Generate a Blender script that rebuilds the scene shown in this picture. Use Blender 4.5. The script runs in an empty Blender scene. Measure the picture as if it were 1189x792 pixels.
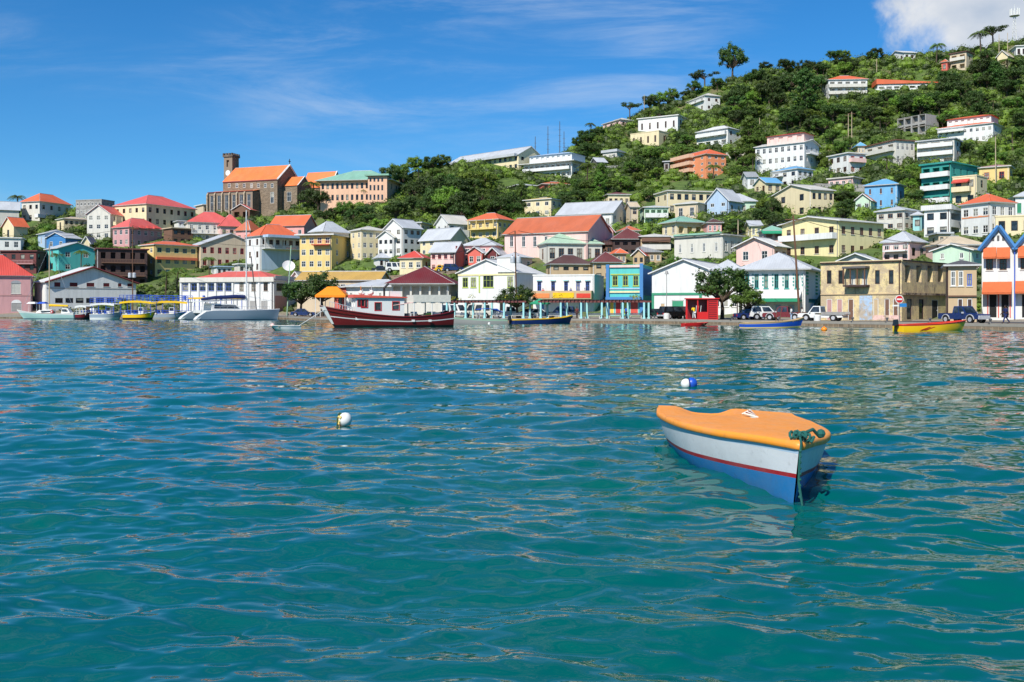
import bpy, bmesh, math, random
import numpy as np
from mathutils import Vector, Matrix, noise as mnoise
R = math.radians
C = bpy.context.scene.collection
scene = bpy.context.scene
# ------------------------------------------------------------------ camera, sky, sun, exposure
CH, HR, FP, CX = 2.2, 357.0, 1156.0, 594.5     # eye height, horizon row, focal length in photo pixels, centre column
cam = bpy.data.cameras.new('camera'); cam.lens = 35; cam.sensor_width = 36
cam.shift_y = -(396-HR)/1189; cam.clip_end = 20000; cam.clip_start = .1
co = bpy.data.objects.new('camera', cam); C.objects.link(co)
co.location = (0, 0, CH); co.rotation_euler = (R(90), 0, 0); scene.camera = co
SUN_EL, SUN_AZ = R(43), R(209)                  # azimuth clockwise from +Y: behind the camera, to the left
sd = bpy.data.lights.new('sun', 'SUN'); sd.energy = 4.6; sd.angle = R(.5); sd.color = (1, .95, .86)
so = bpy.data.objects.new('sun', sd); C.objects.link(so)
sv = Vector((math.sin(SUN_AZ)*math.cos(SUN_EL), math.cos(SUN_AZ)*math.cos(SUN_EL), math.sin(SUN_EL)))
so.rotation_euler = sv.to_track_quat('Z', 'Y').to_euler(); so.location = (0, 0, 300)
scene.view_settings.view_transform = 'Standard'; scene.view_settings.look = 'None'
scene.view_settings.exposure = 0.36; scene.view_settings.gamma = 1; scene.view_settings.use_curve_mapping = False
scene.cycles.max_bounces = 6; scene.cycles.caustics_reflective = False; scene.cycles.caustics_refractive = False
world = bpy.data.worlds.new('World'); scene.world = world; world.use_nodes = True

class NT:
    def __init__(s, nt): s.nt = nt; s.n = nt.nodes; s.l = nt.links
    def node(s, t, ins=None, **kw):
        n = s.n.new(t)
        for k, v in kw.items(): setattr(n, k, v)
        for k, v in (ins or {}).items():
            if hasattr(v, 'is_linked') or isinstance(v, bpy.types.NodeSocket): s.l.new(v, n.inputs[k])
            else: n.inputs[k].default_value = v
        return n
    def math(s, op, a, b=None, clamp=False):
        n = s.node('ShaderNodeMath', {0: a}, operation=op, use_clamp=clamp)
        if b is not None:
            if isinstance(b, bpy.types.NodeSocket): s.l.new(b, n.inputs[1])
            else: n.inputs[1].default_value = b
        return n.outputs[0]
    def mapr(s, v, a, b, c=0., d=1., smooth=False):
        n = s.node('ShaderNodeMapRange', {0: v, 1: a, 2: b, 3: c, 4: d}, interpolation_type='SMOOTHSTEP' if smooth else 'LINEAR')
        return n.outputs[0]
    def mix(s, f, a, b, blend='MIX'):
        n = s.node('ShaderNodeMix', data_type='RGBA', blend_type=blend)
        for i, v in ((0, f), (6, a), (7, b)):
            if isinstance(v, bpy.types.NodeSocket): s.l.new(v, n.inputs[i])
            else: n.inputs[i].default_value = v if i == 0 else (tuple(v)+(1,))[:4]
        return n.outputs[2]
    def noise(s, vec, scale, detail=4., rough=.55, dist=0., dim='3D'):
        n = s.node('ShaderNodeTexNoise', {'Scale': scale, 'Detail': detail, 'Roughness': rough, 'Distortion': dist}, noise_dimensions=dim)
        if vec is not None: s.l.new(vec, n.inputs['Vector'])
        return n.outputs[0]
    def mapping(s, vec, loc=(0,0,0), rot=(0,0,0), sc=(1,1,1)):
        n = s.node('ShaderNodeMapping', {'Location': loc, 'Rotation': rot, 'Scale': sc}); s.l.new(vec, n.inputs[0]); return n.outputs[0]

def build_world():
    W = NT(world.node_tree); bg = W.n['Background']
    sky = W.node('ShaderNodeTexSky', sky_type='NISHITA', sun_disc=False, sun_elevation=SUN_EL, sun_rotation=SUN_AZ,
                 altitude=0, air_density=1.0, dust_density=.05, ozone_density=4.0)
    tint = W.mix(1.0, sky.outputs[0], (.62, .95, 1.22), 'MULTIPLY')
    hs = W.node('ShaderNodeHueSaturation', {'Saturation': 1.12, 'Value': 1.0, 'Color': tint})
    tc = W.node('ShaderNodeTexCoord'); sp = W.node('ShaderNodeSeparateXYZ', {0: tc.outputs['Generated']})
    ay = W.math('ADD', W.math('ABSOLUTE', sp.outputs[1]), .05)
    tx = W.math('DIVIDE', sp.outputs[0], ay); tz = W.math('DIVIDE', sp.outputs[2], ay)
    P = W.node('ShaderNodeCombineXYZ', {0: tx, 1: tz, 2: 0.}).outputs[0]
    # thin cirrus, drawn out along the wind
    n1 = W.noise(W.mapping(P, rot=(0,0,R(14)), sc=(3.6, 20, 1)), 1.0, 8, .66, .5)
    m1 = W.noise(W.mapping(P, loc=(3.1, 1.7, 0), sc=(1.6, 4.5, 1)), 1.0, 2, .5)
    ci = W.math('MULTIPLY', W.mapr(n1, .4, .78, 0, 1, True), W.mapr(m1, .36, .6, 0, 1, True))
    band = W.math('MULTIPLY', W.mapr(tz, .14, .22, .35, 1, True), W.mapr(tx, .12, .3, 1, 0, True))
    ci = W.math('MULTIPLY', W.math('MULTIPLY', ci, band), .6)
    # one bright cumulus bank over the hill
    d = W.math('ADD', W.math('POWER', W.math('DIVIDE', W.math('SUBTRACT', tx, .50), .135), 2.), W.math('POWER', W.math('DIVIDE', W.math('SUBTRACT', tz, .275), .055), 2.))
    n2 = W.noise(W.mapping(P, loc=(.4, .2, 0), sc=(9, 13, 1)), 1.0, 6, .6, .4)
    cu = W.mapr(W.math('SUBTRACT', W.math('ADD', n2, .42), W.math('MULTIPLY', d, .42)), .38, .66, 0, .92, True)
    cu = W.math('MULTIPLY', cu, W.mapr(sp.outputs[1], 0, .1))
    n3 = W.noise(W.mapping(P, sc=(14, 20, 1)), 1.0, 4, .5)
    cc = W.mix(W.mapr(n3, .3, .7), (5.2, 5.9, 6.9), (8.2, 8.3, 8.4))
    c1 = W.mix(ci, hs.outputs[0], (6.5, 7.4, 8.6)); c2 = W.mix(cu, c1, cc)
    W.l.new(c2, bg.inputs[0]); bg.inputs[1].default_value = .08
build_world()

# ------------------------------------------------------------------ materials
def s2l(c): return tuple(((v/255+.055)/1.055)**2.4 if v/255 > .04045 else v/255/12.92 for v in c)
COL = dict(white=(226,226,222), offwhite=(214,210,198), cream=(232,214,168), yellow=(232,202,120), paleyellow=(236,222,160), beige=(212,192,160),
  tan=(196,168,126), pink=(232,160,152), palepink=(240,196,186), coral=(226,96,78), rosegrey=(190,140,134), orange=(236,138,78), paleorange=(232,182,146),
  redroof=(216,66,48), pinkroof=(226,92,84), orangeroof=(232,104,48), rustroof=(206,104,58), maroon=(112,52,50), brownroof=(92,58,52), silver=(196,200,204),
  greyroof=(158,162,166), paleblue=(170,196,222), blue=(46,126,190), sky=(96,172,220), turq=(70,196,190), teal=(16,150,140), aqua=(150,214,216),
  green=(40,150,110), palegreen=(176,208,178), greenroof=(138,190,166), mint=(196,224,196), lime=(178,196,70), grey=(160,158,154), darkgrey=(92,90,90),
  darkbrown=(72,50,46), brown=(120,84,62), stone=(142,124,104), darkstone=(110,96,84), navy=(24,42,96), darkred=(110,22,26), red=(200,30,28), black=(22,22,24),
  yellowb=(246,196,24), orangeb=(250,140,20), royal=(30,84,190), gutter=(228,228,226), rose=(206,150,150))
MC = {}
def M(name, kind='wall', rough=None):
    key = (name, kind)
    if key in MC: return MC[key]
    m = bpy.data.materials.new(f'{name}_{kind}'); m.use_nodes = True; T = NT(m.node_tree); b = T.n['Principled BSDF']
    rgb = COL[name] if isinstance(name, str) else name
    c = tuple(v*.92 for v in s2l(rgb)); MC[key] = m
    if kind in ('wall', 'roof', 'clap'): g_ = sum(c)/3*.6+.4*max(c); f_ = .10 if kind == 'wall' else .05; c = tuple(v*(1-f_)+g_*f_ for v in c)
    tc = T.node('ShaderNodeTexCoord'); uv = tc.outputs['UV']; ob = tc.outputs['Object']
    b.inputs['Roughness'].default_value = .85
    if kind == 'wall':
        n1 = T.noise(T.mapping(uv, sc=(1.1, .16, 1)), 1.0, 5, .65); n2 = T.noise(ob, .35, 3)
        n3 = T.noise(ob, 2.6, 4, .7)
        k = T.mapr(n1, .45, .75, 0, .5); col = T.mix(k, c, tuple(v*.52+.02 for v in c))
        col = T.mix(T.mapr(n2, .35, .7, 0, .22), col, tuple(min(1, v*.78+.05) for v in c))
        col = T.mix(T.mapr(n3, .6, .72, 0, .35), col, tuple(v*.5+.03 for v in c))
        T.l.new(col, b.inputs['Base Color'])
        T.l.new(T.node('ShaderNodeBump', {'Strength': .25, 'Distance': .04, 'Height': n3}).outputs[0], b.inputs['Normal'])
    elif kind == 'clap':          # weatherboard
        n1 = T.noise(T.mapping(uv, sc=(1.1, .2, 1)), 1.0, 5, .65)
        w = T.node('ShaderNodeTexWave', {'Vector': uv, 'Scale': .55*math.pi/2, 'Distortion': 0.}, bands_direction='Y', wave_profile='SAW')
        col = T.mix(T.mapr(n1, .45, .8, 0, .35), c, tuple(v*.6+.02 for v in c)); T.l.new(col, b.inputs['Base Color'])
        T.l.new(T.node('ShaderNodeBump', {'Strength': .6, 'Distance': .05, 'Height': w.outputs[0]}).outputs[0], b.inputs['Normal'])
    elif kind == 'roof':          # ribbed sheet roof, patched and faded
        w = T.node('ShaderNodeTexWave', {'Vector': uv, 'Scale': .9, 'Distortion': .3}, bands_direction='X')
        n1 = T.noise(T.mapping(uv, sc=(.5, .14, 1)), 1.0, 5, .7); n2 = T.noise(ob, .22, 3); n3 = T.noise(ob, 3.0, 4, .7)
        v = T.node('ShaderNodeTexVoronoi', {'Vector': T.mapping(uv, sc=(.55, .28, 1)), 'Scale': 1.}, distance='CHEBYCHEV')
        col = T.mix(T.mapr(n1, .42, .72, 0, .6), c, tuple(v_*.66+.012 for v_ in c))
        col = T.mix(T.mapr(n2, .4, .7, 0, .3), col, tuple(min(1, v_*.8+.08) for v_ in c))
        col = T.mix(T.mapr(n3, .58, .74, 0, .42), col, (.15, .085, .05))
        sepc = T.node('ShaderNodeSeparateColor', {0: v.outputs['Color']})
        col = T.mix(T.mapr(sepc.outputs[0], 0, 1, 0, .28), col, tuple(v_*.55 for v_ in c))
        col = T.mix(T.mapr(w.outputs[0], .8, 1, 0, .3), col, tuple(v_*.6 for v_ in c))
        T.l.new(col, b.inputs['Base Color']); b.inputs['Roughness'].default_value = .6
        T.l.new(T.node('ShaderNodeBump', {'Strength': .5, 'Distance': .06, 'Height': w.outputs[0]}).outputs[0], b.inputs['Normal'])
    elif kind == 'stone':         # rubble masonry
        br = T.node('ShaderNodeTexBrick', {'Vector': uv, 'Scale': 1., 'Color1': c+(1,), 'Color2': tuple(v*.5 for v in c)+(1,), 'Mortar': tuple(min(1, v*1.35) for v in c)+(1,),
            'Mortar Size': .03, 'Brick Width': .7, 'Row Height': .35, 'Bias': .1})
        n1 = T.noise(ob, .3, 6, .7); n2 = T.noise(ob, 1.7, 5, .7)
        col = T.mix(T.mapr(n1, .4, .7, 0, .5), br.outputs[0], tuple(v*.45 for v in c))
        col = T.mix(T.mapr(n2, .55, .75, 0, .6), col, (.42, .36, .27))
        T.l.new(col, b.inputs['Base Color'])
        T.l.new(T.node('ShaderNodeBump', {'Strength': .6, 'Distance': .06, 'Height': n2}).outputs[0], b.inputs['Normal'])
    elif kind == 'ruin':          # plaster fallen away from old stone, with soot
        n1 = T.noise(ob, .55, 8, .75, .5); n2 = T.noise(T.mapping(uv, sc=(1., .3, 1)), 1.2, 6, .75); n3 = T.noise(ob, 3.5, 5, .75)
        col = T.mix(T.mapr(n1, .47, .55, 0, .85), c, (.44, .34, .22)); col = T.mix(T.mapr(n3, .5, .62, 0, .7), col, (.45, .37, .28))
        dk = .75 if name != 'soot' else .9
        col = T.mix(T.mapr(n2, .56, .7, 0, dk), col, (.05, .04, .035))
        T.l.new(col, b.inputs['Base Color'])
        T.l.new(T.node('ShaderNodeBump', {'Strength': .8, 'Distance': .1, 'Height': n3}).outputs[0], b.inputs['Normal'])
    elif kind == 'glass':
        n1 = T.noise(ob, 1.3, 2); col = T.mix(T.mapr(n1, .4, .65), c, tuple(v*2.5+.02 for v in c))
        T.l.new(col, b.inputs['Base Color']); b.inputs['Roughness'].default_value = .08
    elif kind == 'paint':         # boat and metal paint
        n1 = T.noise(ob, 4., 5, .7); n2 = T.noise(ob, 18., 3, .7)
        col = T.mix(T.mapr(n1, .5, .75, 0, .25), c, tuple(v*.7+.03 for v in c)); T.l.new(col, b.inputs['Base Color'])
        b.inputs['Roughness'].default_value = .38
        T.l.new(T.node('ShaderNodeBump', {'Strength': .12, 'Distance': .01, 'Height': n2}).outputs[0], b.inputs['Normal'])
    elif kind == 'car':
        b.inputs['Base Color'].default_value = c+(1,); b.inputs['Roughness'].default_value = .25; b.inputs['Coat Weight'].default_value = .6
        n1 = T.noise(ob, 2., 3); T.l.new(T.mapr(n1, .3, .7, .18, .4), b.inputs['Roughness'])
    elif kind == 'cloth':
        n1 = T.noise(ob, 2.5, 4, .6); col = T.mix(T.mapr(n1, .35, .7, 0, .35), c, tuple(v*.6 for v in c)); T.l.new(col, b.inputs['Base Color'])
        T.l.new(T.node('ShaderNodeBump', {'Strength': .5, 'Distance': .05, 'Height': n1}).outputs[0], b.inputs['Normal'])
    elif kind == 'metal':
        n1 = T.noise(ob, 2.2, 5, .7); col = T.mix(T.mapr(n1, .5, .75, 0, .6), c, (.12, .07, .05)); T.l.new(col, b.inputs['Base Color'])
        b.inputs['Roughness'].default_value = .5; b.inputs['Metallic'].default_value = .2
    elif kind == 'wood':
        n1 = T.noise(T.mapping(ob, sc=(6, 6, .5)), 1., 5, .7); col = T.mix(T.mapr(n1, .35, .7), c, tuple(v*.45 for v in c)); T.l.new(col, b.inputs['Base Color'])
    elif kind == 'leaf':
        oi = T.node('ShaderNodeObjectInfo'); n1 = T.noise(ob, .55, 2); n2 = T.noise(ob, 5., 1)
        col = T.mix(T.mapr(n1, .35, .66), tuple(v*.62 for v in c), tuple(v*1.35 for v in c))
        col = T.mix(T.mapr(n2, .45, .7, 0, .55), col, (c[0]*2.1+.01, c[1]*1.6, c[2]*.9))
        hs = T.node('ShaderNodeHueSaturation', {'Hue': T.mapr(oi.outputs['Random'], 0, 1, .478, .515), 'Saturation': 1.0, 'Value': T.mapr(oi.outputs['Random'], 0, 1, .7, 1.35), 'Color': col})
        T.l.new(hs.outputs[0], b.inputs['Base Color']); b.inputs['Roughness'].default_value = .6
        tr = T.node('ShaderNodeBsdfTranslucent', {'Color': hs.outputs[0]})
        mx = T.node('ShaderNodeMixShader', {0: .28, 1: b.outputs[0], 2: tr.outputs[0]}); T.l.new(mx.outputs[0], T.n['Material Output'].inputs[0])
    elif kind == 'skin':
        b.inputs['Base Color'].default_value = c+(1,); b.inputs['Roughness'].default_value = .5
    return m
COL.update(buttress=(182,166,142), churchroof=(246,124,44), curtain=(120,118,108), glass=(30,38,46), dark=(18,18,20), leafdark=(58,88,32), leaf=(82,116,40), leaflight=(102,136,44), leafyellow=(150,150,44), palm=(88,116,44), soot=(150,124,92), skin=(84,52,38),
  bark=(96,80,64), rope=(22,92,84), chrome=(190,192,196), concrete=(150,142,130), asphalt=(70,70,72), window=(232,232,228), reddoor=(150,40,34), redframe=(190,26,34), pavedock=(150,128,104), ltblue=(150,186,214),
  hullgrey=(150,164,178), tealhull=(170,206,200), seat=(210,208,200))

# ------------------------------------------------------------------ mesh builder
class MB:
    def __init__(s): s.v = []; s.f = []; s.m = []; s.mats = []
    def mi(s, mat):
        if mat not in s.mats: s.mats.append(mat)
        return s.mats.index(mat)
    def poly(s, pts, mat):
        i = len(s.v); s.v += [tuple(p) for p in pts]; s.f.append(tuple(range(i, i+len(pts)))); s.m.append(s.mi(mat))
    def box(s, a, b, mat, skip=''):
        x0, x1 = sorted((a[0], b[0])); y0, y1 = sorted((a[1], b[1])); z0, z1 = sorted((a[2], b[2]))
        i = len(s.v); s.v += [(x, y, z) for z in (z0, z1) for x, y in ((x0,y0),(x1,y0),(x1,y1),(x0,y1))]
        k = s.mi(mat)
        for q in ((3,2,1,0),(4,5,6,7),(0,1,5,4),(1,2,6,5),(2,3,7,6),(3,0,4,7)): s.f.append(tuple(i+j for j in q)); s.m.append(k)
    def hexa(s, P, mat):          # eight corners: four below, four above
        i = len(s.v); s.v += [tuple(p) for p in P]; k = s.mi(mat)
        for q in ((3,2,1,0),(4,5,6,7),(0,1,5,4),(1,2,6,5),(2,3,7,6),(3,0,4,7)): s.f.append(tuple(i+j for j in q)); s.m.append(k)
    def tube(s, pts, r, mat, n=8, cap=True):
        pts = [Vector(p) for p in pts]; rs = r if isinstance(r, (list, tuple)) else [r]*len(pts); i0 = len(s.v); k = s.mi(mat)
        for j, p in enumerate(pts):
            d = (pts[min(j+1, len(pts)-1)]-pts[max(j-1, 0)]).normalized()
            u = d.orthogonal().normalized() if abs(d.z) > .99 else d.cross(Vector((0,0,1))).normalized(); w = d.cross(u)
            for a in range(n):
                t = 2*math.pi*a/n; s.v.append(tuple(p+(u*math.cos(t)+w*math.sin(t))*rs[j]))
        for j in range(len(pts)-1):
            for a in range(n):
                b = (a+1) % n; s.f.append((i0+j*n+a, i0+(j+1)*n+a, i0+(j+1)*n+b, i0+j*n+b)); s.m.append(k)
        if cap: s.f.append(tuple(i0+a for a in range(n))); s.m.append(k); s.f.append(tuple(i0+(len(pts)-1)*n+a for a in range(n-1, -1, -1))); s.m.append(k)
    def ball(s, c, r, mat, n=10, sc=(1,1,1), jit=0, rng=None):
        i0 = len(s.v); k = s.mi(mat); rings = max(4, n//2)
        for j in range(rings+1):
            ph = math.pi*j/rings
            for a in range(n):
                t = 2*math.pi*a/n; q = 1+(rng.uniform(-jit, jit) if jit else 0)
                s.v.append((c[0]+r*sc[0]*q*math.sin(ph)*math.cos(t), c[1]+r*sc[1]*q*math.sin(ph)*math.sin(t), c[2]+r*sc[2]*q*math.cos(ph)))
        for j in range(rings):
            for a in range(n):
                b = (a+1) % n; s.f.append((i0+j*n+a, i0+(j+1)*n+a, i0+(j+1)*n+b, i0+j*n+b)); s.m.append(k)
    def lathe(s, prof, mat, n=16, c=(0,0,0)):
        i0 = len(s.v); k = s.mi(mat)
        for r, z in prof:
            for a in range(n): t = 2*math.pi*a/n; s.v.append((c[0]+r*math.cos(t), c[1]+r*math.sin(t), c[2]+z))
        for j in range(len(prof)-1):
            for a in range(n): b = (a+1) % n; s.f.append((i0+j*n+a, i0+j*n+b, i0+(j+1)*n+b, i0+(j+1)*n+a)); s.m.append(k)
    def extr(s, prof, y0, y1, mat):      # outline in x,z pushed through y
        n = len(prof); i = len(s.v); k = s.mi(mat)
        s.v += [(p[0], y0, p[1]) for p in prof]+[(p[0], y1, p[1]) for p in prof]
        s.f.append(tuple(i+j for j in range(n))); s.m.append(k); s.f.append(tuple(i+n+j for j in range(n-1, -1, -1))); s.m.append(k)
        for j in range(n): q = (j+1) % n; s.f.append((i+j, i+n+j, i+n+q, i+q)); s.m.append(k)
    def mesh(s, name, smooth=False, uv=True):
        me = bpy.data.meshes.new(name); me.from_pydata(s.v, [], s.f)
        for m in s.mats: me.materials.append(m)
        me.polygons.foreach_set('material_index', s.m)
        if smooth: me.polygons.foreach_set('use_smooth', [True]*len(s.f))
        me.update()
        if uv:
            ul = me.uv_layers.new(name='UVMap').data
            for p in me.polygons:
                n = p.normal; h = Vector((-n.y, n.x, 0))
                h = h.normalized() if h.length > 1e-3 else Vector((1, 0, 0)); w = n.cross(h)
                for li in p.loop_indices:
                    q = me.vertices[me.loops[li].vertex_index].co; ul[li].uv = (q.dot(h), q.dot(w))
        return me
    def obj(s, name, parent=None, smooth=False, uv=True): return link(name, s.mesh(name, smooth, uv), parent)
def link(name, me, parent=None, loc=None, rz=0):
    o = bpy.data.objects.new(name, me); C.objects.link(o); o.parent = parent
    if loc: o.location = loc
    o.rotation_euler = (0, 0, rz); return o
def tag(o, label=None, cat=None, group=None, kind=None):
    for k, v in (('label', label), ('category', cat), ('group', group), ('kind', kind)):
        if v: o[k] = v
    return o
def thing(name, label, cat, loc, rz=0, group=None, sc=1):
    o = link(name, None, None, loc, rz); o.scale = (sc,)*3; return tag(o, label, cat, group)
def copy_tree(o, parent=None):
    c = o.copy(); C.objects.link(c); c.parent = parent
    for ch in o.children: copy_tree(ch, c)
    return c

# ------------------------------------------------------------------ terrain
SH = [(-2500,205),(-600,198),(0,197),(318,193),(345,172),(372,150),(520,146),(640,141),(760,136),(860,123),(1000,110),(1189,94),(1500,78),(2500,60),(4500,45)]
SHT = [(-2500,204),(-600,197),(0,195),(250,189),(318,185),(400,168),(520,152),(640,144),(760,137),(860,123),(1000,110),(1189,94),(1500,78),(2500,60),(4500,45)]   # the same line smoothed, for streets and slopes
RG = [(-2500,285),(-300,262),(0,248),(60,246),(150,245),(240,247),(310,246),(370,240),(430,232),(500,197),(560,191),(650,187),(680,166),(740,136),(800,114),(850,94),(900,84),(960,76),(1040,68),(1100,64),(1189,50),(1500,34),(2500,60),(4500,120)]
KN = [(0,.55),(22,.55),(32,1.9),(50,6),(70,11.5),(120,25),(170,42),(205,60),(240,80),(262,96),(300,114),(400,150)]
def interp(T, x):
    if x <= T[0][0]: return T[0][1]
    for (a, b), (c, d) in zip(T, T[1:]):
        if x <= c: return b+(d-b)*(x-a)/(c-a)
    return T[-1][1]
_rid = {}
def ridge_s(px):
    k = round(px/4)
    if k not in _rid:
        r = interp(RG, k*4); ys = interp(SHT, k*4); s = 60.
        while s < 395 and HR-(interp(KN, s)-CH)*FP/(ys+s) > r: s += 1.
        _rid[k] = s
    return _rid[k]
def ground_s(px, s):
    sr = ridge_s(px)
    if s <= sr: return interp(KN, s)
    zr = interp(KN, sr); return max(.5, zr-.12*(s-sr)-.0004*(s-sr)**2)
def ground(x, y):
    if y < 1: return 0
    px = CX+FP*x/y; return ground_s(px, y-interp(SHT, px))
def at(px, row, y): return Vector(((px-CX)*y/FP, y, CH+(HR-row)*y/FP))
def place(px, row):           # where a line of sight meets the ground
    y = interp(SH, px)+.3
    while y < 900:
        if ground_s(px, y-interp(SHT, px)) >= CH+(HR-row)*y/FP or y-interp(SHT, px) > ridge_s(px): break
        y += .5
    return Vector(((px-CX)*y/FP, y, ground((px-CX)*y/FP, y)))
def water_at(px, row): y = CH*FP/(row-HR); return Vector(((px-CX)*y/FP, y, 0))
def quay_at(px, s): y = interp(SH, px)+s; return Vector(((px-CX)*y/FP, y, .55))

def ground_mat():
    m = bpy.data.materials.new('ground'); m.use_nodes = True; T = NT(m.node_tree); b = T.n['Principled BSDF']
    ob = T.node('ShaderNodeTexCoord').outputs['Object']; sp = T.node('ShaderNodeSeparateXYZ', {0: ob})
    n1 = T.noise(ob, .035, 6, .65); n2 = T.noise(ob, .4, 5, .7); n3 = T.noise(ob, .11, 4, .6)
    g = T.mix(T.mapr(n2, .35, .65), (.045, .08, .014), (.1, .16, .028))
    g = T.mix(T.mapr(n3, .52, .7), g, (.17, .13, .07))
    e = T.mix(T.mapr(n2, .35, .65), (.16, .13, .09), (.3, .26, .2))
    col = T.mix(T.mapr(sp.outputs[2], 2, 9), T.mix(T.mapr(n1, .4, .6), e, g), g)
    T.l.new(col, b.inputs['Base Color']); b.inputs['Roughness'].default_value = .95
    T.l.new(T.node('ShaderNodeBump', {'Strength': .8, 'Distance': .5, 'Height': n2}).outputs[0], b.inputs['Normal']); return m
def build_ground():
    mg = ground_mat()
    cols = list(range(-2500, -400, 150))+list(range(-400, 1600, 14))+list(range(1600, 4500, 200))
    ss = [0, 3, 8, 14, 21]+[22+3*i for i in range(110)]+[370, 450, 600, 900, 1500, 3000, 6000]
    v = []; f = []
    for px in cols:
        ys = interp(SHT, px)
        for s in ss:
            y = ys+s; x = (px-CX)*y/FP; z = ground_s(px, s)
            if 60 < s < 350: z += .5*mnoise.noise(Vector((x*.08, y*.08, 0)))
            v.append((x, y, z if s > 3 else .55))
    n = len(ss)
    for i in range(len(cols)-1):
        for j in range(n-1):
            if j < 4: continue
            f.append((i*n+j, (i+1)*n+j, (i+1)*n+j+1, i*n+j+1))
    me = bpy.data.meshes.new('hill'); me.from_pydata(v, [], f); me.materials.append(mg)
    me.polygons.foreach_set('use_smooth', [True]*len(f)); tag(link('hill', me), kind='structure')
    # quay paving, kerb and street
    def strip(name, s0, s1, z, mat, lip=0, T0=SHT, T1=SHT):
        b = MB()
        cc = sorted(set(range(-2500, 4500, 40)) | {q[0] for q in SH})
        for a, c in zip(cc, cc[1:]):
            P = []
            for px, s, T in ((a, s0, T0), (c, s0, T0), (c, s1, T1), (a, s1, T1)):
                y = interp(T, px)+s; P.append(((px-CX)*y/FP, y, z))
            b.poly(P, mat)
            if lip: b.poly([(P[0][0], P[0][1], z-lip), (P[1][0], P[1][1], z-lip), P[1], P[0]], mat)
        return tag(b.obj(name), kind='structure')
    qm = M('pavedock', 'stone'); strip('quay', 0, 7.5, .56, qm, 3.0, SH)
    strip('kerb', -.02, .5, .64, M('concrete', 'wall'), .3, SH, SH)
    strip('road', 7.5, 16.5, .565, M('asphalt', 'wall')); strip('pavement', 16.5, 22.5, .68, M('concrete', 'wall'), .12)
build_ground()
# ------------------------------------------------------------------ windows, doors (shared meshes, local frame: x across, y into the wall, z up)
WC = {}
def win_mesh(w, h, style, var=0):
    key = (round(w, 1), round(h, 1), style, var)
    if key in WC: return WC[key]
    w, h = max(key[0], .3), max(key[1], .3); f = MB(); p = MB(); fm = M('window'); t = .09
    if style in ('lime', 'teal', 'redframe', 'brown', 'blue', 'darkbrown', 'yellowb'): fm = M(dict(blue='royal').get(style, style))
    if style in ('dark', 'shut', 'redshut', 'greenshut'): fm = M(dict(dark='darkbrown', shut='offwhite', redshut='darkred', greenshut='green')[style])
    d0, d1 = .02, .1
    f.box((-w/2, d0, 0), (-w/2+t, d1, h), fm); f.box((w/2-t, d0, 0), (w/2, d1, h), fm)
    f.box((-w/2+t, d0, 0), (w/2-t, d1, t), fm); f.box((-w/2+t, d0, h-t), (w/2-t, d1, h), fm)
    if style not in ('dark', 'open'):
        nv = max(1, round(w/.75))
        for i in range(1, nv+ (0 if nv > 1 else 1)):
            x = -w/2+w*i/(nv if nv > 1 else 2); f.box((x-.025, d0+.01, t), (x+.025, d1-.01, h-t), fm)
        if h > 1.1: f.box((-w/2+t, d0+.015, h*.55), (w/2-t, d1-.015, h*.55+.05), fm)
    if style in ('shut', 'redshut', 'greenshut'):
        p.box((-w/2+t, .07, t), (w/2-t, .09, h-t), fm)
        for i in range(int(h/.14)-1): p.box((-w/2+t, .045, t+.14*i+.03), (w/2-t, .07, t+.14*i+.09), fm)
    else:
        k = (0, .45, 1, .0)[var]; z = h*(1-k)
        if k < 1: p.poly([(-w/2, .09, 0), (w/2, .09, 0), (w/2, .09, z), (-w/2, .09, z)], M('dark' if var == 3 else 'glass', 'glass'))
        if k > 0: p.poly([(-w/2, .092, z), (w/2, .092, z), (w/2, .092, h), (-w/2, .092, h)], M('curtain', 'glass'))
    s = MB(); s.box((-w/2-.1, -.09, -.1), (w/2+.1, .03, 0), M('offwhite') if style not in ('lime', 'teal') else fm)
    WC[key] = (f.mesh('window'), p.mesh('pane'), s.mesh('sill')); return WC[key]
def door_mesh(w, h, color):
    key = ('door', round(w, 1), round(h, 1), color)
    if key in WC: return WC[key]
    w, h = key[1], key[2]; d = MB(); m = M(color); d.box((-w/2, .04, 0), (w/2, .1, h), m)
    n = 2 if w > 1.3 else 1
    for i in range(n):
        x0 = -w/2+w*i/n
        for z0, z1 in ((.12, .45), (.52, .94)): d.box((x0+.1, .015, h*z0), (x0+w/n-.1, .04, h*z1), m)
    d.box((-w/2, .0, 0), (-w/2+.06, .12, h), M('window')); d.box((w/2-.06, 0, 0), (w/2, .12, h), M('window')); d.box((-w/2, 0, h-.06), (w/2, .12, h), M('window'))
    k = MB(); k.ball((w*.3, -.01, h*.48), .05, M('chrome', 'metal'), 6)
    WC[key] = (d.mesh('door'), k.mesh('handle')); return WC[key]

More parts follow.
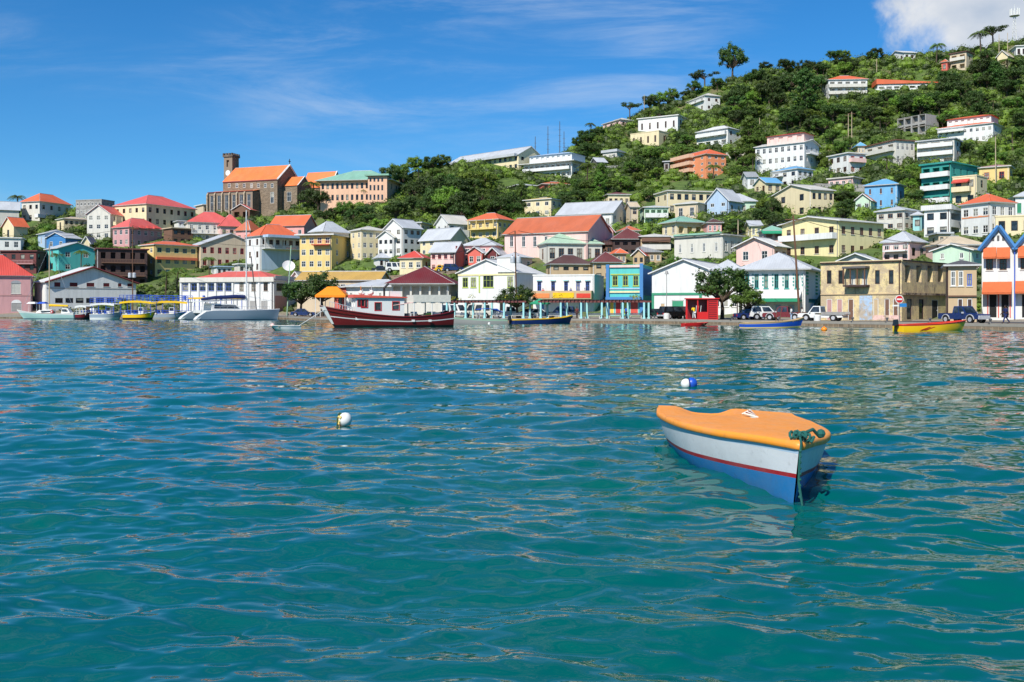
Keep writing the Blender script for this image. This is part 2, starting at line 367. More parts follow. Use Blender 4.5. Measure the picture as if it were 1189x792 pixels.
def wall_face(b, O, U, Wd, z0, z1, holes, mat, N, prof=None):
    """one wall from O along U, holes = [(u0,u1,z0,z1,depth)], N = outward normal; prof = gable apex height above z1"""
    O = Vector(O); U = Vector(U); N = Vector(N)
    us = sorted({0., Wd}|{q for h in holes for q in h[:2]}); zs = sorted({z0, z1}|{q for h in holes for q in h[2:4]})
    P = lambda u, z, d=0: O+U*u+Vector((0, 0, z))-N*d
    inner = (N.cross(Vector((0,0,1)))).dot(U)
    def quad(a, b_, c, d): b.poly([a, b_, c, d] if inner < 0 else [d, c, b_, a], mat)
    for i in range(len(us)-1):
        j = 0
        while j < len(zs)-1:
            uc = (us[i]+us[i+1])/2
            if any(h[0] < uc < h[1] and h[2] < (zs[j]+zs[j+1])/2 < h[3] for h in holes): j += 1; continue
            k = j
            while k+1 < len(zs)-1 and not any(h[0] < uc < h[1] and h[2] < (zs[k+1]+zs[k+2])/2 < h[3] for h in holes): k += 1
            quad(P(us[i], zs[j]), P(us[i+1], zs[j]), P(us[i+1], zs[k+1]), P(us[i], zs[k+1])); j = k+1
    for u0, u1, a, c, d in holes:
        for A, B_ in (((u0, a), (u1, a)), ((u1, a), (u1, c)), ((u1, c), (u0, c)), ((u0, c), (u0, a))): quad(P(A[0], A[1]), P(A[0], A[1], d), P(B_[0], B_[1], d), P(B_[0], B_[1]))
        quad(P(u0, a, d), P(u1, a, d), P(u1, c, d), P(u0, c, d))
    if prof: b.poly([P(0, z1), P(Wd, z1), P(Wd/2, z1+prof)] if inner < 0 else [P(Wd/2, z1+prof), P(Wd, z1), P(0, z1)], mat)

RECTS = []   # picture rectangle and base depth of every building, used to keep trees off the facades
class House:
    """near corner column c, outer columns l and r; x- side is the left facade 'F' (y=0), the right facade 'S' is x=0"""
    def __init__(s, name, label, short, cat, l, c, r, e, b, roof=('flat',), wall='white', rc='silver', F=None, S=None, d=None, wk='wall', oh=.45, y=None, group=None, kd='roof', base=None):
        s.short = short; s.P = P = place(c, b) if y is None else at(c, b, y)
        Y = P.y; Xc = P.x; tl = (l-CX)/FP; tr = (r-CX)/FP; s.Y = Y
        if r-c < .5: a = math.atan(tr)
        elif c-l < .5: a = math.atan2(1, -tl)
        else:
            wF = (c-l)*Y/FP; wS = (r-c)*Y/FP
            if wF >= wS:
                dd = d or max(6, .75*wF); dd = max(dd, wS*1.08); g = lambda a: Xc+dd*math.sin(a)-tr*(Y+dd*math.cos(a)); inc = 1
            else:
                dd = d or max(6, .75*wS); dd = max(dd, wF*1.08); g = lambda a: Xc-dd*math.cos(a)-tl*(Y+dd*math.sin(a)); inc = 1
            lo, hi = R(-40), R(88) if wF >= wS else R(125)
            if wF < wS: lo = R(2)
            for _ in range(50):
                m = (lo+hi)/2
                if g(m) < 0: lo = m
                else: hi = m
            a = (lo+hi)/2
        s.a = a; sa, ca = math.sin(a), math.cos(a)
        W = (Xc-tl*Y)/(ca+tl*sa) if c-l >= .5 else None; D = (tr*Y-Xc)/(sa-tr*ca) if r-c >= .5 else None
        if W is None: W = d or .8*D
        if D is None: D = d or max(6, min(16, .8*W))
        s.W, s.D = W, D; s.h = (b-e)*Y/FP if y is not None else CH+(HR-e)*Y/FP-P.z
        if y is not None: s.h = (b-e)*Y/FP
        s.h = max(2.3, s.h); s.name = name; s.wallc = wall; s.wk = wk; s.wm = M(wall, wk); s.rm = M(rc, kd); s.roof = roof; s.oh = oh
        s.root = thing(name, label, cat, P, -a, group); s.holes = {'F': [], 'S': []}; s.wins = []; s.e = e; s.mp = Y/FP
        s.c = c; s.l = l; s.r = r; s.b = b
        gz = [ground(*(s.world(x, yy)[:2]))-P.z for x in (0, -W) for yy in (0, D)]; s.z0 = min(0, min(gz))-1.0
        if base is not None: s.z0 = base
        top = e if len(roof) < 2 else min(e, roof[1]); RECTS.append((l, top, r, b, Y, short))
        for side, spec in (('F', F), ('S', S)):
            if spec: s.grid(side, *spec)
    def world(s, x, y, z=0): ca, sa = math.cos(s.a), math.sin(s.a); return Vector((s.P.x+x*ca+y*sa, s.P.y-x*sa+y*ca, s.P.z+z))
    def loc(s, px, row, side=None):
        """line of sight to the facade plane -> (u along facade from its left end, z)"""
        side = side or ('F' if px <= s.c else 'S'); ca, sa = math.cos(s.a), math.sin(s.a)
        dx, dy = (px-CX)/FP, 1.
        ox, oy = -s.P.x, -s.P.y          # into local: x_l = ca*X - sa*Y ; y_l = sa*X + ca*Y
        f = lambda X, Y: (ca*X-sa*Y, sa*X+ca*Y)
        o = f(ox, oy); d = f(dx, dy)
        t = -o[1]/d[1] if side == 'F' else -o[0]/d[0]
        x, y = o[0]+t*d[0], o[1]+t*d[1]; z = CH+(HR-row)/FP*t-s.P.z
        return (side, (x if side == 'F' else y), z)
    def hole(s, side, c, w, z0, z1, depth=.14):
        """c = centre coordinate along facade (x on F, y on S)"""
        L = s.W if side == 'F' else s.D; u = c+s.W if side == 'F' else c
        u0, u1 = max(.12, u-w/2), min(L-.12, u+w/2); z1 = min(z1, s.h-.12)
        if u1-u0 < .25 or z1-z0 < .25: return None
        for h in s.holes[side]:
            if u0 < h[1]+.08 and u1 > h[0]-.08 and z0 < h[3]+.08 and z1 > h[2]-.08: return None
        s.holes[side].append((u0, u1, z0, z1, depth)); return (side, ((u0+u1)/2-s.W) if side == 'F' else (u0+u1)/2, u1-u0, z0, z1)
    def addwin(s, side, c, w, z0, z1, style='sash', sill=True):
        if style == 'open': return s.hole(side, c, w, z0, z1, 1.4)
        q = s.hole(side, c, w, z0, z1)
        if q: s.wins.append(q+(style, sill))
    def grid(s, side, nr, nc, style='sash', wf=None, hf=.46, z0=0, z1=None, u0=0, u1=1, sill=.3):
        L = s.W if side == 'F' else s.D; H = (z1 if z1 is not None else s.h)-z0; sh = H/nr; off = -s.W if side == 'F' else 0
        hv = random.Random(s.short+side); hf *= hv.uniform(.88, 1.12); cw = L*(u1-u0)/nc; w = cw*wf if wf else min(hv.uniform(.95, 1.3), cw*.55)
        for i in range(nr):
            for j in range(nc): s.addwin(side, off+L*u0+cw*(j+.5), w, z0+sh*(i+sill), z0+sh*(i+sill+hf), style)
    def win(s, x0, y0, x1, y1, style='sash', side=None, sill=True):
        side = side or ('F' if (x0+x1)/2 <= s.c else 'S'); sd, a, z1 = s.loc(x0, y0, side); _, b, z0 = s.loc(x1, y1, sd); _, m, zm = s.loc((x0+x1)/2, (y0+y1)/2, sd)
        hz = (y1-y0)*s.mp; s.addwin(sd, (a+b)/2, abs(b-a), zm-hz/2, zm+hz/2, style, sill)
    def door(s, x0, y0, x1, y1, color='brown', side=None):
        side = side or ('F' if (x0+x1)/2 <= s.c else 'S'); sd, a, _ = s.loc(x0, y0, side); _, b, z0 = s.loc(x1, y1, sd); _, m, zm = s.loc((x0+x1)/2, (y0+y1)/2, sd); hz = (y1-y0)*s.mp
        q = s.hole(sd, (a+b)/2, abs(b-a), max(.02, zm-hz/2), zm+hz/2)
        if q: s.wins.append(q+('door:'+color, False))
    def P3(s, side, u, out, z): return Vector((u, -out, z)) if side == 'F' else Vector((out, u, z))
    def span(s, x0, r0, x1, r1, side=None):
        side = side or ('F' if (x0+x1)/2 <= s.c else 'S'); sd, a, _ = s.loc(x0, r0, side); _, b, _ = s.loc(x1, r1, sd); _, m, zm = s.loc((x0+x1)/2, (r0+r1)/2, sd); hz = abs(r1-r0)*s.mp; return sd, min(a, b), max(a, b), zm-hz/2, zm+hz/2
    def slab(s, x0, r0, x1, r1, out, mat, name='trim', side=None, inn=0., into=None):
        """a box on the facade covering a picture rectangle, standing proud by `out`"""
        sd, a, b, z0, z1 = s.span(x0, r0, x1, r1, side); m = into or MB()
        p, q = s.P3(sd, a, out, z0), s.P3(sd, b, -inn+.002, z1); m.box(p, q, mat)
        if into is None: return m.obj(name, s.root)
    def awning(s, x0, r0, x1, r1, out, mat, side=None, name='awning'):
        sd, a, b, z0, z1 = s.span(x0, r0, x1, r1, side); m = MB(); t = .05
        A = [s.P3(sd, a, .01, z1), s.P3(sd, b, .01, z1), s.P3(sd, b, out, z0+.2), s.P3(sd, a, out, z0+.2)]
        m.hexa([p-Vector((0,0,t)) for p in A]+A, mat)
        m.hexa([s.P3(sd, a, out, z0), s.P3(sd, b, out, z0), s.P3(sd, b, out-.03, z0), s.P3(sd, a, out-.03, z0)]+[s.P3(sd, a, out, z0+.2), s.P3(sd, b, out, z0+.2), s.P3(sd, b, out-.03, z0+.2), s.P3(sd, a, out-.03, z0+.2)], mat)
        for u in (a, b): m.poly([s.P3(sd, u, .01, z1-t), s.P3(sd, u, .01, z0+.2), s.P3(sd, u, out, z0+.2)], mat)
        return m.obj(name, s.root)
    def balcony(s, x0, row, x1, out=1.3, rail=1.0, mat='white', solid=False, side=None, posts=None, roofrow=None):
        sd, a, b, z, _ = s.span(x0, row, x1, row, side); m = MB(); wm = M(mat); o = MB()
        m.box(s.P3(sd, a, out, z-.2), s.P3(sd, b, .002, z), wm); bal = m.obj('balcony', s.root)
        if solid:
            o.box(s.P3(sd, a, out, z), s.P3(sd, b, out-.1, z+rail), wm)
            for u in (a, b-.1): o.box(s.P3(sd, u, out-.1, z), s.P3(sd, u+.1, .002, z+rail), wm)
        else:
            o.box(s.P3(sd, a, out, z+rail-.07), s.P3(sd, b, out-.07, z+rail), wm)
            n = max(3, int((b-a)/.35))
            for i in range(n+1): u = a+(b-a-.06)*i/n; o.box(s.P3(sd, u, out-.01, z), s.P3(sd, u+.06, out-.06, z+rail-.07), wm)
            for u in (a, b-.07): o.box(s.P3(sd, u, out-.07, z+rail-.07), s.P3(sd, u+.07, .002, z+rail), wm)
        o.obj('railing', bal)
        if posts is not None:
            p = MB(); top = z+2.5 if roofrow is None else s.loc((x0+x1)/2, roofrow, sd)[2]
            for i in range(posts): u = a+(b-a-.2)*i/max(1, posts-1); p.box(s.P3(sd, u, out-.02, z if posts > 0 else 0), s.P3(sd, u+.2, out-.2, top), wm)
            if posts: p.obj('veranda_posts', s.root)
        return bal
    def stilts(s, n, rowb=None, mat='grey', h=3.):
        m = MB()
        for i in range(n):
            x = -s.W*i/(n-1) if n > 1 else 0
            for y in (.1, s.D*.5): 
                gx = ground(*s.world(x, y)[:2])-s.P.z; m.box((x-(.35 if i < n-1 else -.35)*(i > 0), y, min(gx, -h)-.5), (x+(.35 if i == 0 else .0)*-1 if i < n-1 else x+.7, y+.35, 0), M(mat))
        m.obj('stilts', s.root)
    def build(s):
        W, D, h, z0, wm = s.W, s.D, s.h, s.z0, s.wm; b = MB(); k = s.roof[0]; hr = (s.e-s.roof[1])*s.mp if len(s.roof) > 1 else 0; hr = max(hr, .3)
        gF = hr if k == 'gf' else None; gS = hr if k == 'gs' else None
        if k == 'shed':                                    # falls towards the back
            gF = None
        wall_face(b, (-W, 0, 0), (1, 0, 0), W, z0, h, s.holes['F'], wm, (0, -1, 0), gF)
        wall_face(b, (0, 0, 0), (0, 1, 0), D, z0, h, s.holes['S'], wm, (1, 0, 0), gS)
        bh = [(D*t, D*t+1, h*.4, h*.75, .14) for t in (.25, .6)] if D > 5 else []
        wall_face(b, (-W, 0, 0), (0, 1, 0), D, z0, h, [], wm, (-1, 0, 0), gS)
        wall_face(b, (-W, D, 0), (1, 0, 0), W, z0, h, [], wm, (0, 1, 0), gF)
        s.wallo = b.obj('wall', s.root)
        o = s.oh; t = .16; m = MB(); rm = s.rm; gm = M('gutter')
        def slope(A, B_, C_, D_):                           # eave A-B, ridge D-C
            A, B_, C_, D_ = map(Vector, (A, B_, C_, D_)); n = (B_-A).cross(D_-A).normalized()*t
            if n.z < 0: n = -n
            pts = [A, B_, C_, D_]
            if (C_-D_).length < .05: 
                m.poly([A+n, B_+n, C_+n], rm); m.poly([C_, B_, A], rm); m.poly([A, B_, B_+n, A+n], gm)
            else:
                m.poly([p+n for p in pts], rm); m.poly(pts[::-1], rm)
                for i, (p, q) in enumerate(((A, B_), (B_, C_), (C_, D_), (D_, A))): m.poly([p, q, q+n, p+n], gm)
        if k in ('gf', 'gs'):
            if k == 'gf':
                ex = o*hr/(W/2); zr = h+hr; ze = h-ex
                slope((-W-o, -o, ze), (-W-o, D+o, ze), (-W/2, D+o, zr), (-W/2, -o, zr)); slope((o, D+o, ze), (o, -o, ze), (-W/2, -o, zr), (-W/2, D+o, zr))
            else:
                ex = o*hr/(D/2); zr = h+hr; ze = h-ex
                slope((-W-o, -o, ze), (o, -o, ze), (o, D/2, zr), (-W-o, D/2, zr)); slope((o, D+o, ze), (-W-o, D+o, ze), (-W-o, D/2, zr), (o, D/2, zr))
        elif k == 'hip':
            x0, x1, y0, y1 = -W-o, o, -o, D+o; ww, dd = x1-x0, y1-y0; zr = h+hr; q = min(ww, dd)/2
            if ww >= dd: r0, r1 = Vector((x0+q, (y0+y1)/2, zr)), Vector((x1-q, (y0+y1)/2, zr))
            else: r0, r1 = Vector(((x0+x1)/2, y0+q, zr)), Vector(((x0+x1)/2, y1-q, zr))
            if ww >= dd:
                slope((x0,y0,h), (x1,y0,h), r1, r0); slope((x1,y1,h), (x0,y1,h), r0, r1); slope((x1,y0,h), (x1,y1,h), r1, r1); slope((x0,y1,h), (x0,y0,h), r0, r0)
            else:
                slope((x1,y0,h), (x1,y1,h), r1, r0); slope((x0,y1,h), (x0,y0,h), r0, r1); slope((x0,y0,h), (x1,y0,h), r0, r0); slope((x1,y1,h), (x0,y1,h), r1, r1)
            m.box((x0, y0, h-.02), (x1, y1, h+.03), gm)
        elif k == 'flat':
            m.box((-W-o, -o, h), (o, D+o, h+.3), rm)
        elif k == 'parapet':
            m.box((-W+.2, .2, h-.5), (-.2, D-.2, h-.3), rm)
            for A, B_ in (((-W-.08, -.08, h-.002), (.08, .2, h+.25)), ((-W-.08, D-.2, h-.002), (.08, D+.08, h+.25)), ((-W-.08, .2, h-.002), (-W+.2, D-.2, h+.25)), ((-.2, .2, h-.002), (.08, D-.2, h+.25))): m.box(A, B_, M(s.wallc))
        elif k == 'shed':
            m.hexa([(-W-o, -o, h), (o, -o, h), (o, D+o, h), (-W-o, D+o, h), (-W-o, -o, h+hr), (o, -o, h+hr), (o, D+o, h+.15), (-W-o, D+o, h+.15)], rm)
        if k in ('gf', 'gs', 'hip') and hr > .5:
            if k == 'gf': rp = [(-W/2, -o, h+hr+.17), (-W/2, D+o, h+hr+.17)]
            elif k == 'gs': rp = [(-W-o, D/2, h+hr+.17), (o, D/2, h+hr+.17)]
            else: rp = [r0+Vector((0, 0, .15)), r1+Vector((0, 0, .15))]
            if (Vector(rp[0])-Vector(rp[1])).length > .5: m.tube(rp, .13, M('greyroof', 'metal'), 6)
        if k != 'none': s.roofo = m.obj('roof', s.root)
        if s.Y < 260 and s.z0 < -.5 and h > 2.5 and k != 'none':        # rain pipe at the near corner
            q = MB(); q.tube([(-.25, -.1, -.3), (-.25, -.1, h-.05)], .07, M(hr_pipe(s.short), 'metal'), 6); q.obj('downpipe', s.root)
        hr_ = random.Random(s.short); alt = hr_.choice(['dark', 'sash', 'sash', 'brown'])
        for side, c, w, a, z, st, sill in s.wins:
            if st == 'dark' and s.wk != 'ruin': st = alt
            p = s.P3(side, c, 0, a); rz = 0 if side == 'F' else R(90)
            if st.startswith('door:'):
                dm, kn = door_mesh(w, z-a, st[5:]); dd = link('door', dm, s.root, p, rz); link('handle', kn, dd)
            else:
                f, g, sl = win_mesh(w, z-a, st, random.Random(c*31+a*7+w).choice((0, 0, 1, 2, 3, 3))); fo = link('window', f, s.root, p, rz); link('pane', g, fo)
                if sill and st != 'dark' and s.Y < 230: link('sill', sl, fo)
        return s
HS = {}
def hr_pipe(n): return random.Random(n+'p').choice(['gutter', 'gutter', 'grey', 'darkbrown'])
def H(label, short, l, c, r, e, b, roof=('flat',), wall='white', rc='silver', F=None, S=None, name='house', cat='house', ex=None, **kw):
    s = House(name, label, short, cat, l, c, r, e, b, roof, wall, rc, F, S, **kw)
    if ex: ex(s)
    s.build(); HS[short] = s; return s
# ------------------------------------------------------------------ hillside houses, left to right
H('white gabled roof just showing at the left edge of the town', 'leftmost white roof', -20, 22, 22, 244, 262, ('gs', 234), 'offwhite', 'silver')
H('grey and white two storey house with orange hipped roof on the left skyline', 'orange hipped skyline house', 25, 46, 82, 234, 258, ('hip', 223), 'offwhite', 'orangeroof', F=(2, 3, 'dark'), S=(2, 4, 'dark'),
  ex=lambda s: (s.slab(48, 236, 80, 254, .03, M('rosegrey'), 'side_cladding') if 0 else None, s.balcony(40, 253, 62, 1.5, 1, 'white', True)))
H('grey stone flat roofed ruin with rows of small windows on the left skyline', 'grey stone ruin', 88, 118, 133, 232, 258, ('parapet',), 'grey', 'darkgrey', F=(3, 7, 'dark'), S=(3, 3, 'dark'), wk='stone', name='stone_building', cat='building')
H('low cream house with flat roof below the orange hipped skyline house', 'low cream house', 66, 74, 104, 254, 272, ('hip', 251), 'cream', 'beige', F=(1, 1, 'dark'), S=(2, 5, 'dark'))
H('cream house with red gabled roof and arched veranda, left of the long pink roof', 'cream arched house', 101, 128, 160, 248, 279, ('gf', 238), 'offwhite', 'coral', F=(3, 3, 'dark'), S=(3, 3, 'dark'),
  ex=lambda s: s.balcony(130, 263, 158, 1.4, .9, 'cream', True, posts=5))
H('large cream two storey building with long pink hipped roof on the left skyline', 'long pink roofed building', 133, 170, 227, 237, 276, ('hip', 223), 'cream', 'pinkroof', F=(3, 5, 'dark'), S=(3, 7, 'dark'), name='large_house', cat='building', d=14)
H('grey and pink house with two red gables and small pink awnings', 'two gabled pink house', 131, 150, 188, 264, 287, ('hip', 252), 'rose', 'pinkroof', F=(2, 3, 'sash'), S=(2, 5, 'sash'),
  ex=lambda s: [s.awning(x, 262, x+5, 266, .7, M('pinkroof', 'cloth')) for x in (154, 162, 170, 178)])
H('small cream house with orange roof at the left edge, above the white annex', 'cream gable house', 3, 16, 32, 262, 281, ('gf', 252), 'cream', 'orangeroof', F=(1, 1, 'dark'))
H('low white house with two dark openings at the left edge above the red roof', 'low white annex', -8, 24, 28, 277, 292, ('flat',), 'white', 'white', F=(1, 3, 'dark'))
H('small pale blue weatherboard house with silver gable above the turquoise house', 'pale blue gable house', 44, 52, 80, 271, 288, ('gs', 267), 'paleblue', 'silver', F=(1, 1, 'sash'), S=(1, 3, 'sash'), wk='clap')
H('bright blue gabled cottage touching the roof of the turquoise house', 'bright blue cottage', 54, 76, 94, 276, 290, ('gf', 270), 'blue', 'silver', F=(1, 2, 'sash'), S=(1, 2, 'sash'), wk='clap')
H('turquoise two storey house with low silver gable and four windows', 'turquoise house', 53, 68, 110, 288, 317, ('gs', 281), 'turq', 'silver', F=(2, 1, 'dark'), S=(2, 2, 'sash', .28), d=9)
H('maroon and pink row house behind the red roofed warehouse', 'maroon row house', 0, 42, 56, 292, 318, ('flat',), 'maroon', 'maroon', F=(2, 4, 'dark'), S=(2, 2, 'dark'), ex=lambda s: s.balcony(5, 306, 40, 1, .8, 'rose'))
H('dark brown flat roofed block with shadowed balconies above the white gabled warehouse', 'dark brown block', 111, 114, 171, 289, 336, ('flat',), 'darkbrown', 'maroon', S=(3, 5, 'open', .5), d=10, name='apartment_block', cat='building',
  ex=lambda s: [s.balcony(118, r, 168, 1, .8, 'brown') for r in (305, 320)])
H('yellow two storey building with orange edged roof beside the palm garden', 'yellow palm side building', 163, 180, 229, 284, 322, ('hip', 279), 'yellow', 'orangeroof', F=(3, 2, 'dark'), S=(3, 5, 'teal'), name='apartment_block', cat='building',
  ex=lambda s: s.slab(181, 299, 228, 302, .6, M('orangeroof'), 'ledge'))
H('white and grey house with bright red roof and small front gable under the church', 'red roof under church', 214, 218, 272, 258, 281, ('hip', 244), 'offwhite', 'pinkroof', S=(2, 6, 'dark'),
  ex=lambda s: s.balcony(222, 271, 258, 1.2, .9, 'white', posts=6))
H('red roofed cottage tucked behind the catamaran mast', 'mast side cottage', 252, 256, 282, 263, 280, ('hip', 248), 'palepink', 'pinkroof', S=(1, 3, 'dark'))
H('long grey roofed building with red arched windows between church and waterfront', 'red arched long building', 219, 233, 302, 284, 312, ('gs', 270), 'beige', 'silver', F=(2, 2, 'dark'), S=(2, 8, 'redframe'), name='school_building', cat='building', d=10)
H('brown flat house with terrace left of the long grey roof', 'brown terrace house', 190, 200, 224, 265, 285, ('flat',), 'brown', 'beige', S=(2, 3, 'dark'))
H('white open pavilion with thin slab roof at the foot of the church', 'white slab pavilion', 227, 236, 274, 238, 252, ('flat',), 'beige', 'white', S=(1, 5, 'open', .6), d=7)
H('brown shelter with small red gabled roof right against the church aisle', 'small red gable shelter', 270, 290, 302, 243, 256, ('gf', 237), 'brown', 'pinkroof', F=(1, 2, 'open', .6), d=7)
H('red tiled cottage just left of the white and blue apartment block', 'red tiled cottage', 274, 290, 304, 268, 285, ('hip', 255), 'pink', 'rustroof', F=(1, 2, 'dark'), S=(1, 2, 'dark'))
H('pink house with long orange roof below the church gable', 'pink house below church', 314, 353, 367, 261, 284, ('gs', 249), 'pink', 'orangeroof', F=(1, 4, 'sash'), S=(1, 2, 'sash'))
H('white and blue apartment block with orange hipped roof', 'white and blue block', 286, 303, 349, 274, 318, ('hip', 259), 'white', 'orangeroof', F=(3, 2, 'dark'), S=(3, 6, 'dark'), name='apartment_block', cat='building',
  ex=lambda s: (s.slab(304, 291, 348, 314, .05, M('paleblue'), 'blue_cladding'), s.balcony(304, 289, 348, 1.6, .9, 'white', posts=5, roofrow=277), s.slab(304, 274, 352, 277, 3.2, M('paleblue'), 'canopy')))
H('grey roofed pavilion house with silver pyramid roof behind the cream apartment house', 'silver pyramid house', 360, 376, 405, 269, 300, ('hip', 256), 'beige', 'silver', F=(2, 2, 'dark'), S=(2, 4, 'dark'))
H('cream hipped house behind the right end of the cream apartment house', 'cream rear house', 407, 420, 449, 267, 303, ('hip', 262), 'cream', 'offwhite', F=(3, 2, 'dark'), S=(3, 4, 'dark'))
H('large cream yellow apartment house with white flat roof and red railed corner balcony', 'cream apartment house', 348, 385, 432, 273, 314, ('flat',), 'yellow', 'white', F=(3, 4, 'sash'), S=(3, 4, 'sash'), name='apartment_block', cat='building', oh=1.0,
  ex=lambda s: (s.balcony(364, 284, 384, 1.3, .9, 'redframe')))
H('tall white gabled house, higher of the white pair above the red cottage', 'taller white gable house', 447, 468, 489, 264, 297, ('gf', 254), 'white', 'silver', F=(3, 2, 'dark'), S=(3, 3, 'dark'))
H('low white gabled house left of the taller white pair', 'lower white gable house', 439, 457, 472, 275, 298, ('gf', 268), 'white', 'offwhite', F=(2, 3, 'dark'), S=(2, 2, 'dark'))
H('small cream cottage with bright red hipped roof and red door', 'bright red roofed cottage', 464, 490, 500, 300, 316, ('hip', 291), 'cream', 'redroof', F=(1, 3, 'dark'), S=(1, 1, 'redframe'))
H('pink two storey house with grey roof and red gable end', 'pink grey roofed house', 500, 528, 540, 292, 316, ('gs', 281), 'palepink', 'silver', F=(2, 4, 'redframe'), S=(1, 1, 'dark'),
  ex=lambda s: s.slab(529, 286, 539, 314, .05, M('coral'), 'red_gable_cladding'))
H('cream house with broad silver roof and dark gable opening', 'cream silver roofed house', 488, 523, 543, 277, 297, ('gs', 264), 'cream', 'silver', F=(2, 4, 'dark'), S=(2, 3, 'dark'))
H('narrow white house with steep gable above the cream silver roofed house', 'narrow white gable house', 506, 521, 545, 259, 280, ('gf', 249), 'white', 'offwhite', F=(2, 2, 'dark'), S=(2, 3, 'dark'))
H('mustard yellow villa with open verandas and orange hipped roof', 'mustard villa', 546, 578, 594, 255, 278, ('hip', 246), 'yellow', 'orangeroof', F=(2, 4, 'dark'), S=(2, 3, 'dark'), oh=.9,
  ex=lambda s: s.balcony(547, 266, 577, 1.5, .9, 'yellow', posts=4, roofrow=255))
H('pink house with pale grey roof beside the two little red gables', 'pink house beside gables', 538, 575, 584, 285, 306, ('hip', 276), 'pink', 'silver', F=(2, 4, 'dark'), S=(1, 1, 'dark'))
H('little bright red gabled cottage with white roof, left of the pair', 'little red gable cottage', 543, 560, 574, 293, 309, ('gf', 287), 'coral', 'silver', F=(1, 2, 'dark'), S=(1, 1, 'dark'))
H('little dark red cottage with white roof, right of the pair', 'little dark red cottage', 566, 578, 588, 294, 309, ('gf', 288), 'darkred', 'silver', F=(1, 1, 'dark'), S=(1, 1, 'dark'))
H('cream house with yellow flat roof and dark upper veranda above the orange chapel roof', 'cream veranda house', 609, 640, 653, 231, 252, ('hip', 228), 'cream', 'yellow', F=(2, 3, 'dark'), S=(2, 2, 'sash'),
  ex=lambda s: (s.win(612, 233, 632, 238, 'open')))
H('white hall with vast pale grey gabled roof', 'grey roofed hall', 647, 711, 730, 247, 268, ('gs', 231), 'white', 'silver', F=(1, 6, 'dark'), S=(2, 3, 'sash'), name='hall', cat='hall', d=13)
H('pink chapel with long orange roof and tall arched windows', 'pink chapel', 586, 682, 710, 268, 302, ('gs', 247), 'palepink', 'rustroof', S=(1, 2, 'sash'), name='chapel', cat='chapel', d=14,
  ex=lambda s: [s.win(x, 274, x+4, 287, 'sash') for x in (592, 606, 619, 632, 645, 658)])
H('small house with orange red roof leaning on the chapel gable end', 'orange lean-to house', 690, 700, 712, 268, 288, ('gs', 261), 'palepink', 'redroof', S=(1, 1))
H('cream hall with two tier pale green hipped roof', 'two tier green hall', 614, 636, 699, 283, 308, ('hip', 262), 'offwhite', 'palegreen', F=(1, 2, 'dark'), S=(1, 6, 'dark', .6), name='hall', cat='hall', d=16,
  ex=lambda s: None)
H('low pale house with grey roof left of the two tier green hall', 'low grey roofed house', 578, 600, 618, 299, 314, ('hip', 293), 'palepink', 'silver', F=(1, 2, 'dark'), S=(1, 2, 'dark'))
H('tan house with steep maroon brown roof and small gable', 'tan brown roofed house', 634, 640, 686, 307, 327, ('hip', 296), 'tan', 'brownroof', F=(1, 1, 'dark'), S=(2, 4, 'dark'))
H('tan cottage with tall maroon hipped roof behind the turquoise parapet building', 'maroon hipped cottage', 684, 690, 722, 305, 325, ('hip', 292), 'tan', 'maroon', S=(2, 3, 'dark'))
H('maroon and white striped roof house with central gable', 'striped maroon roof house', 706, 712, 750, 278, 297, ('hip', 264), 'darkbrown', 'maroon', S=(2, 4, 'open', .6), d=9)
H('brown house with two rounded balcony arches', 'brown arched house', 740, 744, 779, 275, 296, ('hip', 271), 'tan', 'offwhite', S=(2, 3, 'open', .75, .6), d=8, ex=lambda s: (s.balcony(745, 289, 778, 1.2, .9, 'offwhite', True), s.balcony(745, 280, 778, .8, .7, 'brown', True)))
H('green and white balcony house with grey roof, right of the grey roofed hall', 'green balcony house', 743, 748, 776, 241, 262, ('hip', 238), 'mint', 'silver', S=(2, 4, 'open', .7), d=8, ex=lambda s: (s.balcony(749, 252, 775, 1.2, .9, 'white', True)))
H('low cream house with dark red roof behind the grey roofed hall', 'dark red flat house', 701, 706, 731, 226, 242, ('hip', 222), 'cream', 'maroon', S=(1, 4, 'dark'))
H('beige cottage between the grey roofed hall and the green balcony house', 'beige cottage', 727, 733, 741, 240, 265, ('gf', 234), 'beige', 'beige', S=(2, 1, 'dark'))
H('long cream three part apartment row with stepped flat roofs', 'stepped cream row', 761, 776, 835, 222, 250, ('flat',), 'cream', 'offwhite', F=(2, 2, 'dark'), S=(2, 7, 'dark'), name='apartment_block', cat='building', d=9)
H('square beige house with flat pale roof in front of the stepped cream row', 'square beige house', 784, 810, 823, 236, 257, ('hip', 232), 'beige', 'offwhite', F=(1, 2, 'sash'))
H('white house with pale blue gable trim', 'blue trimmed gable house', 821, 846, 862, 232, 252, ('gf', 218), 'paleblue', 'silver', F=(2, 2, 'sash'), S=(1, 2, 'sash'))
H('pale green bungalow with silver hipped roof', 'pale green bungalow', 832, 840, 878, 234, 250, ('hip', 224), 'mint', 'silver', F=(1, 1), S=(1, 4, 'sash'))
H('cream house with bright green hipped roof and shaded balcony', 'green hipped cream house', 769, 786, 816, 258, 276, ('hip', 250), 'cream', 'greenroof', F=(1, 2, 'sash'), S=(1, 3, 'open', .6), oh=.8)
H('long white grey block with four tall windows and green ledge', 'long grey white block', 783, 839, 862, 273, 300, ('flat',), 'offwhite', 'offwhite', F=(1, 4, 'sash', .22, .4), S=(1, 3, 'dark'), name='house', cat='building',
  ex=lambda s: s.slab(784, 271, 838, 273, .7, M('greenroof'), 'ledge'))
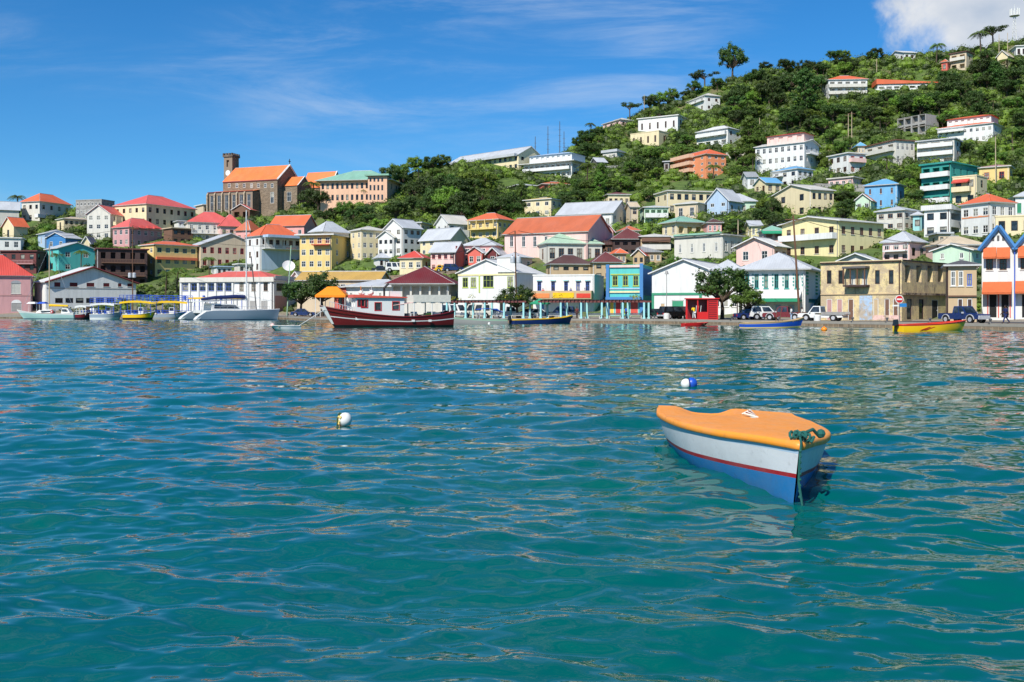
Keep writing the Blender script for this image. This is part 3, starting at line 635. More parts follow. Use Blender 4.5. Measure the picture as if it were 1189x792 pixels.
H('orange four storey apartment block with curved white balconies', 'orange apartment block', 783, 820, 843, 179, 207, ('hip', 171), 'orange', 'orangeroof', F=(4, 4, 'dark'), S=(4, 3, 'dark'), name='apartment_block', cat='building',
  ex=lambda s: [s.balcony(784, r, 806, 1.8, .9, 'paleorange', True) for r in (185, 193, 201)])
def upper(s, u0, u1, v0, v1, h, wall, roof, hr=.8, n=4, z=None):
    """a smaller storey standing on the roof, given as fractions of the plan"""
    x0, x1, y0, y1 = -s.W*(1-u0), -s.W*(1-u1), s.D*v0, s.D*v1; z = s.h+.3 if z is None else z; b = MB()
    w = (x1-x0)/n; holes = [(w*(i+.25), w*(i+.75), z+h*.3, z+h*.8, .3) for i in range(n)]
    wall_face(b, (x0, y0, 0), (1,0,0), x1-x0, z-.3, z+h, holes, M(wall), (0,-1,0))
    for O, U, L, N in (((x1,y0,0),(0,1,0),y1-y0,(1,0,0)), ((x0,y0,0),(0,1,0),y1-y0,(-1,0,0)), ((x0,y1,0),(1,0,0),x1-x0,(0,1,0))): wall_face(b, O, U, L, z-.3, z+h, [], M(wall), N)
    b.obj('penthouse', s.root); r = MB(); o = .5; zz = z+h; q = min(x1-x0, y1-y0)/2*.9
    A = [(x0-o,y0-o,zz),(x1+o,y0-o,zz),(x1+o,y1+o,zz),(x0-o,y1+o,zz)]
    ym = (y0+y1)/2; T = [(x0+q,ym-.1,zz+hr),(x1-q,ym-.1,zz+hr),(x1-q,ym+.1,zz+hr),(x0+q,ym+.1,zz+hr)]
    r.hexa(A+T, M(roof, 'roof')); r.obj('penthouse_roof', s.root)
H('large white three storey house with a pink penthouse under a red roof', 'large white house', 877, 934, 951, 165, 203, ('gs', 160), 'white', 'offwhite', F=(3, 8, 'dark'), S=(3, 3, 'dark'), name='mansion', d=10,
  ex=lambda s: (upper(s, .2, .95, .15, .8, 2.6, 'palepink', 'redroof'), s.balcony(936, 180, 950, 1.2, .9, 'white')))
H('pale house with light blue roof and corner balcony below the large white house', 'light blue roofed house', 897, 926, 944, 196, 217, ('hip', 191), 'white', 'sky', F=(2, 3, 'dark'), S=(2, 3, 'dark'), ex=lambda s: s.balcony(898, 205, 910, 1.2, .9, 'white'))
H('small cream house with tiny blue gable roof left of the light blue roofed house', 'tiny blue gable house', 876, 890, 907, 212, 226, ('gf', 205), 'cream', 'sky', F=(1, 2, 'dark'), S=(1, 2, 'dark'))
H('peach house with wide shallow gable and pink side wall', 'peach wide gable house', 899, 942, 968, 220, 252, ('gf', 211), 'cream', 'offwhite', F=(2, 2, 'dark', .22), S=(2, 4, 'dark'), ex=lambda s: s.slab(943, 218, 967, 251, .04, M('palepink'), 'pink_rendering') if 0 else None)
H('big yellow two storey house with wide shallow gable and long white balcony', 'big yellow house', 908, 974, 1026, 256, 300, ('gf', 249), 'paleyellow', 'offwhite', F=(2, 4, 'dark', .3), S=(2, 5, 'dark'), name='house', d=13, oh=.7,
  ex=lambda s: s.balcony(909, 278, 972, 1.4, .9, 'white', True))
H('white cottage with low silver gable below the big yellow house', 'white silver gable cottage', 855, 899, 914, 285, 309, ('gf', 275), 'palepink', 'white', F=(1, 2, 'sash'), S=(1, 2, 'open', .6), oh=.7)
H('house with green roof and dark green canvas awning left of the big yellow house', 'green canopy house', 881, 888, 909, 268, 292, ('hip', 262), 'palepink', 'greenroof', F=(1, 1), S=(2, 2, 'open', .7), ex=lambda s: s.awning(884, 267, 908, 272, 1.2, M('green', 'cloth')))
H('square cream white house with silver roof and shadowed undercroft', 'square cream white house', 1018, 1050, 1068, 244, 268, ('hip', 238), 'offwhite', 'silver', F=(2, 3, 'dark'), S=(2, 3, 'dark'))
H('grey pink house with low grey roof right of the big yellow house', 'grey pink veranda house', 1025, 1056, 1075, 281, 304, ('hip', 268), 'palepink', 'silver', F=(2, 3, 'dark'), S=(1, 2, 'dark'), ex=lambda s: s.balcony(1028, 291, 1054, 1, .9, 'white'))
H('white modern house with monopitch roof and screened upper porch', 'white monopitch house', 1073, 1103, 1116, 243, 276, ('shed', 237), 'white', 'white', F=(2, 2, 'dark'), S=(2, 1, 'open', .8))
H('white house with orange hipped roof and triple windows on the right slope', 'white orange hipped house', 1116, 1150, 1178, 235, 276, ('hip', 223), 'white', 'orangeroof', F=(2, 3, 'sash'), S=(2, 3, 'sash'), ex=lambda s: s.slab(1117, 251, 1149, 253, .06, M('orange'), 'band'))
H('small aqua house between the two white hillside houses', 'small aqua house', 1060, 1070, 1075, 250, 268, ('hip', 246), 'aqua', 'silver', F=(1, 1, 'dark'))
H('house with broad tan grey roof behind the pale green gable house', 'tan grey roofed house', 1075, 1090, 1143, 285, 305, ('hip', 274), 'palepink', 'beige', S=(1, 4, 'dark'))
H('pale green house with shallow gable behind the ruin', 'pale green gable house', 1083, 1128, 1142, 290, 318, ('gf', 283), 'mint', 'beige', F=(2, 2, 'sash', .2), S=(2, 1, 'sash'))
H('sky blue house with blue hipped roof among trees', 'sky blue house', 1004, 1042, 1050, 214, 242, ('hip', 206), 'sky', 'sky', F=(2, 3, 'dark', .18), S=(1, 1, 'dark'))
H('small mint cottage with red tiled roof left of the sky blue house', 'mint red tiled cottage', 993, 1011, 1018, 232, 246, ('gf', 225), 'mint', 'rustroof', F=(1, 2, 'dark'))
H('teal four storey apartment block with white balcony rails', 'teal apartment block', 1070, 1104, 1135, 189, 240, ('shed', 187), 'teal', 'teal', F=(3, 3, 'open', .7, .5), S=(3, 4, 'teal'), name='apartment_block', cat='building', d=12,
  ex=lambda s: [s.balcony(1071, r, 1103, 1.0, .9, 'white', True) for r in (205, 220, 235)])
H('cream house with small red pent roofs joined to the teal block', 'cream pent roof house', 1106, 1134, 1146, 204, 240, ('parapet',), 'cream', 'cream', F=(2, 2, 'dark'), S=(2, 1, 'dark'),
  ex=lambda s: [s.awning(1107, 208, 1126, 213, 1.3, M('redroof', 'roof'), name='pent_roof'), s.balcony(1107, 222, 1128, 1.2, .9, 'cream', True)])
H('yellow bungalow with pink windows and flat roof near the right edge', 'yellow bungalow', 1137, 1172, 1176, 193, 213, ('hip', 189), 'yellow', 'rosegrey', F=(1, 2, 'redframe', .35), S=(1, 1))
H('white house with grey roof and green shutters cut by the right edge', 'right edge white house', 1171, 1179, 1215, 229, 256, ('hip', 220), 'white', 'silver', S=(1, 4, 'greenshut'))
H('long cream garden wall building below the orange hipped house', 'cream wall building', 1148, 1156, 1215, 252, 276, ('parapet',), 'cream', 'cream', F=(1, 1, 'dark'), S=(1, 4, 'dark'))
H('white three storey house with orange hipped roof high on the hill', 'high orange roofed house', 954, 962, 1007, 93, 117, ('hip', 85), 'white', 'orangeroof', F=(3, 1, 'dark'), S=(3, 5, 'open', .6), ex=lambda s: [s.balcony(962, r, 1006, 1, .9, 'offwhite', True) for r in (101, 109)])
H('long white one storey house with orange roof standing on open stilts', 'long stilt house', 1014, 1019, 1091, 98, 108, ('shed', 92), 'white', 'orangeroof', F=(1, 1, 'dark'), S=(1, 8, 'open', .7), d=6, base=0., ex=lambda s: (s.stilts(4, h=3.5), s.balcony(1016, 106, 1090, 1, .9, 'white', True)))
def skeleton(s):
    m = MB(); cm = M('concrete')
    for z in (0, 3, 6):
        w = s.W if z < 6 else s.W*.5
        m.box((-s.W, 0, z), (-s.W+w, s.D, z+.25), cm)
    for i in range(5):
        for y in (.1, s.D-.4): m.box((-s.W*i/4-(.15 if i else .3), y, -5), (-s.W*i/4+(.15 if i else 0), y+.3, 6 if i > 1 else 3), cm)
    m.obj('concrete_frame', s.root)
H('unfinished concrete skeleton of a house left of the big orange roofed villa', 'concrete skeleton', 1042, 1075, 1090, 132, 158, ('none',), 'grey', F=(2, 4, 'open', .8, .75), name='unfinished_building', cat='building', ex=skeleton)
H('big white villa with two tiers of orange roof and many windows', 'big orange tiered villa', 1089, 1153, 1167, 143, 165, ('hip', 136), 'white', 'orangeroof', F=(2, 9, 'dark'), S=(2, 2, 'dark'), name='villa', d=12,
  ex=lambda s: (upper(s, .1, .9, .3, .9, 2.6, 'white', 'orangeroof', 1.0, 7, z=s.h+.4), s.balcony(1090, 153, 1120, 1.3, .9, 'white')))
H('weathered white two storey house with dark open roof, left of the balcony block', 'weathered white house', 1004, 1040, 1062, 163, 193, ('flat',), 'offwhite', 'brown', F=(2, 3, 'open', .5), S=(2, 4, 'dark'), ex=lambda s: s.balcony(1005, 178, 1039, 1.2, .9, 'offwhite', True))
H('white three storey block with full width balconies and flat grey roof', 'white balcony block', 1065, 1108, 1116, 161, 190, ('flat',), 'offwhite', 'silver', F=(3, 3, 'open', .7), S=(3, 1, 'dark'), name='apartment_block', cat='building', ex=lambda s: [s.balcony(1066, r, 1107, 1.1, .9, 'white', True) for r in (170.5, 180)])
H('white and pink house with red veranda below the power poles', 'red veranda house', 962, 985, 1005, 178, 203, ('flat',), 'white', 'white', F=(2, 3, 'dark'), S=(2, 2, 'redframe'), ex=lambda s: s.balcony(986, 188, 1003, 1, .9, 'palepink', True))
H('cream brown flat roofed house near the hill top', 'hill top cream house', 1103, 1122, 1130, 60, 82, ('flat',), 'beige', 'brownroof', F=(2, 2, 'open', .6), S=(2, 1, 'dark'), ex=lambda s: s.balcony(1104, 70, 1121, 1, .9, 'offwhite', True))
H('small white gabled house on the hill crest', 'crest white house', 1031, 1050, 1068, 61, 70, ('gf', 55), 'white', 'white', F=(1, 3, 'dark'), S=(1, 3, 'dark'))
H('cream house with orange gable opening on a ledge at the upper right', 'ledge cream house', 1158, 1170, 1178, 64, 78, ('gf', 58), 'cream', 'beige', F=(1, 1, 'open', .6))
H('white box house at the upper right corner below the aerial mast', 'corner white box house', 1173, 1180, 1192, 54, 68, ('flat',), 'white', 'white', F=(1, 1, 'dark'), S=(1, 2, 'dark'))
H('tall narrow white house raised on concrete stilts', 'tall stilt house', 796, 819, 836, 111, 129, ('hip', 106), 'white', 'offwhite', F=(2, 3, 'dark'), S=(2, 2, 'dark'), base=0., ex=lambda s: (s.stilts(3, h=4), s.balcony(797, 120, 818, .8, .8, 'white')))
H('long white house with flat roof and shaded left porch', 'long white flat house', 741, 787, 799, 134, 153, ('flat',), 'white', 'white', F=(1, 5, 'dark', .22), S=(1, 2, 'dark'))
H('low cream house with terrace walls below the long white flat house', 'low cream terrace house', 732, 765, 778, 152, 170, ('parapet',), 'cream', 'cream', F=(1, 4, 'dark', .25), S=(1, 1, 'dark'))
H('white curved modern house with two terrace levels', 'white terrace house', 809, 845, 860, 149, 170, ('hip', 143), 'white', 'white', F=(2, 4, 'open', .6), S=(2, 2, 'dark'), ex=lambda s: s.balcony(810, 158, 844, 1.3, .9, 'white', True))
H('small pinkish white house on the left shoulder of the hill', 'shoulder pink house', 700, 720, 736, 139, 148, ('hip', 135), 'palepink', 'offwhite', F=(1, 3, 'dark'), S=(1, 2, 'dark'))
H('large white hotel block with two grey blue roofs and black verandas', 'blue roofed hotel', 608, 664, 686, 187, 206, ('hip', 184), 'white', 'paleblue', F=(2, 9, 'open', .75), S=(2, 3, 'open', .7), name='hotel', cat='building', d=13, oh=1.6,
  ex=lambda s: (upper(s, .06, .94, .15, .85, 2.6, 'white', 'paleblue', 1.2, 8), s.balcony(609, 198, 663, 1.4, .8, 'white', True)))
H('small dark house with grey roof right of the blue roofed hotel', 'small dark house', 686, 694, 704, 188, 200, ('gf', 182), 'darkgrey', 'silver', F=(1, 1, 'dark'), S=(1, 2, 'dark'))
H('long cream institution with pale silver roof on the ridge', 'long ridge building', 521, 602, 630, 179, 198, ('gs', 168), 'cream', 'silver', F=(2, 14, 'dark'), S=(2, 3, 'dark'), name='school_building', cat='building', d=12,
  ex=lambda s: s.slab(522, 184, 601, 187, 1.6, M('silver', 'roof'), 'lower_roof'))
H('large peach colonial building with pale green hipped roof and arcades', 'peach colonial building', 372, 452, 468, 209, 236, ('hip', 194), 'paleorange', 'greenroof', F=(2, 14, 'dark', .5), S=(2, 3, 'dark'), name='colonial_building', cat='building', d=16, oh=1.4,
  ex=lambda s: [s.slab(430, 205, 452, 236, 2.5, M('paleorange'), 'projecting_bay'), s.slab(427, 203.5, 455, 205.5, 3.5, M('greenroof', 'roof'), 'bay_roof')]+[s.slab(x, r, x+2, r+h_, 2.56, M('glass', 'glass'), 'window', inn=-2.4) for x in (432, 436.5, 441, 445.5) for r, h_ in ((208, 4), (216, 6), (227, 6))])
H('low grey roofed shed half hidden in trees below the hotel', 'grey roofed shed', 577, 600, 622, 216, 224, ('hip', 213), 'darkgrey', 'silver', F=(1, 3, 'dark'), S=(1, 2, 'dark'))
H('low shed with orange and red roofs in the trees below the hotel', 'orange roofed shed', 624, 630, 663, 215, 223, ('hip', 211), 'coral', 'rustroof', F=(1, 1, 'dark'), S=(1, 4, 'dark'))


# ------------------------------------------------------------------ smaller buildings between the big ones
H('tiny cottage with orange roof left of a pair, behind the maroon hipped cottage', 'left tiny orange cottage', 708, 716, 727, 299, 308, ('hip', 293), 'tan', 'orangeroof', F=(1, 1), S=(1, 2, 'dark'))
H('tiny gabled cottage with orange red roof right of the brown arched house garden', 'right tiny orange cottage', 735, 748, 755, 300, 309, ('gf', 294), 'tan', 'redroof', F=(1, 2, 'dark'))
H('white house with silver roof showing behind the left end of the ruin roof', 'silver roof behind ruin', 976, 1012, 1022, 303, 318, ('gf', 296), 'offwhite', 'silver', F=(1, 2, 'dark'), S=(1, 2, 'dark'), oh=.7)
H('white link building with silver roof between green trimmed warehouse and arcade', 'white link building', 828, 858, 866, 314, 364, ('hip', 302), 'white', 'silver', F=(2, 3, 'sash'), S=(2, 1), d=10, oh=.6)
H('low maroon roofed shed between chapel gable and brown arched house', 'low maroon shed', 698, 703, 740, 288, 297, ('shed', 283), 'brown', 'brownroof', S=(1, 4, 'dark'), d=6)
H('low grey roofed store below the brown arched house', 'low grey store', 741, 746, 768, 297, 306, ('shed', 290), 'tan', 'greyroof', S=(1, 3, 'dark'), d=6)
H('small house under a bright blue tarpaulin roof by the twin power poles', 'blue tarpaulin house', 990, 996, 1004, 170, 180, ('hip', 165), 'beige', 'sky', S=(1, 2, 'dark'))
H('small grey concrete box left of the orange apartment block', 'grey concrete box', 771, 777, 782, 188, 200, ('flat',), 'grey', 'silver', F=(1, 1, 'dark'), S=(1, 1, 'dark'))
H('low pale terrace house above the small dark house', 'pale terrace house', 700, 716, 728, 176, 186, ('shed', 173), 'offwhite', 'silver', F=(1, 3, 'dark'), S=(1, 1, 'dark'))
H('small red walled house left of the hill top cream house', 'small red walled house', 1093, 1100, 1106, 72, 84, ('hip', 68), 'coral', 'rustroof', F=(1, 1, 'dark'))
H('grey flat roofed house right behind the taller white gable house', 'grey rear house', 479, 489, 499, 259, 276, ('flat',), 'beige', 'silver', F=(2, 2, 'dark'), S=(2, 2, 'dark'))
H('small white box building just above the left end of the white terminal roof', 'white roof box', 245, 252, 269, 310, 322, ('flat',), 'white', 'paleblue', S=(1, 3, 'dark'))
H('small open shelter with thin white roof above the red terminal roof', 'thin roofed shelter', 272, 278, 301, 307, 318, ('flat',), 'offwhite', 'white', S=(1, 4, 'open', .7), d=5)
H('white balcony house between the long pink roof and the brown terrace house', 'white balcony house', 202, 207, 222, 257, 272, ('flat',), 'white', 'silver', S=(2, 3, 'dark'), ex=lambda s: s.balcony(208, 265, 221, 1, .9, 'white'))
H('small cream cottage with grey roof below the bright blue cottage', 'grey roofed cottage', 96, 104, 112, 281, 296, ('gf', 275), 'cream', 'greyroof', F=(1, 1, 'dark'))
H('pink flat roofed house above the sky blue house', 'pink flat house', 962, 990, 1002, 206, 220, ('flat',), 'palepink', 'offwhite', F=(1, 4, 'dark'), S=(1, 1))
H('cream bungalow with rusty roof left of the green hipped cream house', 'rusty roofed bungalow', 716, 724, 742, 268, 280, ('hip', 262), 'cream', 'rustroof', S=(1, 3, 'dark'))
H('narrow white house with grey roof left of the light blue roofed house', 'narrow grey roofed house', 862, 868, 879, 205, 220, ('gf', 199), 'white', 'greyroof', F=(1, 1), S=(1, 1, 'dark'))
H('yellow cottage with silver roof between green canopy house and long grey block', 'yellow silver cottage', 866, 872, 884, 262, 277, ('gf', 256), 'paleyellow', 'silver', F=(1, 1), S=(1, 2, 'dark'))
H('small pink house with brown roof below the square beige house', 'small pink brown house', 816, 822, 838, 259, 272, ('hip', 254), 'pink', 'brownroof', S=(1, 3, 'sash'))
H('cream garage building right of the square cream white house', 'cream garage', 1078, 1090, 1104, 277, 287, ('flat',), 'beige', 'silver', F=(1, 1, 'dark'), S=(1, 2, 'dark'))
H('low white house with grey roof on the upper street left of the cream rear house', 'upper street white house', 434, 440, 452, 300, 312, ('hip', 294), 'white', 'silver', S=(1, 2, 'dark'))
# ------------------------------------------------------------------ the church
def church():
    s = House('church', 'dark stone church with orange roofs and a square bell tower on the hill', 'stone church', 'church', 259, 322, 349, 208, 250, ('gs', 189), 'stone', 'orange', None, None, d=14, wk='stone', oh=.15)
    s.rm = M('churchroof', 'roof'); mp = s.mp; W, D, h = s.W, s.D, s.h; st = M('stone', 'stone'); tr = M('buttress', 'stone'); wh = M('window')
    z = lambda row: CH+(HR-row)*mp-s.P.z
    for x in (266, 275, 283.5, 292, 300, 308, 316): s.win(x-1.5, 213, x+1.5, 218, 'sash')
    s.win(314, 223, 318, 236, 'sash'); s.build()
    # aisle along the nave
    ax0, ax1 = -W*1.14, -W*.32; az = z(222); b = MB(); holes = []
    n = 6; cw = (ax1-ax0)/n
    for i in range(n): holes.append((cw*(i+.27), cw*(i+.73), az*.22, az*.86, .25))
    wall_face(b, (ax0, -4, 0), (1,0,0), ax1-ax0, s.z0, az, holes, M('stone', 'wall'), (0,-1,0))
    wall_face(b, (ax1, -4, 0), (0,1,0), 4, s.z0, az, [], st, (1,0,0)); wall_face(b, (ax0, -4, 0), (0,1,0), 4, s.z0, az, [], st, (-1,0,0))
    b.poly([(ax0, -4, az), (ax1, -4, az), (ax1, 0, az+.8), (ax0, 0, az+.8)], s.rm); ai = b.obj('aisle', s.root)
    for i in range(n):
        w = cw*.46; hh = az*.64; f, g, sl = win_mesh(w, hh, 'sash'); o = link('window', f, s.root, (ax0+cw*(i+.5), -3.9, az*.22)); link('pane', g, o)
        m = MB(); m.box((ax0+cw*i-.25, -4.7, s.z0), (ax0+cw*i+.25, -4.003, az*.9), tr); m.hexa([(ax0+cw*i-.25,-4.7,az*.9),(ax0+cw*i+.25,-4.7,az*.9),(ax0+cw*i+.25,-4.003,az*.9),(ax0+cw*i-.25,-4.003,az*.9),(ax0+cw*i-.25,-4.1,az),(ax0+cw*i+.25,-4.1,az),(ax0+cw*i+.25,-4.003,az),(ax0+cw*i-.25,-4.003,az)], tr); m.obj('buttress', s.root)
    c = MB(); c.box((ax0-.1, -4.25, az-.1), (ax1+.1, -4.003, az+.12), M('darkred')); c.box((-W, -.2, h-.35), (0, -.003, h-.02), M('darkred')); c.obj('cornice', s.root)
    # verges of the gable, cross
    hr = (s.e-189)*mp; m = MB()
    for y0, y1 in ((-.4, D/2), (D+.4, D/2)):
        A = Vector((.1, y0, h-.4*hr/(D/2)+.05)); B_ = Vector((.1, y1, h+hr+.1)); m.tube([A+Vector((.1,0,.15)), B_+Vector((.1,0,.15))], .34, wh, 4)
    m.obj('verge', s.root); m = MB(); m.box((.05, D/2-.08, h+hr), (.25, D/2+.08, h+hr+2.2), M('dark')); m.box((.06, D/2-.6, h+hr+1.3), (.24, D/2+.6, h+hr+1.5), M('dark')); m.obj('cross', s.root)
    # chancel with its own gable, and the transept behind
    def wing(name, x0, x1, y0, y1, hz, rr, axis, wins):
        q = MB(); wall_face(q, (x0,y0,0), (1,0,0), x1-x0, s.z0, hz, wins, st, (0,-1,0), rr if axis == 'y' else None)
        wall_face(q, (x1,y0,0), (0,1,0), y1-y0, s.z0, hz, [], st, (1,0,0), rr if axis == 'x' else None)
        wall_face(q, (x0,y0,0), (0,1,0), y1-y0, s.z0, hz, [], st, (-1,0,0), rr if axis == 'x' else None); wall_face(q, (x0,y1,0), (1,0,0), x1-x0, s.z0, hz, [], st, (0,1,0), rr if axis == 'y' else None)
        w = q.obj(name, s.root); r = MB(); o = .3; xm, ym = (x0+x1)/2, (y0+y1)/2; L = (y1-y0)/2 if axis == 'x' else (x1-x0)/2; e = o*rr/L
        if axis == 'x':
            r.poly([(x0,y0-o,hz-e+.1),(x1+o,y0-o,hz-e+.1),(x1+o,ym,hz+rr+.12),(x0,ym,hz+rr+.12)], s.rm); r.poly([(x1+o,y1+o,hz-e+.1),(x0,y1+o,hz-e+.1),(x0,ym,hz+rr+.12),(x1+o,ym,hz+rr+.12)], s.rm)
            r.tube([(x1+o,y0-o,hz-e+.15),(x1+o,ym,hz+rr+.15),(x1+o,y1+o,hz-e+.15)], .2, wh, 4)
        else:
            r.poly([(x0-o,y1,hz-e+.1),(x0-o,y0-o,hz-e+.1),(xm,y0-o,hz+rr+.12),(xm,y1,hz+rr+.12)], s.rm); r.poly([(x1+o,y0-o,hz-e+.1),(x1+o,y1,hz-e+.1),(xm,y1,hz+rr+.12),(xm,y0-o,hz+rr+.12)], s.rm)
        r.obj('roof', w)
        for u0, u1, a, c_, _ in wins:
            f, g, sl = win_mesh(u1-u0, c_-a, 'sash'); o_ = link('window', f, s.root, (x0+(u0+u1)/2, y0, a)); link('pane', g, o_)
    wing('chancel', 0.003, 5.5, 3.2, D-2.8, z(214.5), (214.5-203)*mp, 'x', [(1.6, 3.2, z(233), z(222), .2)])
    wing('transept', 1.5, 12.5, D-1.5, D+6, z(213), (213-194)*mp, 'x', [])
    # bell tower
    tw = 3.4; tx = -W-.6; ty = D*.42; tz = z(175); q = MB(); P = M('stone', 'stone')
    wall_face(q, (tx-tw, ty, 0), (1,0,0), tw, s.z0, tz, [(tw*.32, tw*.62, tz*.84, tz*.95, .6)], M('stone', 'wall'), (0,-1,0))
    wall_face(q, (tx, ty, 0), (0,1,0), tw*1.1, s.z0, tz, [], P, (1,0,0)); wall_face(q, (tx-tw, ty, 0), (0,1,0), tw*1.1, s.z0, tz, [], P, (-1,0,0)); wall_face(q, (tx-tw, ty+tw*1.1, 0), (1,0,0), tw, s.z0, tz, [], P, (0,1,0))
    q.box((tx-tw-.3, ty-.3, tz), (tx+.3, ty+tw*1.1+.3, tz+.7), M('darkstone', 'stone'))
    for i in range(4):
        for (dx, dy) in ((i/3.0, 0), (0, i/3.0), (1, i/3.0)): q.box((tx-tw-.28+dx*(tw-.1), ty-.28+dy*(tw*1.1-.1), tz+.7), (tx-tw-.28+dx*(tw-.1)+.6, ty-.28+dy*(tw*1.1-.1)+.6, tz+1.3), M('darkstone', 'stone'))
    q.obj('bell_tower', s.root); cl = MB(); cl.lathe([(0, 0), (.95, 0), (.95, .12), (0, .12)], wh, 20)
    o = cl.obj('clock_face', s.root); o.location = (tx-tw/2, ty-.0, tz*.74); o.rotation_euler = (R(90), 0, 0)
    HS['stone church'] = s; return s
church()
# ------------------------------------------------------------------ waterfront buildings
def arch_trim(s, x0, y0, x1, y1, mat):
    sd, a, b, z0, z1 = s.span(x0, y0, x1, y1); m = MB(); r = (b-a)/2; c = (a+b)/2; n = 8
    P = [s.P3(sd, c+math.cos(math.pi*i/n)*r, .05, z0+math.sin(math.pi*i/n)*(z1-z0)) for i in range(n+1)]
    m.poly([p for p in P], mat); m.obj('arch', s.root)
H('pink rose warehouse with bright red hipped roof and arched white windows at the left edge', 'red roofed warehouse', -40, 37, 38.5, 321, 362, ('hip', 296), 'rose', 'redroof', name='warehouse', cat='warehouse', d=12,
  ex=lambda s: (s.win(13, 329, 24, 341, 'shut'), arch_trim(s, 12.5, 325.5, 24.5, 329, M('greyroof')), s.door(13, 352, 25, 362, 'grey'), arch_trim(s, 13, 348, 25, 352, M('window')), s.slab(-40, 342.5, 37, 343.5, .08, M('rosegrey'), 'string_course')))
def redtrim(s):
    m = MB(); hr = (s.e-s.roof[1])*s.mp; D = s.D
    for a, b in ((-.5, D/2), (D+.5, D/2)):
        k = hr/(D/2); m.tube([(.62, a, s.h-.5*k+.0), (.62, b, s.h+hr+.02)], .2, M('darkred'), 4)
    m.obj('gable_trim', s.root)
H('white warehouse with low red trimmed gable and six dark red shuttered windows', 'red trimmed warehouse', 40, 54, 158, 327, 362, ('gs', 309), 'white', 'white', name='warehouse', cat='warehouse', d=9, oh=.5,
  ex=lambda s: ([s.win(x0, 324, x0+w, 333, 'redshut') for x0, w in ((63, 7), (81, 9), (100.5, 9), (120, 7), (137, 4), (148, 6.5))], redtrim(s),
     [s.win(x, 346, x+9, 352, 'dark') for x in (64, 76, 88, 100, 112, 124, 136)], s.slab(54, 334.6, 158, 335.6, .06, M('grey'), 'string_course')))
H('long white waterfront terminal with red hipped roof and blue trimmed gallery', 'white terminal', 210, 318, 354, 326, 365, ('hip', 314), 'white', 'coral', name='terminal_building', cat='building', d=14, oh=.3,
  ex=lambda s: ([s.win(x, 329, x+7.5, 338, 'blue') for x in (212, 222, 232, 242, 252, 262)], [s.win(x, 328, x+5, 338, 'brown') for x in (278, 292, 306)],
     s.slab(210, 322, 319, 327.5, .5, M('offwhite'), 'parapet'), [s.slab(x, 327, x+2, 362, .25, M('white'), 'pilaster') for x in (209.5, 219.5, 229.5, 239.5, 249.5, 259.5, 269.5, 287, 300, 314)],
     [s.door(x, 349, x+8, 364, 'grey') for x in (290, 303)], s.win(321, 329, 333, 338, 'brown'), s.win(338, 328, 350, 333, 'dark'), s.door(319, 343, 334, 364, 'rosegrey'), s.slab(319, 321, 354, 326.5, .1, M('offwhite'), 'parapet'),
     [s.slab(x, 343, x+2, 348, .3, M('royal'), 'blue_rail') for x in (214, 236, 256)]))
H('white gabled shop house with lime green window frames facing the pergola', 'lime framed shop', 532, 599, 632, 316, 362, ('gf', 301), 'white', 'white', name='shop_house', cat='building', d=13, oh=.4,
  ex=lambda s: ([s.win(x0, 322, x1, 334, 'lime') for x0, x1 in ((537, 543.5), (546.5, 553))], s.win(561, 319, 573, 334, 'lime'), s.win(589, 321, 596, 334, 'lime'),
     s.slab(532, 318, 599, 320, .12, M('paleyellow'), 'cornice'), s.win(609, 302, 614, 312, 'greenshut'), s.slab(578, 300, 599.5, 316, .3, M('white'), 'side_parapet'), s.slab(556, 318, 557.5, 340, .1, M('lime'), 'pilaster'),
     [s.door(x, 349, x+7, 361, 'dark') for x in (540, 560, 580)]))
H('low white beach front cafe with pale blue shutters and yellow terrace rail', 'white cafe', 619, 690, 701, 320, 362, ('parapet',), 'white', 'white', name='cafe', cat='cafe', d=12,
  ex=lambda s: ([s.win(x, 327, x+4.5, 338, 'blue') for x in (624, 640, 655, 669, 680)], [s.slab(x-.6, 325.3, x+5.4, 326.3, .3, M('aqua'), 'hood') for x in (624, 640, 655, 669, 680)],
     s.balcony(620, 346, 689, 2.4, 1.2, 'tan', True), s.slab(645, 340, 669, 346, 2.5, M('yellowb', 'cloth'), 'banner'), s.slab(622, 341, 641, 346, 2.48, M('orange', 'cloth'), 'banner'), s.slab(672, 341, 688, 346, 2.47, M('redroof', 'cloth'), 'banner'),
     [s.door(x, 349, x+6, 361, 'blue') for x in (626, 650, 672)], s.slab(691, 322, 700, 362, .02, M('teal'), 'green_side') if 0 else None))
H('turquoise two storey shop with blue pilasters, stepped parapet and three lime framed windows', 'turquoise parapet shop', 704, 746, 757, 309, 366, ('parapet',), 'turq', 'silver', name='shop_house', cat='building', d=12,
  ex=lambda s: ([s.win(x, 320, x+6.5, 332, 'lime') for x in (711, 723, 735)], s.slab(704, 307, 707.5, 366, .3, M('blue'), 'pilaster'), s.slab(743, 306, 747, 366, .3, M('blue'), 'pilaster'),
     s.slab(708, 334.5, 743, 336, .15, M('paleblue'), 'string_course'), s.slab(708, 338, 743, 340, .2, M('paleyellow'), 'string_course'), s.slab(708, 308, 743, 310.5, .25, M('palepink'), 'cornice'),
     s.slab(705, 345, 745, 348, 1.6, M('blue'), 'canopy'), s.slab(709, 318, 743, 319.3, .1, M('lime'), 'window_band'), s.slab(747, 312, 757, 344, .03, M('blue'), 'blue_side_cladding'),
     [s.door(x0, 351, x1, 365, c) for x0, x1, c in ((708, 713, 'yellowb'), (714.5, 721, 'red'), (723.5, 730, 'lime'), (732, 741, 'redroof'))]))
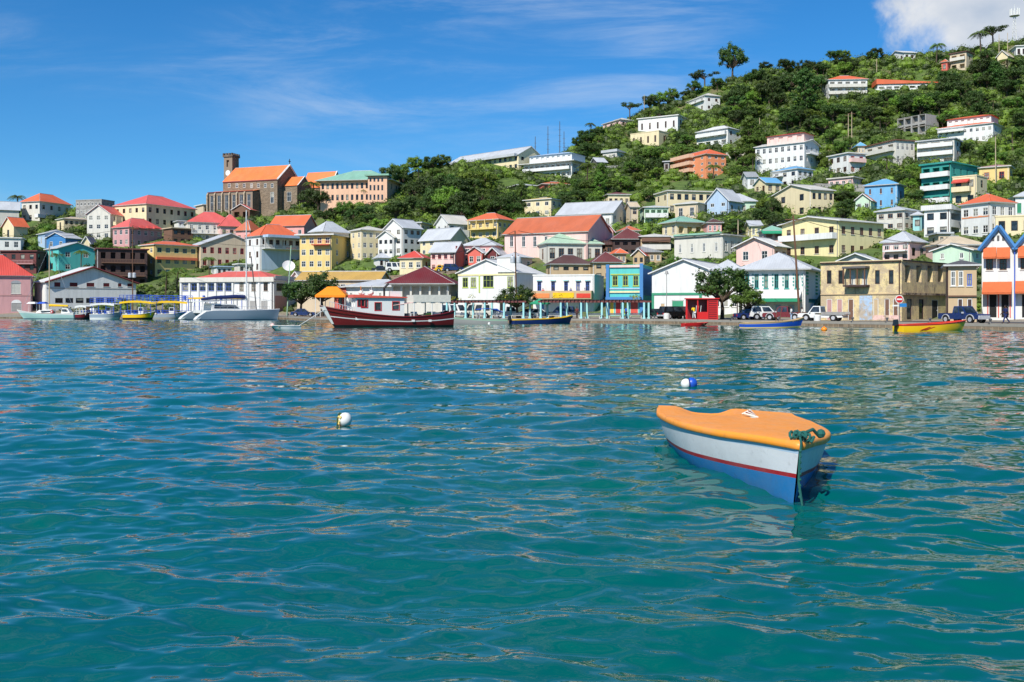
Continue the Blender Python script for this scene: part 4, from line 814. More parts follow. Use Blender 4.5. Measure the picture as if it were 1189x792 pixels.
H('big white gabled warehouse with green trim and roller door', 'green trimmed warehouse', 757, 832, 868, 316, 366, ('gf', 301), 'white', 'white', name='warehouse', cat='warehouse', d=22, oh=.5,
  ex=lambda s: (s.slab(757, 340, 832, 342.5, .12, M('green'), 'green_band'), s.slab(757, 342.5, 759.5, 366, .12, M('green'), 'green_pilaster'), s.slab(812, 342.5, 815, 366, .12, M('green'), 'green_pilaster'), s.door(780, 348.5, 794, 364, 'green'), s.door(767, 352, 772, 365, 'tan'),
     [s.win(x, 322, x+4, 330, 'dark') for x in ()]))
H('white arcaded building with teal quoins, silver hipped roof and scalloped green awning', 'teal quoined arcade', 862, 935, 952, 313, 366, ('hip', 292), 'white', 'silver', name='arcade_building', cat='building', d=16, oh=.9,
  ex=lambda s: ([s.win(x, 318, x+5, 335, 'teal') for x in (865, 876, 887, 899, 911, 923)],
     [s.slab(x, r, x+1.6, r+1.8, .1, M('teal'), 'quoin') for x in (873.5, 885, 896.5, 908.5, 920.5, 931) for r in (318, 322, 326, 330)],
     s.awning(873, 337, 931, 350, 2.6, M('white', 'cloth')), s.slab(873, 346.5, 931, 350.5, 2.64, M('green', 'cloth'), 'valance'),
     [s.door(x, 353, x+7, 366, 'ltblue') for x in (868, 884, 900, 916)], [s.slab(x, r, x+2, r+2, .12, M('green'), 'quoin') for x in (936, 947) for r in range(316, 342, 4)], s.win(939, 347, 949, 351, 'teal')))
def ruin1(s):
    W = [(960, 5.5), (973.5, 5.5), (987, 6), (1001, 6), (1016, 5.5), (1032, 5.5)]
    for i, (x, w) in enumerate(W): s.win(x, 313.5, x+w, 330, 'dark' if i not in (2, 3) else 'shut')
    for x, c in ((960, 'rosegrey'), (972, 'rosegrey'), (985, 'brown'), (1001, 'darkbrown'), (1014, 'tan'), (1027, 'brown'), (1037, 'brown')): s.door(x, 347, x+6, 372, c)
    s.slab(983, 309.5, 1010, 312, 1.3, M('darkgrey'), 'hood'); s.slab(983, 331, 1010, 333, 1.1, M('darkbrown'), 'balcony')
    s.slab(953, 341, 1047, 342.2, .12, M('tan'), 'string_course'); s.slab(998, 343, 1013, 372, .03, M('paleblue', 'ruin'), 'blue_plaster'); s.slab(1013.5, 366, 1046, 372, .03, M('palepink', 'ruin'), 'pink_plaster')
    for x in (1051, 1064, 1077, 1089): s.win(x, 308, x+6, 328, 'open')
    s.slab(953, 303.6, 1047, 305, .25, M('darkbrown', 'wood'), 'wall_plate'); s.slab(1047.5, 303.6, 1099, 305, .25, M('black', 'wood'), 'charred_wall_plate'); s.slab(1048, 340.5, 1099, 343, .35, M('darkbrown', 'ruin'), 'charred_ledge')
    for x in (983.5, 991.5, 999.5, 1008): s.slab(x, 312, x+1, 331, 1.2, M('brown', 'wood'), 'balcony_post', inn=-1.05)
    for x in (1053, 1067): s.win(x, 347, x+5.5, 371, 'dark')
    s.door(1082, 347, 1089, 374, 'dark')
H('yellow plastered stone ruin with burnt corner, empty windows and peeling walls', 'yellow stone ruin', 953, 1047, 1100, 303.5, 373, ('parapet',), (226,204,150), 'darkgrey', name='ruin', cat='ruin', wk='ruin', d=15, ex=ruin1)
H('tan building with dark green hipped roof joined to the ruin', 'tan green roofed building', 1098, 1101, 1134, 309, 374, ('hip', 303), 'tan', 'darkgrey', name='shop_house', cat='building', d=7, oh=.5, y=None,
  ex=lambda s: ([s.win(x, 314, x+5.5, 332, 'dark') for x in (1104, 1113)], s.win(1123, 318, 1128.5, 332, 'blue'), [s.door(x, 347, x+6, 374, 'darkbrown') for x in (1112, 1123)], s.slab(1101, 343, 1134, 344.5, .2, M('brown'), 'ledge')))
def awn(s):
    for x0, x1 in ((1143, 1157), (1158.5, 1173)): s.win(x0+2, 300, x1-4, 314, 'dark'); s.awning(x0-1, 287, x1, 301, 1.2, M('rustroof', 'cloth'))
    s.awning(1141, 327, 1175, 342, 1.6, M('rustroof', 'cloth')); s.door(1148, 341, 1158, 369, 'dark'); s.door(1162, 341, 1172, 369, 'dark')
    for x0, x1 in ((1183, 1197), (1199, 1213)): s.win(x0+2, 298, x1-4, 313, 'dark'); s.awning(x0-1, 285, x1, 300, 1.2, M('rustroof', 'cloth'))
    s.awning(1179, 326, 1213, 341, 1.6, M('rustroof', 'cloth')); s.door(1186, 341, 1196, 369, 'dark'); s.door(1200, 341, 1210, 369, 'dark')
    for x in (1147, 1159.5, 1173): s.slab(x-.6, 341, x+.6, 369, .08, M('redroof'), 'red_reveal')
    s.slab(1139, 286, 1141, 371, .2, M('redframe'), 'trim') if 0 else None
    s.slab(1177.5, 283, 1179, 371, .25, M('royal'), 'downpipe')
    # twin front gables with blue verges over red tiles
    for a, b, px in ((1140, 1180, 1161), (1180, 1222, 1201)):
        sd, u0, _ = s.loc(a, 288, 'F'); _, u1, _ = s.loc(b, 288, 'F'); z0 = s.h; hr = 25*s.mp; um = (u0+u1)/2; m = MB(); m.poly([(u0, -.0, z0), (u1, 0, z0), (um, 0, z0+hr)], s.wm); m.obj('gable', s.root)
        v = MB()
        for p, q in (((u0-.3, z0-.2), (um, z0+hr+.15)), ((u1+.0, z0-.2), (um, z0+hr+.15))): v.tube([(p[0], -.35, p[1]), (q[0], -.35, q[1])], .26, M('blue'), 4)
        v.obj('verge', s.root); r = MB()
        for p in (u0-.3, u1): r.poly([(p, -.3, z0-.15), (p, s.D, z0-.15), (um, s.D, z0+hr+.1), (um, -.3, z0+hr+.1)], M('rustroof', 'roof'))
        r.obj('roof', s.root); l = MB()
        for i in range(3): l.box((um-.75+i*.55, -.08, z0+hr*.38), (um-.5+i*.55, -.003, z0+hr*.62), M('darkgrey'))
        l.obj('louvre', s.root)
H('white twin gabled building with blue verges and orange canvas awnings', 'orange awning building', 1140, 1222, 1222.2, 287, 371, ('none',), 'white', 'rustroof', name='shop_house', cat='building', d=14, ex=awn)
H('low white house with silver hipped roof behind the fishing boat', 'white boat shed', 402, 470, 486, 333, 362, ('hip', 325), 'white', 'silver', F=(1, 6, 'dark', .3), S=(1, 2, 'dark'), name='boat_shed', cat='building', d=9, oh=.8)
H('red walled bar behind the orange tent and the fishing boat', 'red walled bar', 388, 430, 436, 334, 363, ('flat',), 'coral', 'silver', F=(1, 3, 'dark', .3), name='bar', cat='building', d=7)
H('open market hall with great dark red hipped roof', 'dark red market hall', 455, 521, 533, 330, 362, ('hip', 309), 'offwhite', 'darkred', F=(1, 6, 'open', .8, .6), S=(1, 2, 'open'), name='market_hall', cat='hall', d=16, oh=1.2)
H('long shed with sunlit yellow slatted roof beside the cream apartment house', 'yellow slatted shed', 345, 440, 452, 325, 350, ('gs', 315), 'beige', (206,164,74), F=(1, 8, 'dark'), name='market_shed', cat='building', d=10)
H('white side wall building between the cafe and the lime framed shop', 'grey side building', 600, 604, 632, 320, 352, ('flat',), 'silver', 'silver', S=(1, 3, 'dark'), d=8)
H('small white gatehouse with shallow gable right of the white terminal', 'white gatehouse', 336, 350, 362, 325, 350, ('gf', 316), 'offwhite', 'offwhite', F=(1, 2, 'dark'), S=(1, 1))
# orange tent, pergolas
def tent(px0, px1, s_, zt, mat, label):
    A = quay_at(px0, s_); B_ = quay_at(px1, s_); c = (A+B_)/2; w = (B_.x-A.x); t = thing('market_tent', label, 'tent', c); m = MB(); h = 3.7
    a = [(-w/2,-2,h),(w/2,-2,h),(w/2,2.4,h),(-w/2,2.4,h)]; m.hexa(a+[(-w*.16,0,h+zt),(w*.16,0,h+zt),(w*.16,.3,h+zt),(-w*.16,.3,h+zt)], mat)
    for i in range(4): p, q = a[i], a[(i+1) % 4]; m.poly([(p[0],p[1],h-.35),(q[0],q[1],h-.35),q,p], mat)
    m.obj('canopy', t)
    for p in a: q = MB(); q.tube([(p[0]*.97, p[1]*.97, 0), (p[0]*.97, p[1]*.97, h)], .06, M('white', 'paint'), 6); q.obj('pole', t)
tent(370, 402, 19, 1.5, M('orangeb', 'cloth'), 'bright orange canvas tent behind the dark quayside tree')
def pergola(px0, px1, label, gap=None):
    A = quay_at(px0, 2.5); B_ = quay_at(px1, 2.5); d = B_-A; L = d.length; t = thing('pergola', label, 'pergola', A, math.atan2(d.y, d.x)); n = max(3, round(L/2.9))
    for i in range(n+1):
        for y in (0, 3.2): m = MB(); m.box((L*i/n-.13, y-.13, 0), (L*i/n+.13, y+.13, 2.35), M('aqua')); m.box((L*i/n-.2, y-.2, 0), (L*i/n+.2, y+.2, .25), M('aqua')); m.obj('post', t)
    m = MB()
    for y in (0, 3.2): m.box((-.4, y-.1, 2.352), (L+.4, y+.1, 2.6), M('maroon'))
    for i in range(int(L/.55)): m.box((i*.55, -.5, 2.602), (i*.55+.12, 3.7, 2.75), M('darkbrown'))
    m.obj('roof_beams', t)
    return A, math.atan2(d.y, d.x), L
PG = [pergola(519, 608, 'long pergola with pale blue posts in front of the lime framed shop'), pergola(628, 748, 'long pergola with pale blue posts in front of the white cafe')]
def bench(p, rz, label, group):
    t = thing('bench', label, 'bench', p, rz, group); m = MB(); m.box((-.9, -.2, .42), (.9, .22, .48), M('seat')); m.obj('seat', t)
    m = MB(); 
    for z in (.56, .72): m.box((-.9, .22, z), (.9, .26, z+.12), M('seat'))
    m.obj('backrest', t)
    for x in (-.8, .8): m = MB(); m.box((x-.05, -.18, 0), (x+.05, .26, .42), M('seat')); m.box((x-.05, .26, 0), (x+.05, .3, .84), M('seat')); m.obj('leg', t)
    return t
b0 = None
for (A, rz, L), nm in zip(PG, ('lime framed shop', 'white cafe')):
    n = int(L/2.9)
    for i in range(n):
        p = A+Vector((math.cos(rz)*(i+.5)*L/n-math.sin(rz)*1.6, math.sin(rz)*(i+.5)*L/n+math.cos(rz)*1.6, 0))
        if b0 is None: b0 = t = bench(p, rz, 'x', 'benches under the pergolas')
        else: t = copy_tree(b0); t.location = p; t.rotation_euler.z = rz
        t['label'] = 'white slatted bench under the pergola in front of the '+nm

# ------------------------------------------------------------------ poles, signs, wires
def pole(base, h, label, lean=(0, 0), r=.14, mat='brown', cross=True, lamp=False, transformer=False, top=None, name='utility_pole', cat='pole', kind='wood', zx=0):
    t = thing(name, label, cat, base); m = MB(); tp = Vector((lean[0], lean[1], h)); m.tube([(0,0,-.6), tp], [r, r*.65], M(mat, kind), 8); m.obj('shaft', t)
    if cross: m = MB(); m.box((tp.x-1.0, tp.y-.06, h-.6), (tp.x+1.0, tp.y+.06, h-.48), M('brown', 'wood')); m.obj('crossarm', t)
    if lamp: m = MB(); m.tube([(tp.x, tp.y, h-.3), (tp.x-.7, tp.y-.4, h+.1), (tp.x-1.3, tp.y-.7, h+.1)], .04, M('grey', 'metal'), 6); m.ball((tp.x-1.5, tp.y-.8, h+.08), .26, M('offwhite', 'paint'), 8, (1.3, .8, .5)); m.obj('lamp_head', t)
    if transformer:
        z = h*transformer; x = tp.x*transformer
        for dx in (-.45, .45): m = MB(); m.lathe([(0,0),(.34,0),(.36,.1),(.36,.9),(.3,1.0),(0,1.02)], M('silver', 'metal'), 12, (x+dx, -.3, z)); m.tube([(x+dx,-.3,z+1),(x+dx,-.3,z+1.25)], .05, M('brown'), 6); m.obj('transformer', t)
    return base+tp
def up(px, r0, r1, y=None, s=None):
    b = quay_at(px, s) if s is not None else place(px, r1) if y is None else at(px, r1, y); return b, (HR-r0)*b.y/FP+CH-b.z
def qpole(px, r0, s, label, px2=None, **kw):
    b, h = up(px, r0, 0, s=s); return pole(b, h, label, lean=((px2-px)*b.y/FP if px2 else 0, 0), **kw)
p155 = qpole(154, 262, 12, 'wooden utility pole with twin grey transformers beside the red trimmed warehouse', transformer=.42, lamp=False)
p337 = qpole(333, 285, 12, 'green painted utility pole in front of the white terminal', 338, mat='palegreen', r=.13)
p600 = qpole(600, 268, 8, 'wooden utility pole in front of the lime framed shop', 598, r=.13, transformer=.63)
p921 = qpole(929, 250, 8, 'leaning wooden utility pole in front of the teal quoined arcade', 921, r=.16)
qpole(774, 316, 4, 'tall thin street lamp before the green trimmed warehouse', r=.06, mat='grey', kind='metal', cross=False, lamp=False, name='street_lamp', cat='street lamp')
b_, h_ = up(774, 316, 0, s=4); m = MB(); m.lathe([(.0,0),(.3,.02),(.16,.45),(.05,.5),(0,.5)], M('grey', 'metal'), 10); lo = m.obj('lamp_shade', bpy.data.objects['street_lamp']); lo.location = (0, 0, h_-.3)
hp = []
for px, r0, r1, lab in ((985, 132, 172, 'left of the twin power poles on the hillside above the red veranda house'), (989, 130, 172, 'right of the twin power poles on the hillside above the red veranda house'), (1156, 158, 218, 'grey pole with street light above the yellow bungalow'),
        (748, 110, 136, 'tall pole on the left shoulder of the hill by the long white flat house'), (857, 255, 277, 'short wooden pole right of the long grey white block'), (882, 137, 160, 'thin pole in the woods above the large white house'), (1018, 68, 90, 'thin pole on the hill crest left of the long stilt house'),
        (1160, 40, 66, 'left pole on the hill crest near the ledge cream house'), (1170, 38, 64, 'right pole on the hill crest beside the aerial mast')):
    b, h = up(px, r0, r1); hp.append(pole(b, h, lab, r=.13, mat='beige', lamp=(px == 1156), cross=px in (985, 989)))
for px, r0, lab in ((622, 155, 'shortest radio mast behind the long ridge building'), (637, 143, 'second radio mast behind the blue roofed hotel'), (651, 137, 'tallest radio mast behind the blue roofed hotel'), (656, 149, 'thin radio mast right of the tallest one')):
    b, h = up(px, r0, 189); b = b+Vector((0, 6, -1)); t = thing('radio_mast', lab, 'mast', b); m = MB(); m.tube([(0,0,0),(0,0,h+1)], [.16,.1], M('darkgrey', 'metal'), 5); m.obj('shaft', t); m = MB()
    for k in range(5): m.box((-.5, -.03, h*(.35+.13*k)), (.5, .03, h*(.35+.13*k)+.08), M('darkgrey', 'metal'))
    m.obj('rungs', t)
b, h = up(1178, 8, 50); t = thing('aerial_mast', 'white lattice aerial mast with crown of antennas at the upper right', 'mast', b); m = MB()
for k in range(4):
    a = math.pi/2*k+.4; m.tube([(1.1*math.cos(a),1.1*math.sin(a),-2),(.45*math.cos(a),.45*math.sin(a),h-3)], .1, M('white', 'metal'), 5)
    for j in range(8):
        z0, z1 = (h-3)*j/8, (h-3)*(j+1)/8; r0 = 1.1-.65*j/8; r1 = 1.1-.65*(j+1)/8; a2 = a+math.pi/2
        m.tube([(r0*math.cos(a),r0*math.sin(a),z0),(r1*math.cos(a2),r1*math.sin(a2),z1)], .05, M('white', 'metal'), 4)
m.obj('lattice', t); m = MB()
for k in range(9): a = 2*math.pi*k/9; m.box((1.5*math.cos(a)-.18,1.5*math.sin(a)-.18,h-3.2),(1.5*math.cos(a)+.18,1.5*math.sin(a)+.18,h-.8), M('white','paint'))
m.lathe([(0,h-3.3),(1.7,h-3.3),(1.7,h-3.1),(0,h-3.1)], M('white','metal'), 12); m.tube([(0,0,h-3),(0,0,h+1)], .08, M('white','metal'), 5); m.obj('antennas', t)
def wire(a, b, sag, label, r=.03):
    n = 14; P = [a.lerp(b, i/n)-Vector((0, 0, sag*4*(i/n)*(1-i/n))) for i in range(n+1)]; m = MB(); m.tube([p-a for p in P], r, M('black', 'paint'), 4); o = m.obj('power_cable'); o.location = a; tag(o, label, 'cable', 'power cables over the town')
e1 = at(660, 292, 150); e2 = at(1240, 262, 112)
for dz in (0,): 
    wire(p921-Vector((.8,0,.5)), at(790, 272, 160), 1.2, 'black power cable running left from the leaning pole')
    wire(p921+Vector((.8,0,-.5)), hp[4], 1.0, 'black power cable from the leaning pole to the short hillside pole')
    wire(hp[0], at(880, 140, 330), 3, 'upper power cable running left from the twin hillside poles'); wire(hp[1], at(1060, 150, 300), 2, 'power cable running right from the twin hillside poles')
    wire(p600, at(480, 300, 170), 1.0, 'black power cable running left from the pole by the lime framed shop'); wire(p337, p155, 1.5, 'long black power cable between the terminal pole and the transformer pole')
# stop sign on the quay corner
b = quay_at(1044, 3.2); t = thing('stop_sign', 'round red stop sign with white band on a thin post before the ruin', 'road sign', b); m = MB(); m.tube([(0,0,0),(0,0,3.0)], .04, M('grey','metal'), 8); m.obj('post', t)
hs = CH+(HR-347.5)*b.y/FP-b.z; m = MB(); m.lathe([(0,0),(.46,0),(.46,.04),(0,.04)], M('white','paint'), 24); d = m.obj('sign_plate', t); d.location = (0,-.05,hs); d.rotation_euler = (R(90),0,0)
m = MB(); m.lathe([(0,.042),(.38,.042),(.38,.06),(0,.06)], M('red','paint'), 24); q = m.obj('red_disc', d); m = MB(); m.box((-.3,-.085,.062),(.3,.085,.075), M('white','paint')); m.obj('white_bar', d)
m = MB(); m.box((-.75,-.06,hs-.78),(-.05,-.03,hs-.62), M('white','paint')); m.box((.05,-.06,hs-.85),(.8,-.03,hs-.45), M('blue','paint')); m.obj('direction_plates', t)

p = HS['white gatehouse'] if 'white gatehouse' in HS else None
b = place(335, 345); t = thing('satellite_dish', 'large white satellite dish above the right end of the white terminal', 'satellite dish', Vector((b.x, b.y, b.z))); hz = CH+(HR-310)*b.y/FP-b.z; m = MB(); m.tube([(0,0,-1),(0,0,hz-.3)], .08, M('grey','metal'), 6); m.obj('mast', t)
m = MB(); m.lathe([(0,0),(.5,.06),(1.0,.25),(1.4,.5),(1.42,.52),(1.0,.3),(.5,.1),(0,.04)], M('white','paint'), 18); m.tube([(0,0,0),(0,0,.8)], .03, M('grey','metal'), 5); d = m.obj('dish', t); d.location = (0, -.1, hz); d.rotation_euler = (R(58), 0, R(20))

wire(p921+Vector((.8, 0, -.5)), at(1189, 285, 120), 1.3, 'black power cable running right over the ruin from the leaning pole')
wire(p921-Vector((.8, 0, .6)), p600+Vector((.5, 0, 0)), 2.2, 'long black power cable from the leaning pole to the pole by the lime framed shop')
wire(p155-Vector((.8, 0, .5)), at(-40, 268, 205), 1.5, 'black power cable running left from the transformer pole')
wire(hp[2], at(1240, 190, 250), 1.5, 'power cable running right from the grey pole with street light')
# ------------------------------------------------------------------ water: real waves from a wave spectrum
def wave_tile(N, L, lo, hi, rms, wdir, seed, pw=4.0, spread=2):
    rg = np.random.default_rng(seed); k = 2*np.pi*np.fft.fftfreq(N, L/N); kx, ky = np.meshgrid(k, k); kk = np.hypot(kx, ky); kk[0, 0] = 1
    c = np.abs((kx*math.cos(wdir)+ky*math.sin(wdir))/kk); A = kk**(-pw/2)*(.18+c**spread)
    A *= np.exp(-(2*np.pi/hi/kk)**2*.5)*np.exp(-(kk*lo/2/np.pi)**2*.5); A[0, 0] = 0
    Hf = A*(rg.standard_normal((N, N))+1j*rg.standard_normal((N, N))); h = np.real(np.fft.ifft2(Hf))
    sl = np.sqrt(np.mean(np.gradient(h, L/N, axis=0)**2+np.gradient(h, L/N, axis=1)**2)); return h*rms/sl
def sample(h, L, x, y):
    N = h.shape[0]; u = (x/L*N) % N; v = (y/L*N) % N; i = u.astype(int); j = v.astype(int); a = u-i; b = v-j; i1 = (i+1) % N; j1 = (j+1) % N
    return h[j, i]*(1-a)*(1-b)+h[j, i1]*a*(1-b)+h[j1, i]*(1-a)*b+h[j1, i1]*a*b
TA = wave_tile(512, 11.3, .2, 1.25, .125, R(86), 3, 3.7); TB = wave_tile(256, 37.0, .9, 3.2, .062, R(97), 5, 4.2); TC = wave_tile(256, 61.0, 2.5, 9, .022, R(70), 8, 4.4)
def wave_h(x, y):
    x = np.asarray(x, float); y = np.asarray(y, float); calm = .8+.35*np.sin(x*.05+1.3)*np.sin(y*.041+.4)
    rr = np.clip(1.15-np.hypot(x, y)/260, .55, 1.1)
    return (sample(TA, 11.3, x+.25*y, y-.1*x)*calm+sample(TB, 37., x, y)+sample(TC, 61., x, y))*rr
def water_mat():
    m = bpy.data.materials.new('water'); m.use_nodes = True; T = NT(m.node_tree); b = T.n['Principled BSDF']; ob = T.node('ShaderNodeTexCoord').outputs['Object']
    n = T.noise(ob, .12, 3); n2 = T.noise(T.mapping(ob, sc=(1, 1.6, 1)), 5.5, 3, .55)
    T.l.new(T.mix(T.mapr(n, .35, .65), WAT[0], WAT[1]), b.inputs['Base Color'])
    b.inputs['Roughness'].default_value = .02; b.inputs['IOR'].default_value = 1.5
    T.l.new(T.node('ShaderNodeBump', {'Strength': .22, 'Distance': .012, 'Height': n2}).outputs[0], b.inputs['Normal']); return m
WAT = ((.0, .084, .09), (.0, .094, .072))
def build_water():
    ys = []; y = 1.2
    while y < 215: ys.append(y); y += min(.22, max(.012, y*y/(CH*995)*.9))
    ys = np.array(ys+[300, 800, 3000, 9000]); px = np.array([-30000, -12000, -6000, -3000, -1500]+list(np.arange(-700, 1900, 3.4))+[2600, 4000, 8000, 14000, 30000])
    X = (px[None, :]-CX)*ys[:, None]/FP; Y = np.repeat(ys[:, None], len(px), 1); Z = wave_h(X, Y); Z[ys > 215] = -.2; Z[:, (px < -700) | (px > 1900)] *= .3
    # quiet the water a little against hulls and quay
    n, m = X.shape; co_ = np.stack([X, Y, Z], -1).reshape(-1, 3).astype(np.float32)
    i = np.arange(n-1)[:, None]*m+np.arange(m-1)[None, :]; F = np.stack([i, i+1, i+m+1, i+m], -1).reshape(-1, 4)
    me = bpy.data.meshes.new('water'); me.vertices.add(len(co_)); me.vertices.foreach_set('co', co_.ravel()); me.loops.add(F.size); me.loops.foreach_set('vertex_index', F.ravel().astype(np.int32))
    me.polygons.add(len(F)); me.polygons.foreach_set('loop_start', np.arange(0, F.size, 4, dtype=np.int32)); me.polygons.foreach_set('use_smooth', np.ones(len(F), bool)); me.update(calc_edges=True)
    me.materials.append(water_mat()); tag(link('water', me), kind='structure')
build_water()

# ------------------------------------------------------------------ trees
def leaf_cloud(rg, clumps, per, size, flat=.0):
    """leaf sized faces scattered over clumps; clumps = [(x,y,z,r,rz)]"""
    V = []; 
    for (x, y, z, r, rz) in clumps:
        n = max(10, int(per*r*r)); d = rg.standard_normal((n, 3)); d /= np.linalg.norm(d, axis=1)[:, None]; rad = rg.uniform(.62, 1.25, n)[:, None]
        c = np.array([x, y, z])+d*rad*np.array([r, r, rz]); nrm = d*np.array([1, 1, .9])+rg.standard_normal((n, 3))*.55+np.array([0, 0, .35]); nrm /= np.linalg.norm(nrm, axis=1)[:, None]
        u = np.cross(nrm, rg.standard_normal((n, 3))); u /= np.linalg.norm(u, axis=1)[:, None]; v = np.cross(nrm, u); s = size*rg.uniform(.6, 1.25, n)[:, None]
        V.append(np.stack([c-u*s, c-v*s*.5, c+u*s, c+v*s*.5], 1))
    V = np.concatenate(V).reshape(-1, 3); F = np.arange(len(V)).reshape(-1, 4); return V, F
def cloud_mesh(name, V, F, mat, cores=()):
    b = MB()
    rg = random.Random(4)
    for (x, y, z, r, rz) in cores: b.ball((x, y, z), r*.72, mat, 8, (1, 1, rz/r), .12, rg)
    nv = len(b.v); me = bpy.data.meshes.new(name); me.from_pydata(b.v+[tuple(v) for v in V.tolist()], [], b.f+[tuple(f) for f in (F+nv).tolist()]); me.materials.append(mat); me.update(); return me
def tree_meshes(kind, seed):
    rg = np.random.default_rng(seed); rd = random.Random(seed); cl = []; tr = MB(); bark = M('bark', 'wood')
    if kind == 'round':
        Rr, Hh = 3.1, 2.5; zc = 4.0
        for i in range(34):
            a = rd.uniform(0, 6.28); q = rd.random()**.5; ph = rd.uniform(-.5, 1.2); cl.append((Rr*q*.95*math.cos(a), Rr*q*.95*math.sin(a), zc+Hh*ph*.78*(1-q*.5)+rd.uniform(-.25, .25), rd.uniform(.45, 1.05), rd.uniform(.35, .8)))
        for i in range(6): a = 6.28*i/6+rd.uniform(-.4, .4); cl.append((Rr*1.0*math.cos(a), Rr*1.0*math.sin(a), zc-.6+rd.uniform(-.5, .7), rd.uniform(.4, .8), .45))
        th = 2.4
    elif kind == 'tall':
        zc = 5
        for i in range(36): a = i*2.4+rd.uniform(-.4, .4); t = i/35; q = (2.0 if i % 3 else 2.9)*math.sin(math.pi*(.14+.8*t))*rd.uniform(.5, 1.1); cl.append((q*.8*math.cos(a), q*.8*math.sin(a), 2.6+t*6.0, rd.uniform(.45, .95), rd.uniform(.35, .7)))
        th = 3.
    elif kind == 'flat':       # umbrella crowned tree, sky showing through
        for i in range(13): a = rd.uniform(0, 6.28); q = 3.6*rd.random()**.5; cl.append((q*math.cos(a), q*math.sin(a), 5.4+rd.uniform(-.5, .7)-.05*q*q, rd.uniform(.7, 1.1), rd.uniform(.28, .42)))
        th = 4.2
    elif kind == 'bush':
        for i in range(9): a = rd.uniform(0, 6.28); q = 1.5*rd.random()**.5; cl.append((q*math.cos(a), q*math.sin(a), rd.uniform(.4, 1.7), rd.uniform(.6, 1.0), rd.uniform(.5, .85)))
        th = .6
    top = max(c[2] for c in cl)
    tr.tube([(0,0,-1.2), (.1,.05,th*.5), (.05,-.1,th)], [.3,.22,.18], bark, 7)
    for c in cl[::2]: tr.tube([(.05,-.1,th*.85), (c[0]*.5, c[1]*.5, (th+c[2])*.5), (c[0], c[1], c[2])], [.13,.08,.03], bark, 5)
    return cl, tr.mesh('trunk')
LEAFM = {k: M(k, 'leaf') for k in ('leafdark', 'leaf', 'leaflight')}
TV = {}
for kind, n in (('round', 4), ('tall', 2), ('flat', 2), ('bush', 2)):
    for v in range(n):
        cl, tm = tree_meshes(kind, 11*v+len(kind)); rg = np.random.default_rng(v+7)
        V, F = leaf_cloud(rg, cl, 150 if kind != 'flat' else 190, .19)
        cores = [(c[0], c[1], c[2], c[3]*.8, c[4]*.8) for c in cl] if kind != 'flat' else []
        for col in (('leafdark', 'leaf', 'leaflight') if kind in ('round', 'bush') else ('leafdark',) if kind == 'flat' else ('leafdark', 'leaf')):
            TV[kind, v, col] = (cloud_mesh('crown', V, F, LEAFM[col], cores), tm)
def palm_meshes(seed):
    rd = random.Random(seed); t = MB(); b = MB(); H_ = 5.2; cx = rd.uniform(-.7, .7)
    t.tube([(0,0,-1), (cx*.3,0,H_*.35), (cx*.7,0,H_*.7), (cx,0,H_)], [.2,.16,.13,.14], M('bark', 'wood'), 7); m = M('palm', 'leaf')
    for i in range(17):
        a = 6.28*i/17+rd.uniform(-.15, .15); L = rd.uniform(2.1, 2.9); e = rd.uniform(-.1, 1.0); P = []
        for j in range(7): u = j/6; P.append(Vector((cx+math.cos(a)*L*u*(1-.12*u*e), math.sin(a)*L*u*(1-.12*u*e), H_+L*(e*u*.75-(.35+.5*e)*u*u*1.15))))
        b.tube(P, [.04]*6+[.01], m, 4)
        side = Vector((-math.sin(a), math.cos(a), 0))
        for j in range(1, 14):
            u = j/14; k = min(5, int(u*6)); f = u*6-k; p = P[k].lerp(P[k+1], f); d = (P[k+1]-P[k]).normalized(); l = .75*math.sin(math.pi*min(1, u*.85+.15))+.1
            for sg in (1, -1): q = p+side*sg*l*.8+d*l*.45-Vector((0,0,l*.35)); b.poly([p-d*.05, p+d*.07, q], m)
    return b.mesh('crown', uv=False), t.mesh('trunk')
for v in range(2): TV['palm', v, 'palm'] = palm_meshes(v+3)
TREES = []; treeseen = {}
LOOK = {('round','leafdark'): ['dark green rounded tree', 'deep green spreading tree'], ('round','leaf'): ['leafy mid green tree', 'broad bushy green tree'], ('round','leaflight'): ['bright yellow green tree', 'pale green rounded tree'],
  ('tall','leafdark'): ['tall dark green tree'], ('tall','leaf'): ['tall mid green tree'], ('flat','leafdark'): ['flat topped tree with open crown'], ('bush','leafdark'): ['low dark bush'], ('bush','leaf'): ['low green bush'], ('bush','leaflight'): ['low bright green bush'], ('palm','palm'): ['feathery palm tree']}
def near_text(px, row, y):
    c = []
    for l, t, r, b, Y, short in RECTS:
        dx = 0 if l <= px <= r else min(abs(px-l), abs(px-r)); dy = 0 if t <= row <= b else min(abs(row-t), abs(row-b))
        c.append((math.hypot(dx, dy*1.2), l, t, r, b, short))
    c.sort(); out = []
    for _, l, t, r, b, short in c[:3]:
        w = 'right of' if px > r else 'left of' if px < l else 'above' if row < (t+b)/2 else 'below'; out.append((w, short))
    return out
